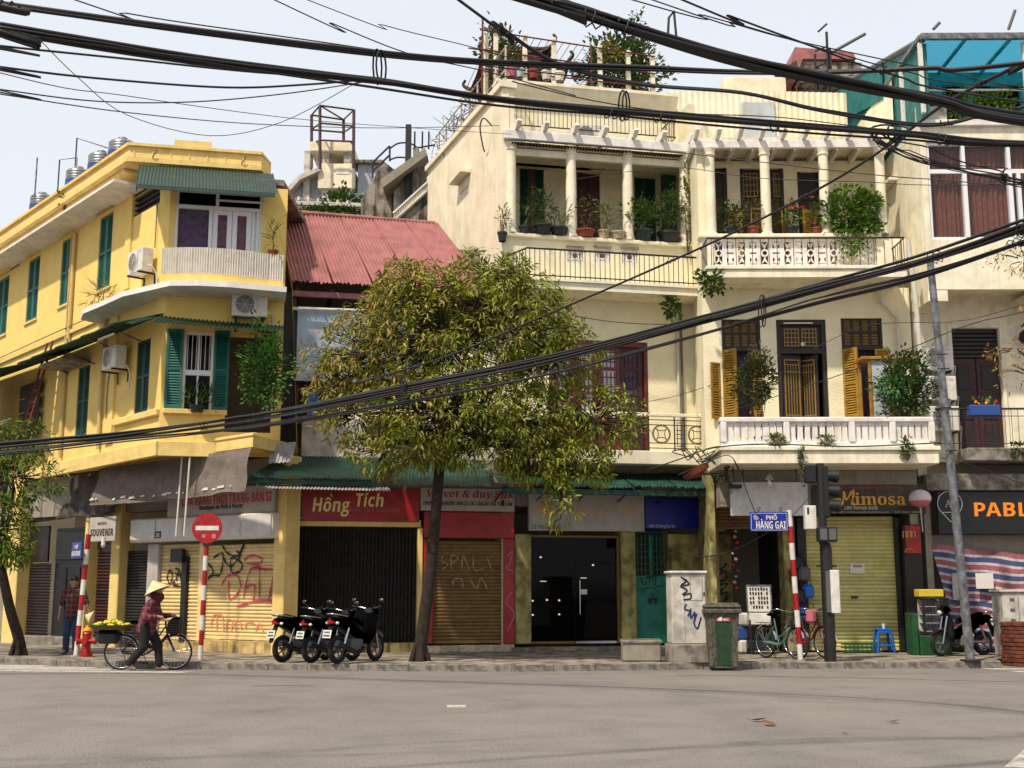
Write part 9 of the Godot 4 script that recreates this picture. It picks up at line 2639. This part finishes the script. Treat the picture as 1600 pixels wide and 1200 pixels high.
func people() -> void:
	# street vendor, walking towards +x behind the bicycle
	var o := thing("person", "person in conical straw hat and maroon checked jacket pushing a bicycle", "person", Vector3(-7.04, 0.0, -23.92))
	o.scale = Vector3.ONE * 1.04
	var hip := Vector3(0.0, 0.83, 0); var neck := Vector3(0.10, 1.27, 0); var hd := Vector3(0.17, 1.40, 0)
	var hL := Vector3(0.0, 0.80, -0.09); var hR := Vector3(0.0, 0.80, 0.09)
	var kF := Vector3(0.19, 0.46, -0.09); var aF := Vector3(0.23, 0.09, -0.09); var kB := Vector3(-0.02, 0.44, 0.09); var aB := Vector3(-0.27, 0.12, 0.09)
	var sL := Vector3(0.09, 1.22, -0.17); var sR := Vector3(0.09, 1.22, 0.17)
	var eL := Vector3(0.16, 0.98, -0.24); var wL := Vector3(0.38, 1.0, -0.2); var eR := Vector3(0.02, 0.96, 0.26); var wR := Vector3(0.27, 0.99, 0.3)
	var body := [[hip, Vector3(0.06, 1.1, 0), 0.13, 0.12], [Vector3(0.06, 1.1, 0), neck, 0.12, 0.06], [sL, sR, 0.06, 0.06], [neck, hd - Vector3(0.02, 0.06, 0), 0.045, 0.045],
		[hL, kF, 0.085, 0.055], [kF, aF, 0.055, 0.036], [hR, kB, 0.085, 0.055], [kB, aB, 0.055, 0.036], [aF, aF + Vector3(0.15, -0.06, 0), 0.035, 0.026], [aB, aB + Vector3(0.10, -0.085, 0), 0.035, 0.026],
		[sL, eL, 0.048, 0.036], [eL, wL, 0.036, 0.024], [sR, eR, 0.048, 0.036], [eR, wR, 0.036, 0.024]]
	var bg := skin(body, 0.02, 0.03)
	for part in [head_bones(hd, Vector3(0.98, -0.2, 0).normalized()), hand_bones(wL, Vector3(0.95, -0.2, 0.1).normalized(), Vector3(0, -1, 0), 1.1), hand_bones(wR, Vector3(0.95, -0.2, -0.1).normalized(), Vector3(0, -1, 0), 1.1)]:
		var pg := skin(part, 0.006, 0.012)
		bg.p.append_array(pg.p); bg.q.append_array(pg.q)
	lobj("body", bg, M.skin, o)
	lobj("jacket", skin([[Vector3(-0.02, 0.76, 0), Vector3(0.06, 1.1, 0), 0.175, 0.155], [Vector3(0.06, 1.1, 0), Vector3(0.1, 1.24, 0), 0.155, 0.09], [sL, sR, 0.08, 0.08], [sL, eL, 0.072, 0.06], [eL, wL.lerp(eL, 0.12), 0.06, 0.045], [sR, eR, 0.072, 0.06], [eR, wR.lerp(eR, 0.12), 0.06, 0.045]], 0.02, 0.035), M.plaid, o)
	lobj("trousers", skin([[Vector3(0.0, 0.78, -0.04), Vector3(0.0, 0.78, 0.04), 0.13, 0.13], [hL, kF, 0.11, 0.082], [kF, aF + Vector3(0, 0.03, 0), 0.08, 0.07], [hR, kB, 0.11, 0.082], [kB, aB + Vector3(0, 0.03, 0), 0.08, 0.07]], 0.02, 0.03), M.trousers, o)
	lobj("scarf", skin([[hd + Vector3(-0.03, -0.02, 0), hd + Vector3(0.03, -0.06, 0), 0.105, 0.09], [neck + Vector3(0.02, 0.0, 0), hd - Vector3(0, 0.08, 0), 0.09, 0.085]], 0.014, 0.03), M.scarf, o)
	for e in [[aF, 0.15, -0.055], [aB, 0.10, -0.085]]:
		lobj("shoe", skin([[e[0] + Vector3(-0.03, -0.045, 0), e[0] + Vector3(e[1], e[2], 0), 0.042, 0.034]], 0.012, 0.02), M.shoe, o)
	var hf := Transform3D(Basis(Vector3(0, 0, 1), 0.42), hd + Vector3(-0.02, 0.05, 0))
	lobj("conical_hat", G.new().at(hf).lathe([Vector2(0, 0.21), Vector2(0.02, 0.205), Vector2(0.24, 0.0), Vector2(0.235, -0.006), Vector2(0, 0.19)], Vector3.ZERO, 28), M.straw, o)
	# standing figure at the left
	o = thing("person", "person in brown checked shirt and jeans standing behind the left banded pole", "person", Vector3(-9.69, 0.12, -27.37) + Vector3(-0.1, 0, -0.2))
	hd = Vector3(0.0, 1.58, 0.02); neck = Vector3(0, 1.44, 0)
	sL = Vector3(-0.19, 1.38, 0); sR = Vector3(0.19, 1.38, 0)
	eL = Vector3(-0.26, 1.1, 0.0); wL = Vector3(-0.27, 0.86, 0.06); eR = Vector3(0.3, 1.12, 0.02); wR = Vector3(0.42, 0.9, 0.14)
	hL = Vector3(-0.09, 0.9, 0); hR = Vector3(0.09, 0.9, 0)
	kF = Vector3(-0.1, 0.5, 0.03); aF = Vector3(-0.11, 0.09, 0); kB = Vector3(0.1, 0.5, 0.03); aB = Vector3(0.11, 0.09, 0)
	body = [[Vector3(0, 0.92, 0), Vector3(0, 1.25, 0), 0.13, 0.135], [Vector3(0, 1.25, 0), neck, 0.135, 0.06], [sL, sR, 0.06, 0.06], [neck, hd - Vector3(0, 0.07, 0), 0.05, 0.05], [hL, kF, 0.085, 0.058], [kF, aF, 0.056, 0.038], [hR, kB, 0.085, 0.058], [kB, aB, 0.056, 0.038],
		[aF, aF + Vector3(-0.02, -0.055, 0.14), 0.038, 0.028], [aB, aB + Vector3(0.03, -0.055, 0.14), 0.038, 0.028], [sL, eL, 0.05, 0.04], [eL, wL, 0.04, 0.026], [sR, eR, 0.05, 0.04], [eR, wR, 0.04, 0.026]]
	bg = skin(body, 0.02, 0.03)
	for part in [head_bones(hd, Vector3(0.2, -0.1, 0.95).normalized()), hand_bones(wL, Vector3(0, -1, 0.15).normalized(), Vector3(1, 0, 0), 0.5), hand_bones(wR, Vector3(0.4, -0.8, 0.3).normalized(), Vector3(-0.8, -0.4, 0), 1.2)]:
		var pg := skin(part, 0.006, 0.012)
		bg.p.append_array(pg.p); bg.q.append_array(pg.q)
	lobj("body", bg, M.skin, o)
	lobj("hair", skin([[hd + Vector3(0, 0.06, -0.005), hd + Vector3(0, 0.0, -0.05), 0.093, 0.085]], 0.012, 0.02), M.hair, o)
	lobj("shirt", skin([[Vector3(0, 0.86, 0), Vector3(0, 1.25, 0), 0.165, 0.165], [Vector3(0, 1.25, 0), Vector3(0, 1.4, 0), 0.16, 0.085], [sL, sR, 0.078, 0.078], [sL, eL, 0.075, 0.066], [sR, eR, 0.075, 0.066]], 0.02, 0.035), M.plaid_brown, o)
	lobj("jeans", skin([[Vector3(-0.05, 0.86, 0), Vector3(0.05, 0.86, 0), 0.135, 0.135], [hL, kF, 0.105, 0.08], [kF, aF, 0.078, 0.068], [hR, kB, 0.105, 0.08], [kB, aB, 0.078, 0.068]], 0.02, 0.03), M.denim, o)
	for e in [[aF, -0.02], [aB, 0.03]]: lobj("shoe", skin([[e[0] + Vector3(0, -0.045, -0.03), e[0] + Vector3(e[1], -0.055, 0.15), 0.042, 0.034]], 0.012, 0.02), M.shoe, o)
	var h := thing("straw_hat", "pale conical hat held low by the standing figure beside the hydrant", "hat", o.position + Vector3(0.5, 0.8, 0.2))
	h.rotation_degrees = Vector3(20, 0, 70)
	h.scale = Vector3.ONE * 0.8
	lobj("cone", G.new().lathe([Vector2(0, 0.2), Vector2(0.02, 0.195), Vector2(0.2, 0.0), Vector2(0.195, -0.006), Vector2(0, 0.18)], Vector3.ZERO, 24), M.straw, h)


# ---------------------------------------------------------------- overhead cables
# cables that leave the picture go on towards poles further along the street
func run_on(pts: Array) -> Array:
	var r := pts.duplicate()
	for e in [0, pts.size() - 1]:
		var p: Vector3 = pts[e]
		if absf(p.x) > -p.z * 0.43 or p.y - 1.55 > -p.z * 0.505:
			var d: Vector3 = (p - pts[1 if e == 0 else e - 1]).normalized()
			var q := p + d * 9.0 + Vector3(0, 0.5, 0)
			if e == 0: r.push_front(q)
			else: r.append(q)
	return r


func bundle(label: String, pts: Array, n: int, r: float, spread: float, loose := 0.0) -> Node3D:
	var o := thing("cable_bundle", label, "cables", pts[0], 0, "black cable bundles over the junction")
	var path := smooth(run_on(pts), 7)
	for k in n:
		var a0 := rng.randf() * TAU
		var rad := spread * sqrt(rng.randf())
		var tw := rng.randf_range(-1.2, 1.2)
		var drop := rng.randf() * loose
		var q := []
		for i in path.size():
			var t := i / float(path.size() - 1)
			var a := a0 + tw * t * 5.0
			var d: Vector3 = (path[mini(i + 1, path.size() - 1)] - path[maxi(i - 1, 0)]).normalized()
			var s := d.cross(Vector3.UP).normalized()
			q.append(path[i] + s * cos(a) * rad + s.cross(d) * sin(a) * rad + Vector3(0, -drop * sin(PI * fmod(t * 3.0 + k * 0.13, 1.0)), 0))
		obj("cable", G.new().tube(q, r * rng.randf_range(0.5, 1.4), -1, 6, false), M["cable%d" % (k % 3)], o)
	for k in (5 if spread < 0.06 and n > 2 else 0):   # lashings round the bundle
		var i := rng.randi_range(3, path.size() - 4)
		var d: Vector3 = (path[i + 1] - path[i]).normalized()
		var s := d.cross(Vector3.UP).normalized()
		var q := []
		for j in 13: q.append(path[i] + d * 0.012 * j + (s * cos(TAU * j / 6.0) + s.cross(d) * sin(TAU * j / 6.0)) * (spread + r * 1.3) - Vector3(0, loose * 0.3, 0))
		obj("lashing", G.new().tube(q, 0.006, 0.006, 4, false), M.cable1, o)
	return o


func tie(o: Node3D, c: Vector3, h: float) -> void:
	for k in 2:
		var q := []
		for j in 13:
			var a := TAU * j / 12.0
			q.append(c + Vector3(sin(a) * 0.035 + k * 0.03, cos(a) * h, cos(a + k) * 0.05))
		obj("tie_loop", G.new().tube(q, 0.008, 0.008, 5, false), M.cable1, o)


func cables() -> void:
	var b := bundle("thick sagging cable bundle crossing from upper left to the far right", [Vector3(-4.04, 5.48, -7.8), Vector3(-3.59, 5.44, -8), Vector3(-2.4, 5.48, -8.6), Vector3(-1.08, 5.56, -9.2), Vector3(0, 5.56, -9.6), Vector3(1.44, 5.58, -10), Vector3(3.45, 5.59, -10.4), Vector3(5.48, 5.63, -10.8)], 10, 0.013, 0.034, 0.05)
	tie(b, Vector3(-1.08, 5.68, -9.2), 0.13)
	tie(b, Vector3(0.95, 5.64, -9.9), 0.12)
	b = bundle("topmost twisted cable pair running nearly level across the sky", [Vector3(-4.47, 6.02, -8.6), Vector3(-3.92, 5.97, -8.7), Vector3(-2.53, 5.9, -9), Vector3(-1.08, 5.8, -9.2), Vector3(-0.16, 5.9, -9.6), Vector3(1.12, 6.03, -10), Vector3(2.23, 5.99, -10), Vector3(3.43, 5.85, -9.6), Vector3(4.73, 5.79, -9.2)], 5, 0.013, 0.018, 0.02)
	b = bundle("thickest cable bundle descending from the top middle to the right", [Vector3(-0.25, 5.46, -7.4), Vector3(0.26, 5.42, -7.6), Vector3(0.7, 5.36, -7.8), Vector3(1.56, 5.3, -8.2), Vector3(2.4, 5.31, -8.6), Vector3(3.3, 5.33, -9), Vector3(4.89, 5.33, -9.6)], 14, 0.014, 0.044, 0.02)
	b = bundle("long low cable bundle rising from the left slab past the tree to the right edge", [Vector3(-10.22, 3.89, -21), Vector3(-8.89, 4.03, -21), Vector3(-6.49, 4.14, -20.4), Vector3(-4.12, 4.29, -19.4), Vector3(-1.65, 4.57, -18.2), Vector3(0.55, 4.8, -17), Vector3(2.58, 5.08, -15.6), Vector3(3.74, 5.18, -14.4), Vector3(4.52, 5.17, -13.2), Vector3(5.24, 5.23, -12), Vector3(5.65, 5.27, -11.2)], 9, 0.017, 0.05, 0.09)
	tie(b, Vector3(-1.66, 4.48, -18.1), 0.22)
	tie(b, Vector3(3.15, 5.01, -15), 0.2)
	b = bundle("thinner cable strands slung just below the long low bundle", [Vector3(-10.11, 3.8, -20.8), Vector3(-6.42, 4.04, -20.2), Vector3(-4.08, 4.12, -19.2), Vector3(-1.63, 4.35, -18), Vector3(0.54, 4.58, -16.8), Vector3(2.54, 4.85, -15.4), Vector3(3.68, 4.98, -14.2), Vector3(4.44, 4.97, -13), Vector3(5.14, 5.02, -11.8), Vector3(5.53, 5.02, -11)], 4, 0.013, 0.035, 0.08)
	b = bundle("single dark cable climbing steeply from the tree to the upper right", [Vector3(-2.43, 4.77, -19), Vector3(-0.96, 5.01, -18), Vector3(0.55, 5.44, -17), Vector3(1.73, 5.74, -16), Vector3(2.86, 6.05, -15), Vector3(3.66, 6.19, -13.6), Vector3(4.04, 6.23, -12.4), Vector3(4.23, 6.21, -11.2), Vector3(4.47, 6.08, -10), Vector3(4.86, 6.13, -9.4)], 3, 0.012, 0.010, 0.0)
	b = bundle("loose cables fanning right from the knot above the last pergola column", [Vector3(3.31, 5.64, -10.5), Vector3(3.51, 5.58, -10.6), Vector3(3.99, 5.49, -10.8), Vector3(4.6, 5.44, -11), Vector3(5.7, 5.34, -11.3)], 7, 0.007, 0.08, 0.10)
	b = bundle("wavy cable crossing beside the pavilion towards the teal shed", [Vector3(-0.51, 6.22, -9), Vector3(-0.16, 6.16, -9.4), Vector3(0.38, 5.98, -9.8), Vector3(1.11, 5.89, -10), Vector3(2, 5.81, -10), Vector3(2.77, 5.72, -10.2), Vector3(3.74, 5.68, -10.4), Vector3(4.39, 5.82, -10.4), Vector3(5.23, 5.98, -10.2)], 3, 0.011, 0.014, 0.02)
	# single wires: label, points, radius
	var W := [
		["thin wire from the top left corner joining the topmost cables", [Vector3(-3.76, 6.26, -9), Vector3(-3.11, 6.14, -9.2), Vector3(-1.72, 6.1, -9.6), Vector3(0, 6.02, -10), Vector3(1.74, 6, -10.4)], 0.006],
		["dark cable below the thick bundle at the far left", [Vector3(-4.54, 5.84, -9), Vector3(-4.12, 5.86, -9.2), Vector3(-3.22, 5.93, -9.6), Vector3(-2.23, 5.99, -10), Vector3(-1.27, 6.1, -10.4)], 0.010],
		["dark cable sagging at the far left above the tanks", [Vector3(-4.53, 5.67, -9), Vector3(-4.11, 5.68, -9.2), Vector3(-3.48, 5.76, -9.6), Vector3(-2.5, 5.85, -10), Vector3(-1.85, 6.05, -10.4), Vector3(-1.3, 6.19, -10.6)], 0.010],
		["thin wire dipping under the sagging cables at the left", [Vector3(-4.51, 5.48, -9), Vector3(-4.1, 5.49, -9.2), Vector3(-3.54, 5.64, -9.8), Vector3(-2.83, 5.8, -10.2), Vector3(-2.06, 6.05, -10.6), Vector3(-1.32, 6.26, -10.8)], 0.006],
		["long thin wire from the left edge to the blank cream wall", [Vector3(-6.01, 6.74, -12), Vector3(-5.78, 7.06, -13), Vector3(-5.32, 8.06, -16), Vector3(-4.43, 9.48, -20), Vector3(-2.66, 10.98, -24), Vector3(-0.32, 12.81, -28.5)], 0.008],
		["very thin wire crossing the steel frame towards the cream house", [Vector3(-5.35, 6.87, -12), Vector3(-5, 7.88, -15), Vector3(-3.69, 9.19, -19), Vector3(-2.29, 10.61, -23), Vector3(0, 12.39, -28)], 0.006],
		["hair thin wire making a deep sag over the yellow parapet", [Vector3(-3.79, 5.89, -9), Vector3(-3.79, 5.95, -10), Vector3(-3.66, 6, -11), Vector3(-3.12, 6.18, -12), Vector3(-2.39, 6.33, -12), Vector3(-1.47, 6.34, -11)], 0.004],
		["thin wire descending across the top middle of the sky", [Vector3(-2.26, 6.75, -10), Vector3(-1.64, 6.64, -10.4), Vector3(-0.97, 6.53, -10.8), Vector3(-0.25, 6.53, -11.2), Vector3(0.64, 6.45, -11.6)], 0.006],
		["second thin wire descending across the top middle of the sky", [Vector3(-2.11, 7.23, -11), Vector3(-1.28, 7.11, -11.4), Vector3(-0.4, 7.06, -11.8), Vector3(0.4, 6.9, -12)], 0.005],
		["upper of the three thin wires at the top right", [Vector3(0.71, 6.23, -9), Vector3(1.59, 6.22, -9.4), Vector3(2.31, 6.22, -9.8), Vector3(3.08, 6.25, -10.2), Vector3(4.02, 6.26, -10.6), Vector3(5.63, 6.19, -11)], 0.006],
		["middle of the three thin wires at the top right", [Vector3(0.91, 6.23, -9), Vector3(1.85, 6.15, -9.4), Vector3(2.74, 6.09, -9.8), Vector3(3.53, 6.08, -10.2), Vector3(4.81, 6.17, -10.8)], 0.006],
		["purplish wire cutting across the top right towards the mast", [Vector3(1.16, 6.01, -8.6), Vector3(1.72, 6.02, -9), Vector3(2.42, 5.97, -9.4), Vector3(3.28, 5.87, -9.8), Vector3(4.62, 5.88, -10.4)], 0.009],
		["wire sloping from the pavilion across the cream cladding", [Vector3(0, 6.34, -11), Vector3(0.82, 6.31, -11.4), Vector3(1.7, 6.35, -11.8), Vector3(2.84, 6.46, -12.2), Vector3(4.11, 6.47, -12.6)], 0.006],
		["wire crossing the third storey columns from left to right", [Vector3(2.65, 8.99, -20), Vector3(3.98, 8.44, -19), Vector3(5.15, 7.91, -18), Vector3(6.16, 7.44, -17), Vector3(8.08, 7.01, -16)], 0.008],
		["wire crossing the tops of the terrace doors", [Vector3(1.21, 9.18, -22), Vector3(2.75, 8.69, -20), Vector3(3.97, 8.16, -19), Vector3(5.34, 7.75, -18), Vector3(7.47, 7.37, -17)], 0.006],
		["thin wire sloping up past the bay window's lower corner", [Vector3(3.72, 4.49, -20), Vector3(5.07, 4.85, -19), Vector3(5.99, 5.12, -18), Vector3(6.59, 5.29, -17), Vector3(7.46, 5.31, -15)], 0.007],
		["wire from the garden door to the grey pole", [Vector3(5.55, 5.91, -22), Vector3(6.51, 6.34, -22), Vector3(7.46, 6.41, -22), Vector3(8.36, 6.54, -22.5), Vector3(9.3, 6.58, -21)], 0.006],
		["slack wire sagging across the cream wall above the red door", [Vector3(1.05, 8.12, -28.6), Vector3(2.33, 7.94, -28.8), Vector3(3.59, 7.91, -29), Vector3(4.48, 8.01, -29.2)], 0.010],
		["thin wire across the cream wall right of the red door", [Vector3(3.25, 5.97, -28.8), Vector3(4, 6.14, -28.9), Vector3(4.85, 6.33, -28.2)], 0.008],
		["slack flex from the green awning to the bare bulb", [Vector3(3.43, 3.86, -25), Vector3(4.09, 4.15, -25), Vector3(4.53, 4.28, -25.2), Vector3(4.84, 3.94, -25.5), Vector3(5.23, 3.87, -26)], 0.010],
		["slack cable looped below the balcony to the street plate", [Vector3(4.56, 4.21, -25), Vector3(4.74, 3.76, -25), Vector3(4.96, 3.1, -24.9), Vector3(5.09, 2.99, -24.9)], 0.010],
		["cable running up from the street plate to the signal pole", [Vector3(5.72, 3.02, -24.9), Vector3(6.04, 3.36, -24.9), Vector3(6.36, 3.77, -24.9)], 0.008],
		["cable hanging low before the dark shop opening", [Vector3(3.46, 2.37, -26.5), Vector3(4.01, 2.23, -26.5), Vector3(4.7, 2.34, -26.5), Vector3(5.2, 2.63, -25.5), Vector3(5.43, 2.84, -25)], 0.010],
		["frayed cable along the dirty slab behind the grey pole", [Vector3(9.03, 4.27, -25.5), Vector3(9.73, 4.11, -25.6), Vector3(10.47, 3.9, -25.8), Vector3(11.76, 3.57, -26)], 0.010],
		["cable slung along the foot of the white balustrade", [Vector3(2.88, 4.05, -26), Vector3(3.54, 4.26, -25.8), Vector3(4.27, 4.49, -25.6), Vector3(5.42, 4.57, -25.6), Vector3(7.18, 4.52, -25.6), Vector3(9.08, 4.6, -25.6)], 0.014],
	]
	for e in W:
		var o := thing("overhead_wire", e[0], "wire", e[1][0], 0, "single wires and cables")
		obj("wire", G.new().tube(smooth(run_on(e[1]), 6), e[2], e[2], 5, false), M.cable1, o)
	# dark mess of cables on the boundary at B's left foot
	var kn := thing("cable_knot", "rusty tangle of cable ends and a broken tile where the awning meets the balcony", "cable tangle", FB * Vector3(-0.2, 4.2, 1.4))
	var g := G.new()
	for k in 16:
		var o := FB * Vector3(rng.randf_range(-0.5, 0.25), rng.randf_range(3.9, 4.7), rng.randf_range(1.0, 1.8))
		g.tube(smooth([o, o + rv(0.35), o + rv(0.5), o + rv(0.4) - Vector3(0, 0.2, 0)], 4), 0.014, 0.012, 5, false)
	obj("cable_ends", g, M.cable0, kn)
	obj("rusty_bowl", G.new().at(FB * Transform3D(Basis(Vector3(0, 0, 1), 0.5), Vector3(-0.35, 4.02, 1.3))).lathe([Vector2(0.05, 0), Vector2(0.3, 0.08), Vector2(0.33, 0.2), Vector2(0.28, 0.12), Vector2(0.04, 0.03)], Vector3.ZERO, 12), M.terracotta, kn)
	kn = thing("cable_knot", "knotted loops of cable above the last pergola column", "cable tangle", Vector3(3.46, 5.64, -10.5))
	g = G.new()
	for k in 3:
		var q := []
		var c: Vector3 = Vector3(3.4, 5.64, -10.5) + rv(0.12)
		var R := rng.randf_range(0.06, 0.12)
		for j in 13: q.append(c + Vector3(cos(TAU * j / 12) * R, sin(TAU * j / 12) * R * 0.8, sin(TAU * j / 6 + k) * 0.05))
		g.tube(q, 0.010, 0.010, 5, false)
	obj("loops", g, M.cable1, kn)
